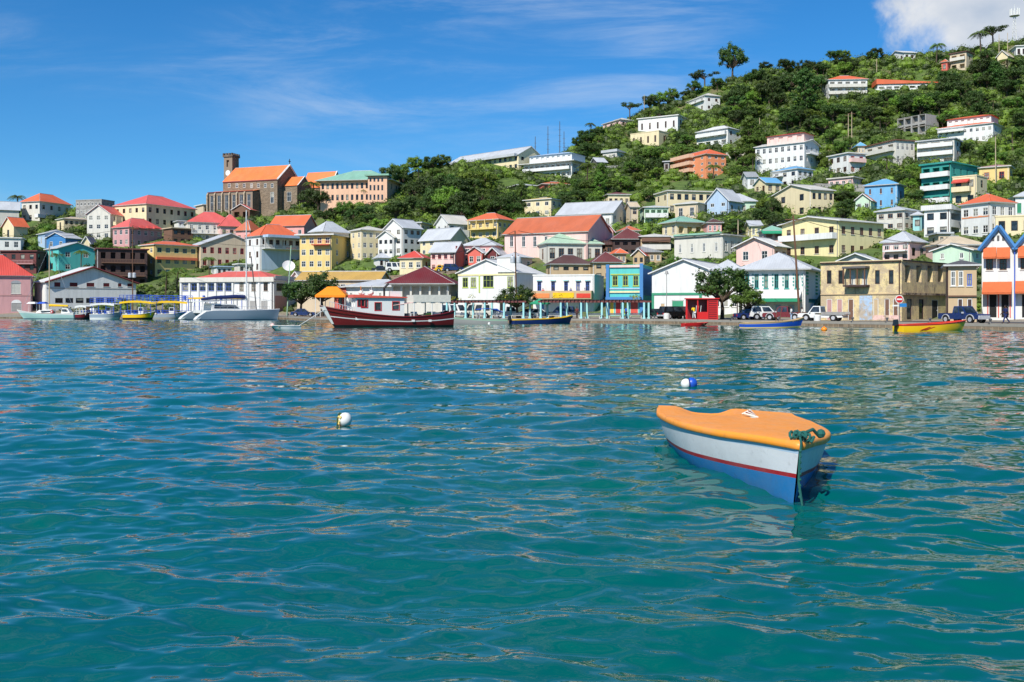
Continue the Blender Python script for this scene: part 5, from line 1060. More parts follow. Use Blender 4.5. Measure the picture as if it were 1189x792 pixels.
def tree(px, row, kind, col, w, var=0, label=None, group='trees and bushes on the hillside', y=None, zs=1):
    """w = crown width in photo pixels; row = where it stands"""
    P = place(px, row) if y is None else Vector(((px-CX)*y/FP, y, ground((px-CX)*y/FP, y))); base_w = dict(round=6.9, tall=5., flat=8.4, bush=4.4, palm=5.)[kind]; sc = w*P.y/FP/base_w
    cm, tm = TV[kind, var, col]
    if y is None and not label and row < interp(RG, px)+26 and px > 460: sc *= .68
    rd = random.Random(int(px*7+row*13)); o = link(kind_name[kind], None, None, P, rd.uniform(0, 6.28)); o.scale = (sc, sc, sc*zs*rd.uniform(.85, 1.15))
    link('crown', cm, o); link('trunk', tm, o)
    crow = HR-(ground(P.x, P.y)+3.5*sc-CH)*FP/P.y
    if not label:
        nt = near_text(px, crow, P.y); lk = LOOK[kind, col][var % len(LOOK[kind, col])]
        cand = [f'{lk} {nt[0][0]} the {nt[0][1]}', f'{lk} {nt[0][0]} the {nt[0][1]}, {nt[1][0]} the {nt[1][1]}', f'{"small" if w < 18 else "large"} {lk} {nt[0][0]} the {nt[0][1]}, near the {nt[1][1]}', f'{lk} {nt[0][0]} the {nt[0][1]}, towards the {nt[2][1]}']
        cand = [c for c in cand if len(c.split()) <= 16] or cand[:1]
        label = next((c for c in cand if c not in treeseen), cand[0])
    treeseen[label] = 1; tag(o, label, 'palm' if kind == 'palm' else 'bush' if kind == 'bush' else 'tree', group); TREES.append((px, crow, w)); return o
kind_name = dict(round='broadleaf_tree', tall='tall_tree', flat='umbrella_tree', bush='bush', palm='palm_tree')
# trees one can point to
tree(851, 92, 'round', 'leafdark', 34, 1, 'tall dark tree standing alone highest on the left skyline of the hill', zs=1.4)
tree(818, 104, 'flat', 'leafdark', 34, 0, 'wind swept flat topped tree left of the tallest skyline tree')
tree(731, 130, 'flat', 'leafdark', 26, 1, 'small flat topped tree at the left end of the hill crest')
tree(1153, 55, 'flat', 'leafdark', 36, 1, 'umbrella shaped tree on the crest beside the aerial mast')
tree(1139, 66, 'palm', 'palm', 26, 0, 'palm tree on the crest left of the umbrella tree')
tree(681, 222, 'palm', 'palm', 30, 1, 'yellowish palm tree right of the orange roofed shed')
for px, row, w, lab in ((1087, 78, 22, 'palm tree on the crest right of the crest white house'), (828, 213, 22, 'palm tree below the right corner of the orange apartment block'), (94, 316, 20, 'palm tree in front of the turquoise house'), (66, 316, 18, 'thin palm tree at the left corner of the turquoise house'), (22, 252, 22, 'palm tree left of the orange hipped skyline house'),
        (1030, 205, 24, 'palm tree below the weathered white house'), (205, 342, 26, 'large palm tree behind the blue railed boats'), (222, 345, 22, 'palm tree left of the white terminal'), (192, 345, 24, 'leftmost palm tree of the garden below the yellow palm side building'), (243, 320, 20, 'palm tree above the left end of the white terminal'), (425, 238, 18, 'palm tree right of the peach colonial building front'), (1170, 92, 24, 'yellow green palm tree below the ledge cream house')):
    tree(px, row, 'palm', 'palm', w, int(px) % 2, lab)
def qtree(px, s_, kind, col, w, var, label):
    y = interp(SHT, px)+s_; return tree(px, 0, kind, col, w, var, label, 'trees along the waterfront', y=y)
qtree(600, 2, 'round', 'leafdark', 46, 1, 'dark gnarled quay tree in front of the lime framed shop')
for px, w, v, c, lab in ((838, 66, 0, 'leafdark', 'big dark tree between the green trimmed warehouse and the teal quoined arcade'), (868, 40, 2, 'leaf', 'smaller tree leaning right from the big dark tree by the arcade'), (350, 44, 3, 'leafdark', 'low dark tree on the quay right of the white terminal'), (374, 54, 1, 'leafdark', 'low spreading tree on the quay in front of the orange tent')): qtree(px, 9 if px > 600 else 14, 'round', c, w, v, lab)
# the wooded parts: x0,x1,row0,row1,count,kinds,size
rd = random.Random(21); Z = [
 (340,372,222,252,5,('round','leafdark'),34), (372,430,232,262,12,('round','leafdark'),26), (425,470,215,262,10,('round','leafdark'),36), (415,470,235,275,8,('round','leaflight'),20),
 (470,560,192,262,30,('round','leafdark'),36), (500,600,200,262,20,('round','leaf'),26), (560,680,192,250,30,('round','leafdark'),26), (600,700,196,248,14,('round','leaf'),22),
 (668,745,150,200,20,('round','leafdark'),24), (700,800,165,212,16,('round','leaf'),20), (690,760,212,240,8,('round','leaf'),20), (745,880,100,160,30,('round','leafdark'),26),
 (850,960,84,160,34,('round','leafdark'),28), (960,1110,70,150,42,('round','leafdark'),26), (940,1100,110,190,26,('round','leaf'),22), (1095,1189,60,200,34,('round','leafdark'),26), (1120,1195,80,220,20,('round','leaf'),22),
 (840,885,165,225,12,('round','leaf'),24), (945,1010,190,215,8,('round','leaf'),22), (1045,1075,195,245,8,('round','leafdark'),24), (965,1010,225,262,8,('round','leafdark'),28), (835,905,245,292,14,('round','leafdark'),28), (905,915,240,270,2,('round','leafdark'),24),
 (110,150,268,300,8,('round','leaf'),22), (225,300,300,330,9,('round','leafdark'),24), (455,500,270,300,4,('round','leaf'),24), (300,330,300,330,2,('round','leafdark'),20), (1090,1180,262,300,8,('bush','leaflight'),18), (760,830,290,318,7,('round','leaf'),22), (700,760,285,312,5,('round','leafdark'),22),
 (0,60,250,300,8,('bush','leaf'),18), (170,215,300,350,8,('round','leaf'),24), (1015,1075,262,285,4,('bush','leaflight'),16), (780,850,200,222,8,('bush','leaflight'),18), (600,640,300,330,3,('bush','leaf'),16), (870,960,70,100,8,('round','leaf'),22), (1110,1180,215,240,7,('bush','leaflight'),18), (435,480,285,318,6,('bush','leaflight'),20)]
for x0, x1, r0, r1, n, (kind, col), sz in Z:
    k = 0; tries = 0
    while k < max(2, n*.66) and tries < n*14 and len(TREES) < 308:
        tries += 1; px = rd.uniform(x0, x1); row = rd.uniform(r0, r1); w = sz*rd.uniform(.7, 1.25)
        P = place(px, row); prow = HR-(P.z-CH)*FP/P.y
        hh = w*(.95 if kind == 'round' else .6); R0 = (px-w*.45, prow-hh, px+w*.45, prow-2); bad = False
        for l, t, r, b, Y, _ in RECTS:
            ox = min(r, R0[2])-max(l, R0[0]); oy = min(b-2, R0[3])-max(t, R0[1])
            if ox > 0 and oy > 0 and Y > P.y-3 and ox*oy > .07*min(w*hh, (r-l)*(b-t)): bad = True; break
            if l-2 < px < r+2 and Y-2 < P.y < Y+14: bad = True; break
        if bad or any(abs(px-a) < w*.3 and abs(prow-hh*.55-b_) < hh*.25 for a, b_, _ in TREES): continue
        kd = kind; cc = col
        if kind == 'round' and rd.random() < .3: cc = rd.choice(['leafdark', 'leaf', 'leaflight'])
        if kind == 'round' and cc != 'leaflight' and px > 480 and row > interp(RG, px)+45 and rd.random() < .05: kd = 'tall'
        if kind == 'round' and rd.random() < .06: kd, cc = 'palm', 'palm'; w *= .8
        tree(px, row, kd, cc, w, rd.randrange(dict(round=4, tall=2, bush=2, palm=2)[kd])); k += 1
# undergrowth between them: nobody could count it
def undergrowth():
    rg = np.random.default_rng(5); rd = random.Random(9); cl = []; n = 0
    foot = [(h.P.x, h.P.y, h.a, h.W, h.D) for h in HS.values() if h]
    def inside(x, y):
        for X, Y, a, W, D in foot:
            dx, dy = x-X, y-Y
            if dx*dx+dy*dy > 2500: continue
            lx = dx*math.cos(a)-dy*math.sin(a); ly = dx*math.sin(a)+dy*math.cos(a)
            if -W-1 < lx < 1 and -2.2 < ly < D+1: return True
        return False
    while n < 7000:
        px = rd.uniform(-120, 1320); s_ = rd.uniform(27, ridge_s(px)+12); 
        dens = .85 if s_ < 62 else .5 if px < 430 else 1
        if 700 < px < 870 and 118 < s_ < 165: dens = .35
        if mnoise.noise(Vector((px*.02, s_*.05, 3))) < -.2: dens *= .5
        if rd.random() > dens: continue
        y = interp(SHT, px)+s_; x = (px-CX)*y/FP
        if inside(x, y): continue
        r = rd.uniform(.9, 2.1)*(1.3 if s_ > 100 else .6); cl.append((x, y, ground(x, y)+r*.25, r, r*rd.uniform(.6, .95))); n += 1
    for k in range(1500):
        px = rd.uniform(430, 1320); s_ = ridge_s(px)+rd.uniform(-45, 8); y = interp(SHT, px)+s_; x = (px-CX)*y/FP
        if inside(x, y): continue
        r = rd.uniform(1.3, 2.6); cl.append((x, y, ground(x, y)+r*.3, r, r*rd.uniform(.6, .95)))
    for i, col in enumerate(('leaf', 'leafdark', 'leaflight')):
        sub = cl[i::3]; V, F = leaf_cloud(rg, sub, 20, .3)
        me = cloud_mesh('undergrowth', V, F, LEAFM[col], sub); o = link(('green', 'dark', 'light')[i]+'_undergrowth', me); tag(o, kind='stuff')
undergrowth()
def climbers():
    for (A, rz, L), lab in zip(PG, ('leafy creeper over the pergola before the lime framed shop', 'leafy creeper over the pergola before the white cafe')):
        rg = np.random.default_rng(int(L)); rd = random.Random(int(L*3)); cl = []
        for i in range(int(L*1.1)):
            u = rd.uniform(0, L); v = rd.uniform(-.2, 3.4)
            if mnoise.noise(Vector((u*.25, 2, L))) < -.05: continue
            cl.append((u, v, 2.95+rd.uniform(-.1, .35), rd.uniform(.35, .7), rd.uniform(.25, .45)))
        V, F = leaf_cloud(rg, cl, 150, .12); o = link('creeper', cloud_mesh('creeper', V, F, M('leafyellow', 'leaf'))); o.location = A; o.rotation_euler.z = rz; tag(o, lab, 'creeper')
climbers()
# ------------------------------------------------------------------ hulls
def hull(L, stations, bands, rake=.5, n=28, p_mid=.15, p_bow=.75, thick=None, transom=True, name='hull', parent=None, stern_rake=0):
    """stations: (t, half beam, sheer height, keel depth); bands: [(top height function of t or None for the sheer, material)], x forward, z up from the water"""
    def ip(t, k):            # smooth curve through the stations
        T = [(s_[0], s_[k]) for s_ in stations]; i = 0
        while i < len(T)-2 and t > T[i+1][0]: i += 1
        (a, va), (b_, vb) = T[i], T[i+1]; h_ = b_-a; u = (t-a)/h_
        def sl(j): return (T[j+1][1]-T[j-1][1])/(T[j+1][0]-T[j-1][0]) if 0 < j < len(T)-1 else (vb-va)/h_
        m0, m1 = sl(i)*h_, sl(i+1)*h_
        return (2*u**3-3*u*u+1)*va+(u**3-2*u*u+u)*m0+(-2*u**3+3*u*u)*vb+(u**3-u*u)*m1
    b = MB(); rows = []; ts = [i/n for i in range(n+1)]; ts = [1-(1-t)**1.25 for t in ts]
    levs = []
    for t in ts:
        hb, sh, kd = ip(t, 1), ip(t, 2), ip(t, 3); p = p_mid+(p_bow-p_mid)*max(0, (t-.45)/.55)**1.6
        zs = [kd]; cuts = [kd]+[min(sh-.01, f(t)) for f, _ in bands[:-1]]+[sh]; lv = []
        for a, c in zip(cuts, cuts[1:]):
            for j in range(4): lv.append(a+(c-a)*j/4)
        lv.append(sh); r = []
        for z in lv:
            q = max(0, (z-kd)/(sh-kd)); x = L*(t-.5)+rake*(q-.5)*max(0, (t-.55)/.45)**2-stern_rake*q*(1-t)**6; r.append((x, hb*q**p, z))
        rows.append(r)
    m = len(rows[0])
    for sg in (1, -1):
        i0 = len(b.v)
        for r in rows: b.v += [(x, sg*y, z) for x, y, z in r]
        for i in range(n):
            for j in range(m-1):
                q = [i0+i*m+j, i0+(i+1)*m+j, i0+(i+1)*m+j+1, i0+i*m+j+1]; b.f.append(tuple(q if sg < 0 else q[::-1])); b.m.append(b.mi(bands[j//4][1]))
    for j in range(m-1 if transom else 0):
        a, c = rows[0][j], rows[0][j+1]; b.poly([(a[0], -a[1], a[2]), (a[0], a[1], a[2]), (c[0], c[1], c[2]), (c[0], -c[1], c[2])], bands[j//4][1])
    o = b.obj(name, parent, smooth=False)
    me = o.data; bm = bmesh.new(); bm.from_mesh(me); bmesh.ops.remove_doubles(bm, verts=bm.verts, dist=.002); bmesh.ops.recalc_face_normals(bm, faces=bm.faces)
    for f in bm.faces: f.smooth = True
    for e in bm.edges:
        if e.calc_face_angle(0) > R(40): e.smooth = False
    bm.to_mesh(me); bm.free()
    return o, [(r[-1][0], r[-1][1], r[-1][2]) for r in rows]
def deck(sheer, drop, mat, name, parent, crown=0.):
    b = MB()
    for (x0, y0, z0), (x1, y1, z1) in zip(sheer, sheer[1:]): b.poly([(x0,-y0*.97,z0-drop),(x1,-y1*.97,z1-drop),(x1,0,z1-drop+crown),(x0,0,z0-drop+crown)], mat); b.poly([(x0,0,z0-drop+crown),(x1,0,z1-drop+crown),(x1,y1*.97,z1-drop),(x0,y0*.97,z0-drop)], mat)
    return b.obj(name, parent)
def rail(sheer, r, mat, name, parent, out=.0, up=0.):
    b = MB()
    for sg in (1, -1): b.tube([(x, sg*(y+out), z+up) for x, y, z in sheer], r, mat, 6)
    b.tube([(sheer[0][0], -sheer[0][1]-out, sheer[0][2]+up), (sheer[0][0], sheer[0][1]+out, sheer[0][2]+up)], r, mat, 6); return b.obj(name, parent, smooth=True)
def boat_between(pxa, rowa, pxb, rowb):
    """stern waterline point, bow waterline point -> centre, heading, length"""
    A, B_ = water_at(pxa, rowa), water_at(pxb, rowb); d = B_-A; return (A+B_)/2, math.atan2(d.y, d.x), d.length

# ---- the dinghy in front
def dinghy():
    bow, stn = Vector((3.23, 11.35, 0)), Vector((3.52, 16.6, 0)); d = bow-stn; L = d.length; t = thing('dinghy', 'small wooden boat with orange deck, white sides, red stripe and blue bottom moored in front', 'boat', (bow+stn)/2-Vector((0, 0, .02)), math.atan2(d.y, d.x)); t.rotation_euler.x = -R(3)
    St = [(0, 1.1, .465, -.22), (.18, 1.17, .47, -.26), (.5, 1.02, .52, -.28), (.72, .68, .57, -.28), (.88, .32, .63, -.26), (1, .015, .66, -.22)]
    blue = M('royalhull', 'hull'); white = M('whitehull', 'hull'); red = M('redhull', 'hull'); bz = lambda q: .05+.225*q**1.9
    h, sh = hull(L, St, [(bz, blue), (lambda q: bz(q)+.05, red), (lambda q: interp([(a[0], a[2]) for a in St], q)-.10, white), (None, M('rubstrip', 'paint'))], rake=.22, n=40, p_mid=.17, p_bow=.5, transom=False, parent=t)  # top band: gunwale shadow on the white side, painted in light blue
    om = M('orangedeck', 'hull'); b = MB(); n = len(sh); m = 24
    def dz(x, v, y):       # v from -1 to 1 across; towards the stern the covering sags into a hollow
        u = (x+L/2)/L; k = math.exp(-((u-.02)/.17)**2); e = min(1, max(0, (1-abs(v))*9)); dip = math.exp(-((v+.3)/.33)**4)
        return .02*(1-v*v)+.02*(1-v*v)*math.sin(u*3.1)-k*dip*.085*e+.022*math.exp(-((u-.0)/.03)**2)*(1-dip)+.012*mnoise.noise(Vector((x*2.2, y*2.2, 0)))
    i0 = 0
    for (x, y, z) in sh:
        for j in range(m+1): v = -1+2*j/m; b.v.append((x, v*(y+.0), z+.035+dz(x, v, v*y)))
    for i in range(n-1):
        for j in range(m): b.f.append((i*(m+1)+j, (i+1)*(m+1)+j, (i+1)*(m+1)+j+1, i*(m+1)+j+1)); b.m.append(b.mi(om))
    b.obj('deck', t, smooth=True)
    g = MB()                                  # broad rounded gunwale that overlaps the side
    def ring(path):
        prof = [(-.12, .0), (-.10, .028), (-.04, .042), (.005, .036), (.024, .012), (.024, -.042), (.012, -.052), (-.0, -.048)]; i0 = len(g.v)
        for k, p in enumerate(path):
            a, c = path[max(0, k-1)], path[min(len(path)-1, k+1)]; dd = Vector((c[0]-a[0], c[1]-a[1], 0)).normalized(); nn = Vector((dd.y, -dd.x, 0))
            for o_, z_ in prof: g.v.append((p[0]+nn.x*o_, p[1]+nn.y*o_, p[2]+z_))
        q = len(prof)
        for k in range(len(path)-1):
            for j in range(q): jj = (j+1) % q; g.f.append((i0+k*q+j, i0+(k+1)*q+j, i0+(k+1)*q+jj, i0+k*q+jj)); g.m.append(g.mi(om))
        for k in (0, len(path)-1): g.f.append(tuple(i0+k*q+j for j in range(q))); g.m.append(g.mi(om))
    left = [(x, -y, z) for x, y, z in sh]; right = [(x, y, z) for x, y, z in sh][::-1]; S0 = sh[0]
    def tz(v): dip = math.exp(-((v+.3)/.31)**4); return S0[2]-.075*dip+.01
    st = [(S0[0]-.0, S0[1]*(1-2*k/20), tz(1-2*k/20)) for k in range(21)]
    ring(left+right[1:]); ring(st)
    tm = MB()
    def zb_(v): return St[0][3]+(abs(v)**(1/.17))*(St[0][2]-St[0][3])
    for k in range(40):
        v0, v1 = -1+k/20, -1+(k+1)/20; Z = [(zb_(v0), tz(v0)+.0), (zb_(v1), tz(v1)+.0)]
        tm.poly([(S0[0], S0[1]*v1, Z[1][0]), (S0[0], S0[1]*v0, Z[0][0]), (S0[0], S0[1]*v0, max(Z[0][0]+.001, Z[0][1])), (S0[0], S0[1]*v1, max(Z[1][0]+.001, Z[1][1]))], white)
    tm.obj('transom', t)
    g.obj('gunwale', t, smooth=True)
    f = MB(); f.box((-L*.28, .18, .46), (-L*.28+.28, .26, .55), M('offwhite', 'paint')); 
    for k in range(5): f.tube([(-L*.3+.05*k, .1+.04*k, .56), (-L*.3+.05*k, .22-.03*k, .63-.01*k), (-L*.3+.07*k, .3, .55)], .016, M(('offwhite', 'darkred')[k % 2], 'cloth'), 5)
    f.obj('cleat', t)
    # bow line: a knot on the stem and the tail running down into the water
    bx, bz_ = sh[-1][0], sh[-1][2]; r = MB(); rm = M('rope', 'cloth'); rdm = random.Random(2)
    for k in range(5):
        c = Vector((bx-.2+.05*k, -.03+.03*k, bz_+.09+.02*math.sin(k))); P = [c+Vector((.055*math.cos(a)*(1+.4*rdm.random()), .05*math.sin(a), .035*math.cos(a*1.7+k))) for a in [i*.6 for i in range(10)]]; r.tube(P, .017, rm, 6)
    r.tube([(bx-.36, .3, bz_+.07), (bx-.3, .2, bz_+.16), (bx-.2, .08, bz_+.12), (bx-.1, 0, bz_+.1)], .02, rm, 6); r.ball((bx-.36, .31, bz_+.11), .055, rm, 8); r.obj('knot', t)
    r = MB(); r.tube([(bx-.05, .0, bz_+.09), (bx+.06, -.01, bz_+.04), (bx+.075, -.02, bz_-.15), (bx+.06, -.015, bz_-.4), (bx+.1, .03, .0), (bx+.16, .08, -.4)], .014, rm, 6)
    for k in range(9): r.ball((bx+.072-.002*k, -.018+.003*k, bz_-.05-.065*k), .0185, rm, 6)
    r.obj('mooring_rope', t)
COL.update(royalhull=(40,122,184), whitehull=(222,224,226), redhull=(170,22,30), orangedeck=(255,158,44), rubstrip=(176,200,220))
def hullmat(name, c):
    m = bpy.data.materials.new(name); m.use_nodes = True; T = NT(m.node_tree); b = T.n['Principled BSDF']; ob = T.node('ShaderNodeTexCoord').outputs['Object']
    n1 = T.noise(ob, 1.7, 6, .65, .3); n2 = T.noise(ob, 9, 5, .7); n3 = T.noise(T.mapping(ob, sc=(2, 2, 14)), 1., 4, .7); n4 = T.noise(ob, 45, 2)
    col = T.mix(T.mapr(n1, .46, .66, 0, .5), c, tuple(v*.7+.075 for v in c)); col = T.mix(T.mapr(n2, .56, .7, 0, .45), col, tuple(v*.5+.04 for v in c))
    col = T.mix(T.mapr(n3, .62, .8, 0, .3), col, tuple(v*.6+.03 for v in c)); T.l.new(col, b.inputs['Base Color'])
    T.l.new(T.mapr(n2, .3, .7, .28, .6), b.inputs['Roughness'])
    h = T.math('ADD', T.math('MULTIPLY', n2, .6), T.math('MULTIPLY', n4, .25)); T.l.new(T.node('ShaderNodeBump', {'Strength': .35, 'Distance': .012, 'Height': h}).outputs[0], b.inputs['Normal']); MC[name, 'hull'] = m
for k_ in ('royalhull', 'whitehull', 'redhull', 'orangedeck'): hullmat(k_, tuple(v*.92 for v in s2l(COL[k_])))
dinghy()

# ---- buoys
def buoy(px, row, r, label, kind):
    p = water_at(px, row); t = thing('buoy', label, 'buoy', p); m = MB(); W_, B_ = M('white', 'paint'), M('royal', 'paint')
    if kind == 'ball':
        m.lathe([(0, -r*.5), (r*.75, -r*.35), (r, r*.3), (r*.98, r*.75), (r*.8, r*1.2), (r*.45, r*1.5), (0, r*1.58)], W_, 20); m.obj('float', t, smooth=True)
        g = MB(); rdn = random.Random(3)
        for k in range(26): a = rdn.uniform(2.2, 4.2); z = rdn.uniform(-.05, r*1.1); g.ball((r*.98*math.cos(a), r*.98*math.sin(a), z), rdn.uniform(.012, .03), M('yellow' if k % 3 else 'brown', 'cloth'), 5)
        g.obj('growth', t); l = MB(); l.tube([(-r*.6, 0, r*1.35), (-r*.85, 0, r*1.5), (-r*1.1, .02, r*1.2), (-r*1.2, 0, .1), (-r*1.3, 0, -.3)], .015, M('leafdark', 'cloth'), 6); l.obj('rope', t)
    elif kind == 'drum':
        m.ball((-r*.55, 0, r*.5), r, W_, 16, (1.0, 1, 1)); m.obj('white_half', t, smooth=True); g = MB(); g.ball((r*.5, 0, r*.6), r*1.05, B_, 16, (1, 1, 1.05)); g.obj('blue_half', t, smooth=True); k = MB(); k.tube([(-.02, 0, r*.55), (.02, 0, r*.56)], r*.98, M('navy', 'paint'), 18); k.obj('band', t)
    else:
        m.ball((0, 0, r*.4), r, M(kind, 'paint'), 12, (1, 1, .8)); m.obj('float', t, smooth=True); k = MB(); k.tube([(0,0,r*1.1),(0,0,r*1.5)], r*.15, M(kind, 'paint'), 6); k.obj('eye', t)
buoy(401, 491, .125, 'round white buoy with weed on its side, alone in the left half of the water', 'ball')
buoy(800, 449, .15, 'blue and white drum buoy floating behind the orange decked boat', 'drum')
buoy(957, 384, .3, 'small orange buoy near the quay below the white flatbed truck', 'orangeb')
buoy(568, 376.5, .2, 'tiny white buoy near the quay before the grey longboat', 'white')

# ---- flat white skiff
def skiff(pa, ra, pb, rb, St, bands, label, name='skiff', inner='offwhite', rr=.04, railmat=None, extras=None, drop=.15):
    c, rz, L = boat_between(pa, ra, pb, rb); t = thing(name, label, 'boat', c, rz); h, sh = hull(L, St, bands, rake=.5, n=20, p_mid=.05, p_bow=.4, parent=t); deck(sh, drop, M(inner, 'paint'), 'floor', t); rail(sh, rr, railmat or bands[-1][1], 'gunwale', t)
    if extras: extras(t, L, sh)
    return t
def outboard(t, L, sh):
    m = MB(); x = sh[0][0]-.25; z = sh[0][2]; m.hexa([(x-.25,-.18,z-.1),(x+.15,-.18,z-.1),(x+.15,.18,z-.1),(x-.25,.18,z-.1),(x-.2,-.15,z+.45),(x+.12,-.15,z+.5),(x+.12,.15,z+.5),(x-.2,.15,z+.45)], M('black', 'car')); m.box((x-.08,-.06,-.4),(x+.08,.06,z-.1), M('black','paint')); m.obj('outboard_motor', t)
def thwarts(n):
    def f(t, L, sh):
        for i in range(n):
            k = int(len(sh)*(.2+.5*i/max(1, n-1))); x, y, z = sh[k]; m = MB(); m.box((x-.15, -y*.95, z-.13), (x+.15, y*.95, z-.08), M('tan', 'wood')); m.obj('thwart', t)
    return f
def bowball(t, sh): m = MB(); m.ball((sh[-1][0]-.2, 0, sh[-1][2]), .22, M('palepink', 'paint'), 10); m.obj('fender', t)
skiff(346, 383, 317, 383.4, [(0,.75,.38,-.1),(.6,.75,.4,-.1),(1,.3,.46,-.05)], [(lambda q: .05, M('offwhite','paint')), (None, M('white','paint'))], 'low white skiff floating free left of the red fishing boat', extras=lambda t, L, sh: (thwarts(2)(t, L, sh), bowball(t, sh)), drop=.06)
def zz(a, b): return lambda q: a+(b-a)*q*q
LB = [(0,.7,.6,-.25),(.2,.95,.6,-.3),(.55,1.0,.66,-.3),(.85,.5,.85,-.2),(1,.04,1.15,-.05)]
skiff(594, 376.3, 663, 375.6, LB, [(zz(.12,.3), M('navy','paint')), (zz(.48,.95), M('navy','paint')), (None, M('yellowb','paint'))], 'dark blue longboat with yellow rim moored before the green market umbrella', 'longboat', 'tan', extras=lambda t, L, sh: (thwarts(3)(t, L, sh), outboard(t, L, sh)))
def bluecan(t, L):
    m = MB(); n = 8
    for i in range(n):
        a, b = i/n, (i+1)/n; f = lambda u: (-L*.42+L*.42*u, 1.55+.45*math.sin(math.pi*u)*.6+.35*u)
        (x0, z0), (x1, z1) = f(a), f(b); m.hexa([(x0,-.9,z0),(x1,-.9,z1),(x1,.9,z1),(x0,.9,z0),(x0,-.9,z0+.06),(x1,-.9,z1+.06),(x1,.9,z1+.06),(x0,.9,z0+.06)], M('royal','cloth'))
    m.obj('canopy', t)
    for x in (-L*.4, -L*.02):
        for y in (-.8, .8): q = MB(); q.tube([(x,y,.3),(x,y,1.75)], .04, M('chrome','metal'), 6); q.obj('canopy_pole', t)
skiff(588, 376.2, 519, 376.5, LB, [(zz(.1,.1), M('grey','paint')), (zz(.4,.8), M('grey','paint')), (None, M('palegreen','paint'))], 'grey longboat under a blue canopy right of the red fishing boat', 'longboat', 'grey', extras=lambda t, L, sh: bluecan(t, L))
def oar(t, L):
    for x in (.5, 1.0): m = MB(); m.tube([(x, .2, .4), (x+.25, .3, 2.2)], .035, M('brown', 'wood'), 6); m.obj('pole', t)
skiff(862, 381, 931, 380.6, LB, [(zz(.1,.22), M('yellow','paint')), (zz(.42,.85), M('royal','paint')), (None, M('tan','paint'))], 'long blue wooden boat with tan rim and pale waterline before the leaning pole', 'longboat', 'tan', extras=lambda t, L, sh: (thwarts(4)(t, L, sh), oar(t, L)))
def flash(t, L, sh):
    outboard(t, L, sh); thwarts(3)(t, L, sh)
    for a in (0, .35, .7): m = MB(); x = -L*.28+a*1.3; 
    m = MB()
    for a in (0, .5): x = -L*.3+a; m.hexa([(x,-.985,.12),(x+.3,-.985,.12),(x+1.3,-1.035,.42),(x+1.1,-1.035,.42),(x,-.97,.121),(x+.3,-.97,.121),(x+1.3,-1.01,.421),(x+1.1,-1.01,.421)], M('red','paint'))
    m.obj('red_flash', t)
skiff(1043, 385, 1119, 384.2, [(0,.75,.62,-.25),(.2,.95,.64,-.3),(.55,1.0,.72,-.3),(.85,.55,.88,-.2),(1,.04,1.0,-.05)], [(zz(.1,.4), M('yellowb','paint')), (zz(.5,.86), M('yellowb','paint')), (None, M('redroof','paint'))], 'yellow speedboat with red rim and black outboard moored before the dark pickup', 'speedboat', 'orange', extras=flash)
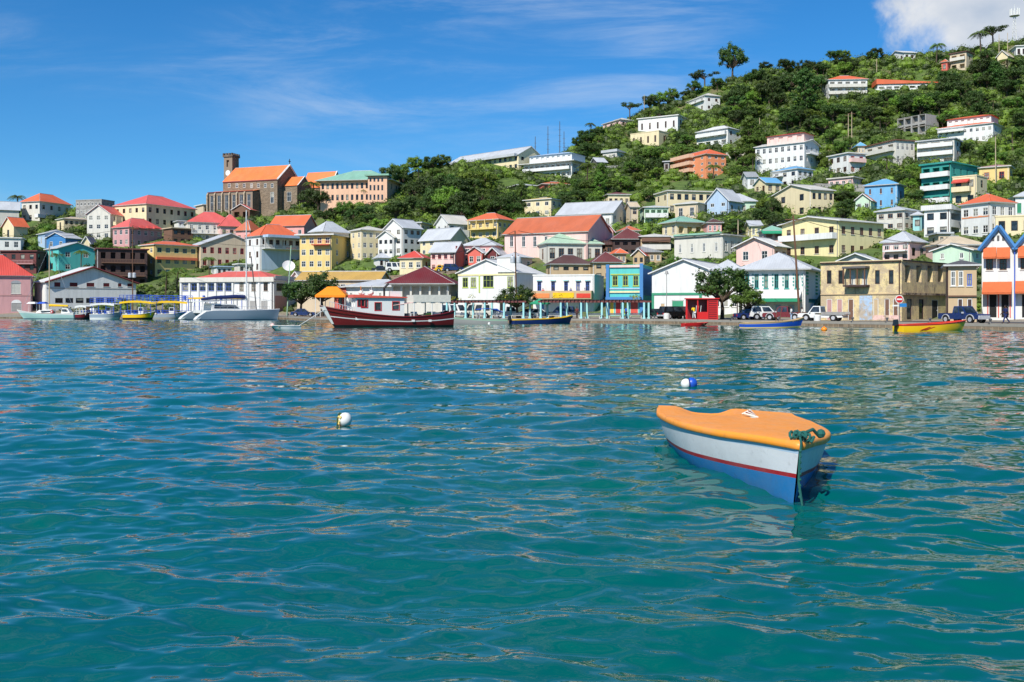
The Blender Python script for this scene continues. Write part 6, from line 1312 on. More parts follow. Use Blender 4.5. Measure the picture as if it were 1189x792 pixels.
# ---- red fishing boat
def trawler():
    c, rz, L = boat_between(523, 379.5, 381, 380.5); t = thing('fishing_boat', 'dark red fishing boat with white wheelhouse and white stripe along the hull', 'boat', c, rz)
    St = [(0,1.5,1.75,-.4),(.15,1.9,1.35,-.7),(.4,2.1,1.15,-.8),(.65,1.9,1.4,-.8),(.85,1.1,1.85,-.6),(1,.06,2.35,-.3)]; sheer = lambda q: interp([(a[0], a[2]) for a in St], q)
    red = M('darkred','paint'); h, sh = hull(L, St, [(zz(.25,.3), M('black','paint')), (lambda q: sheer(q)*.52, red), (lambda q: sheer(q)*.52+.11, M('white','paint')), (None, red)], rake=1.8, n=30, p_bow=.8, parent=t)
    deck(sh, .35, M('tan','wood'), 'deck', t); rail(sh, .08, red, 'bulwark_rail', t, 0, .03)
    m = MB(); x, y, z = sh[-1]; m.hexa([(x-1.5,-.2,.4),(x-1.3,-.05,.4),(x-1.3,.05,.4),(x-1.5,.2,.4),(x-.5,-.4,z),(x+.1,-.06,z+.1),(x+.1,.06,z+.1),(x-.5,.4,z)], M('white','paint')); m.obj('stem', t)
    for k in range(2): m = MB(); m.box((-L*.16-k*1.9, 2.07, .62), (-L*.16-k*1.9+.35, 2.13, .85), M('white','paint')); m.box((-L*.16-k*1.9, -2.13, .62), (-L*.16-k*1.9+.35, -2.07, .85), M('white','paint')); m.obj('scupper', t)
    # wheelhouse (x forward = left in the picture, so the near side is +y)
    wh = MB(); wm = M('white','paint'); x0, x1, x2 = -L*.09, L*.2, L*.30; z0, z1 = .85, 3.25; yy = 1.25
    wins = [(x2-.05-.9, x2-.25, 2.35, 3.0), (x1+.1, x1+.75, 2.2, 3.0), (x1-1.4, x1-.75, 1.9, 2.7), (x0+.6, x0+1.3, 1.95, 2.8)]
    for sg in (1, -1): wall_face(wh, (x0, sg*yy, 0), (1,0,0), x2-x0, z0, z1, [(a-x0, b-x0, p, q, .1) for a, b, p, q in wins], wm, (0, sg, 0))
    wall_face(wh, (x2, -yy, 0), (0,1,0), 2*yy, z0, z1, [(.3,1.1,2.3,2.95,.1),(1.4,2.2,2.3,2.95,.1)], wm, (1,0,0)); wall_face(wh, (x0, -yy, 0), (0,1,0), 2*yy, z0, z1, [], wm, (-1,0,0)); wh.obj('wheelhouse', t)
    for sg in (1, -1):
        for a, b, p, q in wins:
            f = MB(); fm = M('redframe','paint'); y = sg*(yy+.03)
            for A, B_ in (((a-.08,p-.08),(b+.08,p)),((a-.08,q),(b+.08,q+.08)),((a-.08,p),(a,q)),((b,p),(b+.08,q))): f.box((A[0],sg*yy+sg*.002,A[1]),(B_[0],y,B_[1]), fm)
            o = f.obj('window', t); g = MB(); g.poly([(a,sg*(yy-.06),p),(b,sg*(yy-.06),p),(b,sg*(yy-.06),q),(a,sg*(yy-.06),q)], M('glass','glass')); g.obj('pane', o)
    r = MB(); r.hexa([(x0-.3,-1.5,z1),(x2+.35,-1.5,z1+.02),(x2+.35,1.5,z1+.02),(x0-.3,1.5,z1),(x0-.3,-1.5,z1+.1),(x2+.3,-1.5,z1+.35),(x2+.3,1.5,z1+.35),(x0-.3,1.5,z1+.1)], M('coral','paint')); r.obj('wheelhouse_roof', t)
    m = MB(); m.tube([(x1-2.0,.2,z1),(x1-2.0,.2,z1+1.1),(x1-2.5,.2,z1+1.6)], .12, M('black','metal'), 8); m.obj('exhaust_pipe', t)
    m = MB(); m.box((x0+.2,-.5,z1+.12),(x0+1.3,.5,z1+.75), M('white','paint')); m.obj('roof_box', t)
    for i, (x, h_) in enumerate(((x2-.8, .9), (x2-1.8, .6), (x1-.6, 1.0), (x1+.4, .55))): m = MB(); m.ball((x,.1,z1+.3+h_*.3), .3, M('white' if i % 2 else 'offwhite','paint'), 8, (1,1,h_)); m.tube([(x,.1,z1+.1),(x,.1,z1+h_+.4)], .04, M('orangeb' if i == 0 else 'chrome','metal'), 5); m.obj('roof_gear', t)
    # after deck awning on posts, boxes and nets below
    a = MB(); ax0, ax1 = -L*.47, -L*.16; a.box((ax0,-1.5,2.75),(ax1,1.5,2.82), M('white','cloth'))
    for sg in (1,-1): a.box((ax0,sg*1.5,2.3+.5),(ax1,sg*1.53,3.6), M('offwhite','cloth'))
    a.hexa([(ax1,-1.4,2.7),(ax1+2.6,-1.2,2.35),(ax1+2.6,1.2,2.35),(ax1,1.4,2.7),(ax1,-1.4,2.76),(ax1+2.6,-1.2,2.41),(ax1+2.6,1.2,2.41),(ax1,1.4,2.76)], M('palepink','cloth')); a.obj('deck_awning', t)
    for x in (ax0+.1, (ax0+ax1)/2, ax1-.1):
        for y in (-1.4, 1.4): m = MB(); m.tube([(x,y,1.0),(x,y,2.78)], .06, M('white','paint'), 6); m.obj('awning_post', t)
    rdn = random.Random(8)
    for k in range(12): m = MB(); x = rdn.uniform(ax0+.4, x0-.3); h_ = rdn.uniform(.3,.8); m.box((x,-.8+rdn.uniform(-.2,.8),.95),(x+rdn.uniform(.4,.8),.3+rdn.uniform(0,.8),.95+h_), M(rdn.choice(['white','silver','darkgrey','offwhite','leafdark']),'paint')); m.obj('deck_gear', t)
    m = MB()
    for k in range(10): a_ = k/9; m.tube([(L*(.32+.17*a_),.9*(1-a_)+.05,1.5+.6*a_),(L*(.32+.17*a_),.9*(1-a_)+.05,2.2+.6*a_)], .03, M('chrome','metal'), 5)
    m.tube([(L*.32,.95,2.2),(L*.49,.05,2.85)], .03, M('chrome','metal'), 5); m.obj('bow_rail', t)
    m = MB(); m.tube([(L*.5,0,2.2),(L*.5+3.4,1.2,.2)], .035, M('white','cloth'), 5); m.obj('anchor_rope', t)
trawler()
# ---- sailing catamaran
def catamaran():
    th = R(36); L = 14.8; HW = 4.1; A = water_at(229, 371.8); cc_ = A+Vector((L/2*math.cos(th)-HW*math.sin(th), L/2*math.sin(th)+HW*math.cos(th), 0)); t = thing('sailing_catamaran', 'large white sailing catamaran with tall mast and navy boom cover', 'boat', cc_, th); g = M('hullgrey','paint'); w = M('white','paint')
    for sg in (-1, 1):
        St = [(0,.75,.55,-.3),(.1,.8,1.5,-.35),(.5,.85,1.65,-.4),(.85,.5,1.8,-.3),(1,.04,1.9,-.1)]
        h, sh = hull(L, St, [(zz(.12,.12), M('navy','paint')), (None, g)], rake=.5, n=22, parent=t, name='hull'); h.location = (0, sg*HW, 0); dk = deck(sh, .02, w, 'hull_deck', h, .08)
        q = MB(); q.hexa([(-L/2-.5,-.7,.1),(-L/2+.1,-.7,.1),(-L/2+.1,.7,.1),(-L/2-.5,.7,.1),(-L/2-.1,-.75,.56),(-L/2+1.5,-.8,1.6),(-L/2+1.5,.8,1.6),(-L/2-.1,.75,.56)], w); q.obj('stern_steps', h)
    m = MB(); m.box((-L*.38,-HW,1.2),(L*.2,HW,1.68), w); m.obj('bridge_deck', t); m = MB(); m.box((L*.28,-HW,1.5),(L*.31,HW,1.66), w); m.obj('crossbeam', t)
    c = MB(); z = 1.68; x0, x1 = -L*.28, L*.12; c.hexa([(x0,-2.3,z),(x1,-1.8,z),(x1,1.8,z),(x0,2.3,z),(x0,-2.1,z+1.25),(x1-1.5,-1.6,z+1.1),(x1-1.5,1.6,z+1.1),(x0,2.1,z+1.25)], w); co2 = c.obj('cabin', t)
    g2 = MB(); 
    for sg in (-1, 1): g2.hexa([(x0+.4,sg*2.29,z+.4),(x1-.9,sg*1.9,z+.4),(x1-.9,sg*1.8,z+.42),(x0+.4,sg*2.1,z+.42),(x0+.4,sg*2.22,z+.95),(x1-1.5,sg*1.78,z+.9),(x1-1.5,sg*1.6,z+.88),(x0+.4,sg*2.0,z+.93)], M('glass','glass'))
    g2.obj('window_band', co2)
    m = MB(); m.box((-L*.42,-2.4,z+1.5),(x0+1.2,2.4,z+1.62), w); m.obj('bimini', t)
    for x in (-L*.41, x0+.2):
        for y in (-2.2, 2.2): m = MB(); m.tube([(x,y,z-.4),(x+.3,y,z+1.5)], .05, M('chrome','metal'), 6); m.obj('bimini_post', t)
    mh = (HR-238)*A.y/FP+CH; mx = .2*L; m = MB(); m.tube([(mx,0,1.6),(mx,0,mh)], [.17,.1], M('white','metal'), 8)
    m.obj('mast', t); m = MB()
    for zf in (.45, .72): m.tube([(mx,-1.3,mh*zf),(mx,0,mh*zf+.15),(mx,1.3,mh*zf)], .04, M('white','metal'), 5)
    m.obj('spreaders', t); m = MB(); m.tube([(mx-.3,0,3.6),(-L*.36,0,3.4)], .11, M('white','metal'), 8); m.obj('boom', t)
    m = MB(); m.tube([(mx-.3,0,4.1),(mx-2,0,4.15),(-L*.2,0,3.95),(-L*.36,0,3.65)], [.36,.38,.32,.2], M('navy','cloth'), 10); m.obj('sail_cover', t)
    m = MB(); m.tube([(L*.33,0,1.7),(mx+.9,0,mh*.58)], .1, M('darkgrey','cloth'), 7); m.obj('furled_jib', t)
    for y in (-HW, HW): m = MB(); m.tube([(mx-1.5,y,1.7),(mx,0,mh*.98)], .022, M('chrome','metal'), 4); m.obj('shroud', t)
    m = MB(); m.tube([(L*.45,0,1.7),(mx,0,mh*.98)], .022, M('chrome','metal'), 4); m.obj('forestay', t)
    m = MB()
    for sg in (-1, 1):
        P = [(-L*.42+L*.8*i/9, sg*(HW+.6-.4*(i/9)**3), 1.7) for i in range(10)]
        for p in P: m.tube([p, (p[0], p[1], 2.35)], .025, M('chrome','metal'), 4)
        m.tube([(p[0], p[1], 2.35) for p in P], .022, M('chrome','metal'), 4)
    m.obj('guard_rail', t)
catamaran()
# ---- excursion boats at the left quay
def tripboat(pa, pb, row, label, hull_cols, roof_col, roofz=2.9, decks=1, side=None, trim=None, roof_long=(.47, .4), rails=None):
    c, rz, L = boat_between(pa, row, pb, row); t = thing('excursion_boat', label, 'boat', c, rz); St = [(0,1.5,.95,-.3),(.3,1.7,.95,-.35),(.7,1.5,1.05,-.35),(.9,.9,1.3,-.2),(1,.3,1.45,-.1)]
    h, sh = hull(L, St, [(zz(.35,.4), M(hull_cols[0],'paint')), (None, M(hull_cols[1],'paint'))], rake=.6, n=16, p_mid=.05, p_bow=.4, parent=t); deck(sh, .1, M('tan','paint'), 'deck', t); rail(sh, .06, M('white','paint'), 'rubbing_rail', t)
    r = MB(); x0, x1 = -L*roof_long[0], L*roof_long[1]; n = 6
    for i in range(n):
        f = lambda u: (x0+(x1-x0)*u, roofz+.22*math.sin(math.pi*u)); (a, za), (b, zb) = f(i/n), f((i+1)/n); r.hexa([(a,-1.7,za),(b,-1.7,zb),(b,1.7,zb),(a,1.7,za),(a,-1.7,za+.1),(b,-1.7,zb+.1),(b,1.7,zb+.1),(a,1.7,za+.1)], M(roof_col,'cloth'))
        r.hexa([(a,-1.72,za-.25),(b,-1.72,zb-.25),(b,-1.7,zb-.25),(a,-1.7,za-.25),(a,-1.72,za+.1),(b,-1.72,zb+.1),(b,-1.7,zb+.1),(a,-1.7,za+.1)], M(trim or roof_col,'cloth'))
    r.obj('canopy', t)
    for x in np.linspace(x0+.2, x1-.2, 4):
        for y in (-1.5, 1.5): m = MB(); m.tube([(x,y,.8),(x,y,roofz+.05)], .05, M(rails or 'white','paint'), 5); m.obj('canopy_post', t)
    m = MB(); 
    for y in (-1.55, 1.55): m.tube([(x0,y,1.6),(x1,y,1.6)], .035, M(rails or 'white','paint'), 5); m.tube([(x0,y,1.25),(x1,y,1.25)], .03, M(rails or 'white','paint'), 5)
    m.obj('side_rail', t)
    cb = MB(); cb.box((L*.02,-.9,.85),(L*.2,.9,2.3), M(side or 'white','paint')); cb.obj('wheel_cabin', t); w = MB(); w.box((L*.04,-.93,1.55),(L*.18,-.902,2.1), M('glass','glass')); w.obj('window', t)
    for i in range(4): x = x0+.8+i*L*.11; m = MB(); m.box((x,-1.2,.85),(x+.4,1.2,1.25), M('royal' if i % 2 else 'seat','paint')); m.box((x-.05,-1.2,1.25),(x+.05,1.2,1.75), M('royal' if i % 2 else 'seat','paint')); m.obj('bench_seat', t)
    if decks == 2:
        m = MB()
        for y in (-1.6, 1.6):
            for zf in (.35, .7, 1.05): m.tube([(x0,y,roofz+.25+zf),(x1,y,roofz+.25+zf)], .04, M('royal','paint'), 5)
            for x in np.linspace(x0, x1, 9): m.tube([(x,y,roofz+.1),(x,y,roofz+1.3)], .045, M('royal','paint'), 5)
        m.obj('upper_rail', t)
    return t
tripboat(91, 106, 370.8, 'small red and black hulled launch with orange cushions left of the grey excursion boat', ('black','darkred'), 'white', 2.3, side='orangeb')
tripboat(108, 140, 371.0, 'pale grey excursion boat with white canopy and blue upper rail', ('white','hullgrey'), 'white', 2.7, 2, rails='royal')
tripboat(146, 178, 371.2, 'excursion boat with bright yellow stripe and open blue sided cabin', ('black','yellowb'), 'offwhite', 3.1, 2, trim='yellowb', rails='royal', roof_long=(.6, .55))
tripboat(181, 214, 370.6, 'grey excursion boat with long yellow edged canopy left of the catamaran', ('grey','hullgrey'), 'offwhite', 3.1, 2, trim='yellowb', rails='royal', roof_long=(.62, .7))
def canopy_deck():
    A = quay_at(222, -1.0) if 0 else quay_at(222, 1.5); B_ = quay_at(284, 1.5); d = B_-A; L = d.length; t = thing('jetty_canopy', 'long yellow edged sun canopy on the quay behind the catamaran', 'canopy', A, math.atan2(d.y, d.x)); m = MB(); m.box((0,-1.5,3.3),(L,1.8,3.45), M('offwhite','cloth')); m.box((0,-1.55,3.3),(L,-1.502,3.62), M('yellowb','cloth')); m.obj('canopy', t)
    for i in range(6):
        for y in (-1.4, 1.7): m = MB(); m.box((L*i/5-.06-.1*(i==5)+.05,y-.06,0),(L*i/5+.06-.1*(i==5)+.05,y+.06,3.3), M('royal','paint')); m.obj('post', t)
canopy_deck()
def sloop():
    c, rz, L = boat_between(88, 370.5, 24, 370.5); t = thing('sailing_boat', 'pale green hulled sailing boat with bare mast, white dodger and blue cover', 'boat', c, rz); St = [(0,1.1,1.2,-.3),(.4,1.6,1.0,-.5),(.75,1.1,1.2,-.4),(1,.04,1.7,-.1)]
    h, sh = hull(L, St, [(zz(.12,.12), M('navy','paint')), (lambda q: .75+.45*q, M('tealhull','paint')), (None, M('white','paint'))], rake=1.4, n=20, parent=t); deck(sh, .05, M('offwhite','paint'), 'deck', t, .1)
    m = MB(); m.hexa([(-L*.1,-.9,1.1),(L*.2,-.6,1.2),(L*.2,.6,1.2),(-L*.1,.9,1.1),(-L*.1,-.8,1.8),(L*.15,-.5,1.65),(L*.15,.5,1.65),(-L*.1,.8,1.8)], M('white','paint')); cb = m.obj('cabin', t); m = MB(); m.box((-L*.07,.84,1.35),(L*.1,.9,1.6), M('glass','glass')); m.obj('window', cb)
    mh = (HR-284)*c.y/FP+CH; m = MB(); m.tube([(-L*.02,0,1),(-L*.02,0,mh)], [.13,.08], M('beige','wood'), 8); m.obj('mast', t); m = MB(); m.tube([(-L*.02,0,2.6),(-L*.36,0,2.5)], [.24,.16], M('yellowb','cloth'), 8); m.obj('furled_sail', t)
    for x in (L*.49, -L*.48): m = MB(); m.tube([(x,0,1.4),(-L*.02,0,mh*.97)], .025, M('chrome','metal'), 4); m.obj('stay', t)
    for x0, x1, cl in ((L*.02, L*.17, 'royal'), (L*.2, L*.36, 'white')):
        m = MB(); m.hexa([(x0,-.9,2.9),(x1,-.9,2.9),(x1,.9,2.9),(x0,.9,2.9),(x0+.3,-.4,3.25),(x1-.3,-.4,3.25),(x1-.3,.4,3.25),(x0+.3,.4,3.25)], M(cl,'cloth')); m.obj('sun_cover', t)
        for x in (x0+.1, x1-.1): q = MB(); q.tube([(x,0,1.2),(x,0,2.95)], .04, M('white','metal'), 5); q.obj('cover_pole', t)
    m = MB(); m.lathe([(.18,-.05),(.3,-.05),(.3,.05),(.18,.05),(.18,-.05)], M('redframe','paint'), 14); o = m.obj('life_ring', t); o.location = (-L*.12, 1.3, 1.4); o.rotation_euler = (R(90), 0, 0)
sloop()
def launch(pa, pb, row, label):
    c, rz, L = boat_between(pa, row, pb, row); t = thing('motor_launch', label, 'boat', c, rz); St = [(0,1.2,1.0,-.3),(.5,1.35,1.05,-.35),(.85,.8,1.3,-.2),(1,.05,1.5,-.1)]; h, sh = hull(L, St, [(zz(.1,.1), M('royal','paint')), (None, M('white','paint'))], n=16, parent=t); deck(sh, .05, M('offwhite','paint'), 'deck', t)
    m = MB(); m.hexa([(-L*.15,-.9,1.0),(L*.25,-.7,1.1),(L*.25,.7,1.1),(-L*.15,.9,1.0),(-L*.12,-.8,2.1),(L*.12,-.6,2.0),(L*.12,.6,2.0),(-L*.12,.8,2.1)], M('white','paint')); cb = m.obj('cabin', t); m = MB(); m.box((-L*.1,-.93,1.5),(L*.1,-.85,1.85), M('glass','glass')); m.obj('window', cb)
    m = MB(); m.tube([(0,0,2.1),(0,0,3.2)], .03, M('chrome','metal'), 5); m.obj('aerial', t); outboard(t, L, sh)
launch(64, 90, 370.5, 'white motor launch behind the stern of the pale green sailing boat')
launch(119, 98, 370.2, 'small white motor launch tucked against the quay behind the grey excursion boat')

# ------------------------------------------------------------------ cars
def wheel(r=.34, w=.22):
    t = MB(); t.tube([(0,-w/2,0),(0,w/2,0)], r, M('black','cloth'), 16); m = MB(); m.tube([(0,-w/2-.01,0),(0,w/2+.01,0)], r*.58, M('chrome','metal'), 10); return t.mesh('tyre'), m.mesh('rim')
WH = wheel(); WHB = wheel(.4, .26)
def car(px, s_, heading, kind, color, label, row=None, name=None, y=None, extra=None):
    if row is not None: P = place(px, row); P.z += .02
    else: P = quay_at(px, s_); P.z = .57 if s_ < 16 else .69
    t = thing(name or dict(pickup='pickup_truck', flatbed='flatbed_truck', van='van').get(kind, 'parked_car'), label, {'pickup':'pickup truck','flatbed':'truck','van':'van'}.get(kind, 'car'), P, heading); cm = M(color,'car'); b = MB(); wd = .86
    big = kind in ('pickup','suv','flatbed','van'); wh = WHB if big else WH; wr = .4 if big else .34; L = {'sedan':4.3,'hatch':3.9,'suv':4.6,'pickup':5.2,'flatbed':5.4,'van':4.8}[kind]; g = .42 if big else .28; bz = .98 if big else .82
    xf, xr = L*.31, -L*.3; prof = [(-L/2,g+.05)]
    for xc in (xr, xf):
        prof += [(xc-wr-.12,g)]+[(xc-(wr+.08)*math.cos(a), wr+(wr+.08)*math.sin(a)) for a in [math.pi*k/8 for k in range(1, 8)]]+[(xc+wr+.12,g)]
    prof += [(L/2-.05,g+.02),(L/2,g+.25),(L/2-.03,bz-.15),(L/2-.15,bz-.04)]
    if kind == 'flatbed': prof += [(L*.12,bz),(L*.1,.72),(-L/2,.72)]
    elif kind == 'van': prof += [(L*.36,bz+.05),(-L/2,bz+.05)]
    else: prof += [(L*.2,bz+.03),(-L/2+.1,bz+.05),(-L/2,bz-.1)]
    b.extr(prof, -wd, wd, cm); bo = b.obj('body', t)
    top = {'sedan':1.42,'hatch':1.45,'suv':1.78,'pickup':1.76,'flatbed':1.8,'van':2.15}[kind]; cab = {'sedan':(-L*.36,-L*.2,L*.06,L*.24),'hatch':(-L*.46,-L*.36,L*.08,L*.27),'suv':(-L*.48,-L*.42,L*.08,L*.24),'pickup':(-L*.14,-L*.12,L*.09,L*.2),'flatbed':(-L*.02,0,L*.16,L*.27),'van':(-L*.49,-L*.47,L*.24,L*.4)}[kind]
    c = MB(); x0, x1, x2, x3 = cab; wb, wt = wd-.03, wd-.16; z0 = bz+.0
    c.hexa([(x0,-wb,z0),(x3,-wb,z0),(x3,wb,z0),(x0,wb,z0),(x1,-wt,top),(x2,-wt,top),(x2,wt,top),(x1,wt,top)], cm); c.obj('cabin', t)
    lerp = lambda a, b_, k: a+(b_-a)*k
    ns = 2 if kind in ('sedan','hatch','suv','pickup') else 1
    if kind == 'pickup': ns = 2
    if kind == 'van': ns = 3
    for sg in (-1, 1):
        for i in range(ns):
            k0, k1 = i/ns+.04, (i+1)/ns-.04; za, zb = .12, .88; P4 = []
            for k, zt in ((k0,za),(k1,za),(k1,zb),(k0,zb)): xa, xb = lerp(x0+.1,x1+.1,zt), lerp(x3-.1,x2-.05,zt); P4.append((lerp(xa,xb,k), sg*(lerp(wb,wt,zt)+.012), lerp(z0,top,zt)))
            w = MB(); w.hexa([P4[0],P4[1],(P4[1][0],P4[1][1]-sg*.02,P4[1][2]),(P4[0][0],P4[0][1]-sg*.02,P4[0][2]),P4[3],P4[2],(P4[2][0],P4[2][1]-sg*.02,P4[2][2]),(P4[3][0],P4[3][1]-sg*.02,P4[3][2])], M('glass','glass')); w.obj('window', t)
    for nm, xa, xb, s2 in (('windscreen',x3,x2,1),('rear_window',x0,x1,-1)):
        w = MB(); o = .015*s2; A = [(lerp(xa,xb,k)+o, y_*lerp(wb,wt,k)*.88, lerp(z0,top,k)) for k, y_ in ((.12,-1),(.12,1),(.9,1),(.9,-1))]; w.poly(A if s2 > 0 else A[::-1], M('glass','glass')); w.obj(nm, t)
    for x in (xf, xr):
        for sg in (-1, 1): o = link('wheel', wh[0], t, (x, sg*(wd-.1), wr)); link('rim', wh[1], o)
    for sg in (-1, 1):
        m = MB(); m.box((L/2-.06,sg*.5,bz-.35),(L/2+.02,sg*.78,bz-.17), M('chrome','paint')); m.obj('headlight', t); m = MB(); m.box((-L/2-.02,sg*.6,bz-.35),(-L/2+.03,sg*.82,bz-.1), M('red','paint')); m.obj('tail_light', t)
        m = MB(); m.box((cab[3]-.35,sg*wd,bz+.03),(cab[3]-.2,sg*(wd+.18),bz+.2), M('chrome' if kind == 'pickup' else color,'paint')); m.obj('wing_mirror', t)
    m = MB(); m.box((L/2-.02,-.8,g+.0),(L/2+.08,.8,g+.22), M('chrome' if big else color,'metal')); m.obj('front_bumper', t); m = MB(); m.box((-L/2-.08,-.8,g),(-L/2+.02,.8,g+.2), M('chrome' if big else color,'metal')); m.obj('rear_bumper', t)
    if kind == 'pickup':
        m = MB(); m.box((-L/2+.12,-.7,bz+.045),(-L*.16,.7,bz+.06), M('dark','cloth')); m.obj('load_bed', t); m = MB()
        for x in (xf, xr):
            for sg in (-1, 1): m.tube([(x+(wr+.1)*math.cos(a), sg*(wd+.015), wr+(wr+.1)*math.sin(a)) for a in [math.pi*k/8 for k in range(9)]], .05, M('chrome','metal'), 5)
        m.obj('wheel_arch_trim', t); m = MB(); m.box((L/2+.0,-.45,bz-.4),(L/2+.03,.45,bz-.15), M('chrome','metal')); m.obj('grille', t)
    if kind == 'flatbed':
        m = MB(); m.box((-L/2-.3,-.95,.75),(-L*.04,.95,.83), M('grey','metal'))
        for sg in (-1, 1): m.box((-L/2-.3,sg*.95,.83),(-L*.04,sg*.91,1.1), M('grey','metal'))
        m.obj('load_bed', t)
    return t
Lh, Rh = R(180), 0
aq = math.atan2(quay_at(1140, 9).y-quay_at(1080, 9).y, quay_at(1140, 9).x-quay_at(1080, 9).x)
car(1119, 3.2, aq-R(12), 'pickup', 'navy', 'dark blue crew cab pickup with chrome wheel arches before the tan green roofed building')
car(955, 4.0, math.pi+aq*.7, 'flatbed', 'white', 'white flatbed truck parked in front of the left end of the ruin')
car(911, 6.5, math.pi+aq*.6, 'pickup', 'darkred', 'dark red pickup behind the long blue boat')
car(872, 9.5, .1, 'sedan', 'navy', 'dark blue car right of the big dark quay tree'); car(888, 11, .1, 'suv', 'white', 'white jeep behind the dark red pickup')
car(783, 5.5, R(25), 'suv', 'black', 'black estate car before the green roller door'); car(760, 7.5, R(20), 'hatch', (40,70,66), 'dark green hatchback beside the turquoise parapet shop')
car(796, 9, R(15), 'suv', (80,60,60), 'brownish car half hidden by the black estate car and the red kiosk')
car(530, 9, 0, 'van', 'white', 'boxy white van at the left end of the pergola'); car(553, 9.5, math.pi, 'van', 'offwhite', 'white minibus in the middle of the pergola before the lime framed shop'); car(593, 8.5, 0, 'pickup', 'silver', 'silver pickup partly behind the dark gnarled quay tree')
car(611, 9.5, math.pi, 'hatch', 'darkred', 'dark red hatchback right of the dark gnarled quay tree'); car(627, 8.5, 0, 'sedan', 'white', 'white saloon car under the green market umbrella'); car(651, 7.8, R(170), 'suv', 'navy', 'navy blue off road car behind the blue longboat')
car(352, 13, .1, 'sedan', 'navy', 'dark car behind the low quay tree beside the terminal'); car(575, 12, 0, 'hatch', 'royal', 'blue hatchback behind the white minibus')
car(460, 0, .1, 'van', 'white', 'white van on the upper street left of the bright red roofed cottage', row=316); car(443, 0, .1, 'sedan', 'black', 'dark saloon car on the upper street beside the cream apartment house', row=316)
car(515, 0, .2, 'hatch', 'yellowb', 'bright yellow car before the pink grey roofed house', row=316); car(526, 0, .2, 'suv', 'navy', 'dark car parked right of the bright yellow car', row=316.5)

# ------------------------------------------------------------------ small things on the quay
def umbrella():
    p = quay_at(627, 5); t = thing('market_umbrella', 'green market umbrella over the white saloon car side of the quay', 'umbrella', p); m = MB(); m.tube([(0,0,0),(0,0,2.9)], .04, M('white','metal'), 6); m.obj('pole', t); m = MB(); n = 8
    for i in range(n): a, b = 6.283*i/n, 6.283*(i+1)/n; m.poly([(0,0,2.95),(1.55*math.cos(a),1.55*math.sin(a),2.3),(1.55*math.cos(b),1.55*math.sin(b),2.3)], M('green','cloth')); m.poly([(1.55*math.cos(a),1.55*math.sin(a),2.3),(1.55*math.cos(a),1.55*math.sin(a),2.1),(1.55*math.cos(b),1.55*math.sin(b),2.1),(1.55*math.cos(b),1.55*math.sin(b),2.3)], M('green','cloth'))
    m.obj('canopy', t)
umbrella()
def kiosk():
    A = quay_at(797, 1.6); t = thing('red_kiosk', 'bright red timber kiosk with open barred front on the quay edge', 'kiosk', A, R(-8)); w = (833-797)*A.y/FP; h = (HR-347)*A.y/FP+CH-.6; rm = M('red','paint'); dm = M('darkred','paint'); d = 2.4
    m = MB(); m.box((0,0,0),(w,d,.12), rm); m.obj('floor', t); m = MB(); m.box((-.2,-.2,h),(w+.2,d+.2,h+.14), rm); m.obj('roof', t)
    for x, y in ((.06,.06),(w*.36,.06),(w*.68,.06),(w-.06,.06),(.06,d-.06),(w-.06,d-.06)): m = MB(); m.box((x-.08,y-.08,.12),(x+.08,y+.08,h), rm); m.obj('post', t)
    m = MB(); m.box((0,d-.05,.12),(w,d,h), dm); m.obj('back_wall', t); m = MB(); m.box((w*.7,.02,.12),(w,.07,h), dm); 
    for i in range(10): m.box((w*.72,-.02,.25+i*h*.09),(w*.97,.02,.25+i*h*.09+.12), rm)
    m.obj('slatted_panel', t); m = MB(); m.box((w-.05,.1,.12),(w,d-.1,h), dm); m.obj('side_wall', t)
    m = MB(); m.box((w*.36,.0,.12),(w*.68,.1,1.05), rm); m.obj('counter', t)
    for k in range(3): m = MB(); m.tube([(w*.3+k*.3, .1, .9), (w*.3+k*.3+.1, .05, 1.9)], .04, M('coral' if k % 2 else 'white','cloth'), 5); m.obj('hanging_goods', t)
kiosk()
skiff(793, 378.6, 820, 378.4, [(0,.5,.3,-.1),(.5,.6,.32,-.12),(.85,.4,.36,-.1),(1,.05,.42,-.02)], [(zz(.05,.05), M('darkred','paint')), (None, M('red','paint'))], 'small bright red rowing boat at the foot of the red kiosk', 'rowing_boat', 'darkred', extras=thwarts(2), drop=.1)
def block(px, s_, sz, mat, label, nm, cat):
    p = quay_at(px, s_); t = thing(nm, label, cat, p+Vector((0, 0, .02))); m = MB(); m.lathe([(0,0),(sz*.5,0),(sz*.55,sz*.9),(sz*.42,sz),(0,sz)], M(mat,'paint'), 14); m.obj('body', t); q = MB(); q.lathe([(0,sz),(sz*.45,sz+.004),(sz*.45,sz*1.07),(0,sz*1.1)], M('offwhite','paint'), 14); q.obj('lid', t)
block(774, 2, .8, 'white', 'white bin at the foot of the thin street lamp', 'litter_bin', 'bin'); block(949, 1.2, .75, 'white', 'white drum on the quay edge in front of the white flatbed truck', 'drum', 'drum')
for i, px in enumerate((335, 395, 500, 556, 620, 700, 760, 850, 905, 990, 1030, 1080, 1150)):
    if i == 0:
        bol = t = thing('bollard', 'x', 'bollard', quay_at(px, .25)+Vector((0, 0, .08)), 0, 'mooring bollards along the quay edge'); m = MB(); m.lathe([(0,0),(.14,0),(.1,.12),(.1,.3),(.17,.36),(.15,.46),(0,.5)], M('darkgrey','metal'), 10); m.obj('body', t); q = MB(); q.box((-.25,-.25,-.02),(.25,.25,.02), M('darkgrey','metal')); q.obj('base_plate', t)
    else: t = copy_tree(bol); t.location = quay_at(px, .25)+Vector((0, 0, .08))
    t['label'] = 'small dark iron mooring bollard on the stone quay edge'
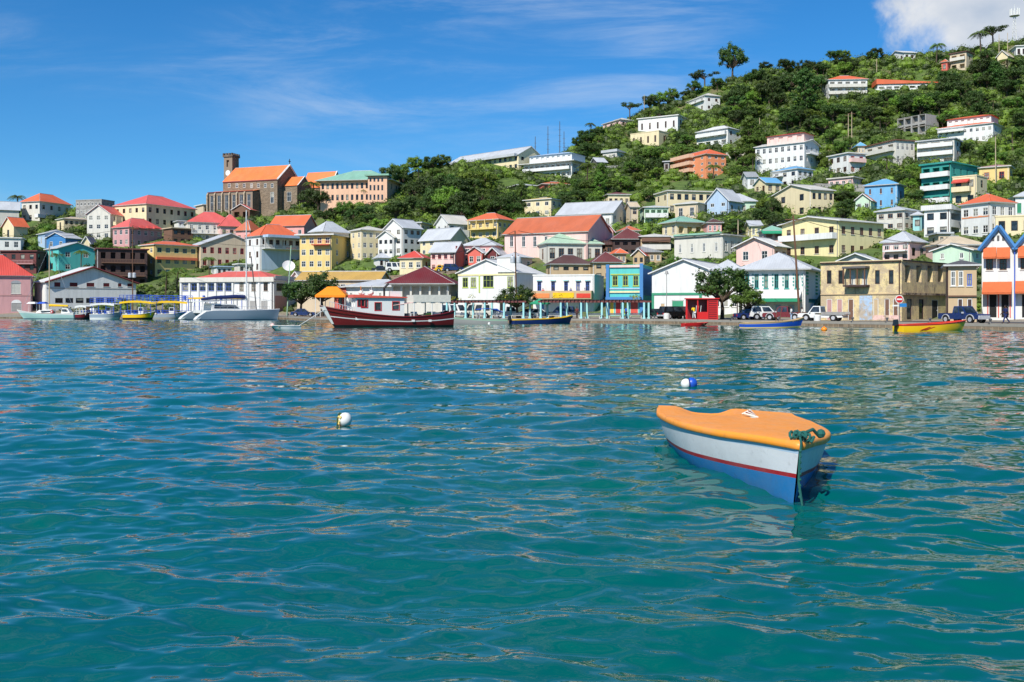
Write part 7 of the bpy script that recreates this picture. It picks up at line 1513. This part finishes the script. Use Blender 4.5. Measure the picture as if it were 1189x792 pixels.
# retaining walls on the slope
def gwall(pts, h, mat, label, nm='retaining_wall'):
    m = MB(); P = [place(a, b) for a, b in pts]
    for a, b in zip(P, P[1:]): d = (b-a); d.z = 0; n_ = Vector((-d.y, d.x, 0)).normalized()*.35; m.hexa([a-Vector((0,0,1)), b-Vector((0,0,1)), b+n_-Vector((0,0,1)), a+n_-Vector((0,0,1)), a+Vector((0,0,h)), b+Vector((0,0,h)), b+n_+Vector((0,0,h)), a+n_+Vector((0,0,h))], M(mat,'stone'))
    o = m.obj(nm); tag(o, label, 'wall')
gwall([(944, 222), (970, 222), (1008, 224)], 1.9, 'grey', 'long grey retaining wall left of the sky blue house'); gwall([(843, 186), (865, 182)], 2.2, 'offwhite', 'short pale wall right of the orange apartment block')
gwall([(685, 199), (715, 197), (745, 196)], 1.2, 'grey', 'low grey terrace wall right of the small dark house'); gwall([(425, 330), (480, 326), (530, 322)], 1.4, 'stone', 'stone retaining wall of the upper street above the dark red market hall')
gwall([(1120, 306), (1145, 304)], 1.8, 'grey', 'grey wall behind the pale green gable house')

# ------------------------------------------------------------------ people
def skin_mesh(nodes, edges, name, mat, sub=1):
    me = bpy.data.meshes.new(name); me.from_pydata([n[:3] for n in nodes], edges, []); me.materials.append(mat); o = bpy.data.objects.new(name, me); C.objects.link(o)
    md = o.modifiers.new('Skin', 'SKIN'); md.use_smooth_shade = True
    sv_ = me.skin_vertices[0].data
    for i, n in enumerate(nodes): sv_[i].radius = (n[3], n[3] if len(n) < 5 else n[4])
    sv_[0].use_root = True; s2 = o.modifiers.new('Sub', 'SUBSURF'); s2.levels = s2.render_levels = sub; return o
def person(P, face, label, top, bottom, pose='stand', h=1.74, hair='black'):
    """x forward, y to the left side"""
    t = thing('person', label, 'person', P, face, None, h/1.74); sk = M('skin','cloth'); W_ = dict(walk=(.34, -.36), stand=(.05, -.05), bend=(.15, -.1))[pose]; up_ = .28 if pose == 'bend' else 0
    hip = (0,0,.92,.13); J = [(0,0,.92,.12), (.02+up_*.3,0,1.12,.11), (.03+up_*.8,0,1.36,.13,.11), (.03+up_,0,1.49,.05), (.05+up_*1.1,0,1.62,.085), (.06+up_*1.15,0,1.71,.07)]; E = [(0,1),(1,2),(2,3),(3,4),(4,5)]
    def add(ps, root):
        k = root
        for p in ps: J.append(p); E.append((k, len(J)-1)); k = len(J)-1
    legs = []; arms = []
    for sg, w in ((1, W_[0]), (-1, W_[1])):
        l = [(0,sg*.09,.88,.085), (w*.55+.04,sg*.1,.48,.06), (w-(.08 if w < 0 else 0),sg*.1,.09,.04), (w+.08,sg*.11,.04,.035), (w+.16,sg*.11,.035,.025)]; legs.append(l); add(l, 0)
        a_ = -w*.8; ar = [(.03+up_*.8,sg*.19,1.4,.052), (.02+a_*.35+up_*.9,sg*.24,1.14,.04), (.1+a_*.8+up_*1.3,sg*.25,.93,.03), (.12+a_*.9+up_*1.35,sg*.25,.86,.034,.018), (.135+a_*.95+up_*1.35,sg*.245,.78,.02,.012)]; arms.append(ar); add(ar, 2)
        f0 = len(J)-2
        for q in range(3): J.append((J[f0][0]+.02*q-.02, J[f0][1]-sg*.012*q, J[f0][2]-.075, .009)); E.append((f0, len(J)-1))
        J.append((J[f0][0]+.04, J[f0][1]-sg*.02, J[f0][2]-.03, .011)); E.append((f0, len(J)-1))
    J.append((.15+up_*1.15, 0, 1.635, .018)); E.append((4, len(J)-1))
    b = skin_mesh(J, E, 'body', sk); b.parent = t
    tj = [(0,0,.9,.14), (.02+up_*.3,0,1.12,.135), (.03+up_*.8,0,1.38,.15,.13), (.03+up_,0,1.455,.08)]; te = [(0,1),(1,2),(2,3)]
    for ar in arms: i = len(tj); tj += [(*ar[0][:3], .07), (*ar[1][:3], .055)]; te += [(2, i), (i, i+1)]
    s_ = skin_mesh(tj, te, 'shirt', M(top,'cloth')); s_.parent = t
    lj = [(0,0,.95,.145)]; le = []
    for l in legs: i = len(lj); lj += [(*l[0][:3], .105), (*l[1][:3], .08), (l[2][0], l[2][1], l[2][2]+.03, .06)]; le += [(0, i), (i, i+1), (i+1, i+2)]
    tr = skin_mesh(lj, le, 'trousers', M(bottom,'cloth')); tr.parent = t
    hx = .05+up_*1.12; m = MB(); m.ball((hx-.015, 0, 1.68), .098, M(hair,'cloth'), 10, (1, .9, .85)); m.obj('hair', t, smooth=True)
    for sg in (1, -1):
        m = MB(); m.ball((hx+.088, sg*.035, 1.645), .011, M('white','paint'), 6); m.obj('eye', t); m = MB(); x, y, z = legs[(1-sg)//2][3][:3]; m.ball((x, y, z), .055, M('black','cloth'), 8, (2.2, .9, .8)); m.obj('shoe', t)
    m = MB(); m.tube([(hx+.09, -.025, 1.59), (hx+.098, 0, 1.587), (hx+.09, .025, 1.59)], .006, M('darkred','cloth'), 5); m.obj('mouth', t); return t
q = quay_at(1168, 4.5); q.z = .58; person(q, math.pi+.1, 'person in dark clothes striding left before the orange awning building', 'navy', 'navy', 'walk', 1.85)
q = quay_at(806, .5); q.z = .64; person(q, R(100), 'person in yellow shirt and white trousers bending at the red kiosk', 'yellowb', 'white', 'bend', 1.8)
q = quay_at(727, 2.2); q.z = .57; person(q, R(200), 'person in blue standing under the right end of the pergola', 'royal', 'navy', 'stand', 1.8)
q = quay_at(670, 2.2); q.z = .57; person(q, R(250), 'person in dark red top standing at the left part of the cafe pergola', 'maroon', 'darkbrown', 'stand', 1.75)
q = quay_at(919, 3); q.z = .57; person(q, R(180), 'person in white standing by the leaning pole behind the blue boat', 'white', 'paleblue', 'stand', 1.75)
q = quay_at(931, 4.6); q.z = .57; person(q, R(0), 'person in pale clothes between the leaning pole and white flatbed truck', 'offwhite', 'darkgrey', 'stand', 1.7)
if 'white cafe' in HS:
    s_ = HS['white cafe']
    for i, (px, tp) in enumerate(((632, 'coral'), (644, 'navy'), (664, 'royal'), (680, 'white'))):
        sd, u, z = s_.loc(px, 344); w = s_.world(u, -1.1, (s_.loc(655, 346)[2])); person(w, R(250+20*i), ('person in coral top', 'person in navy top', 'person in blue top', 'person in white top')[i]+' on the cafe terrace above the pergola', tp, 'darkgrey', 'stand', 1.7)
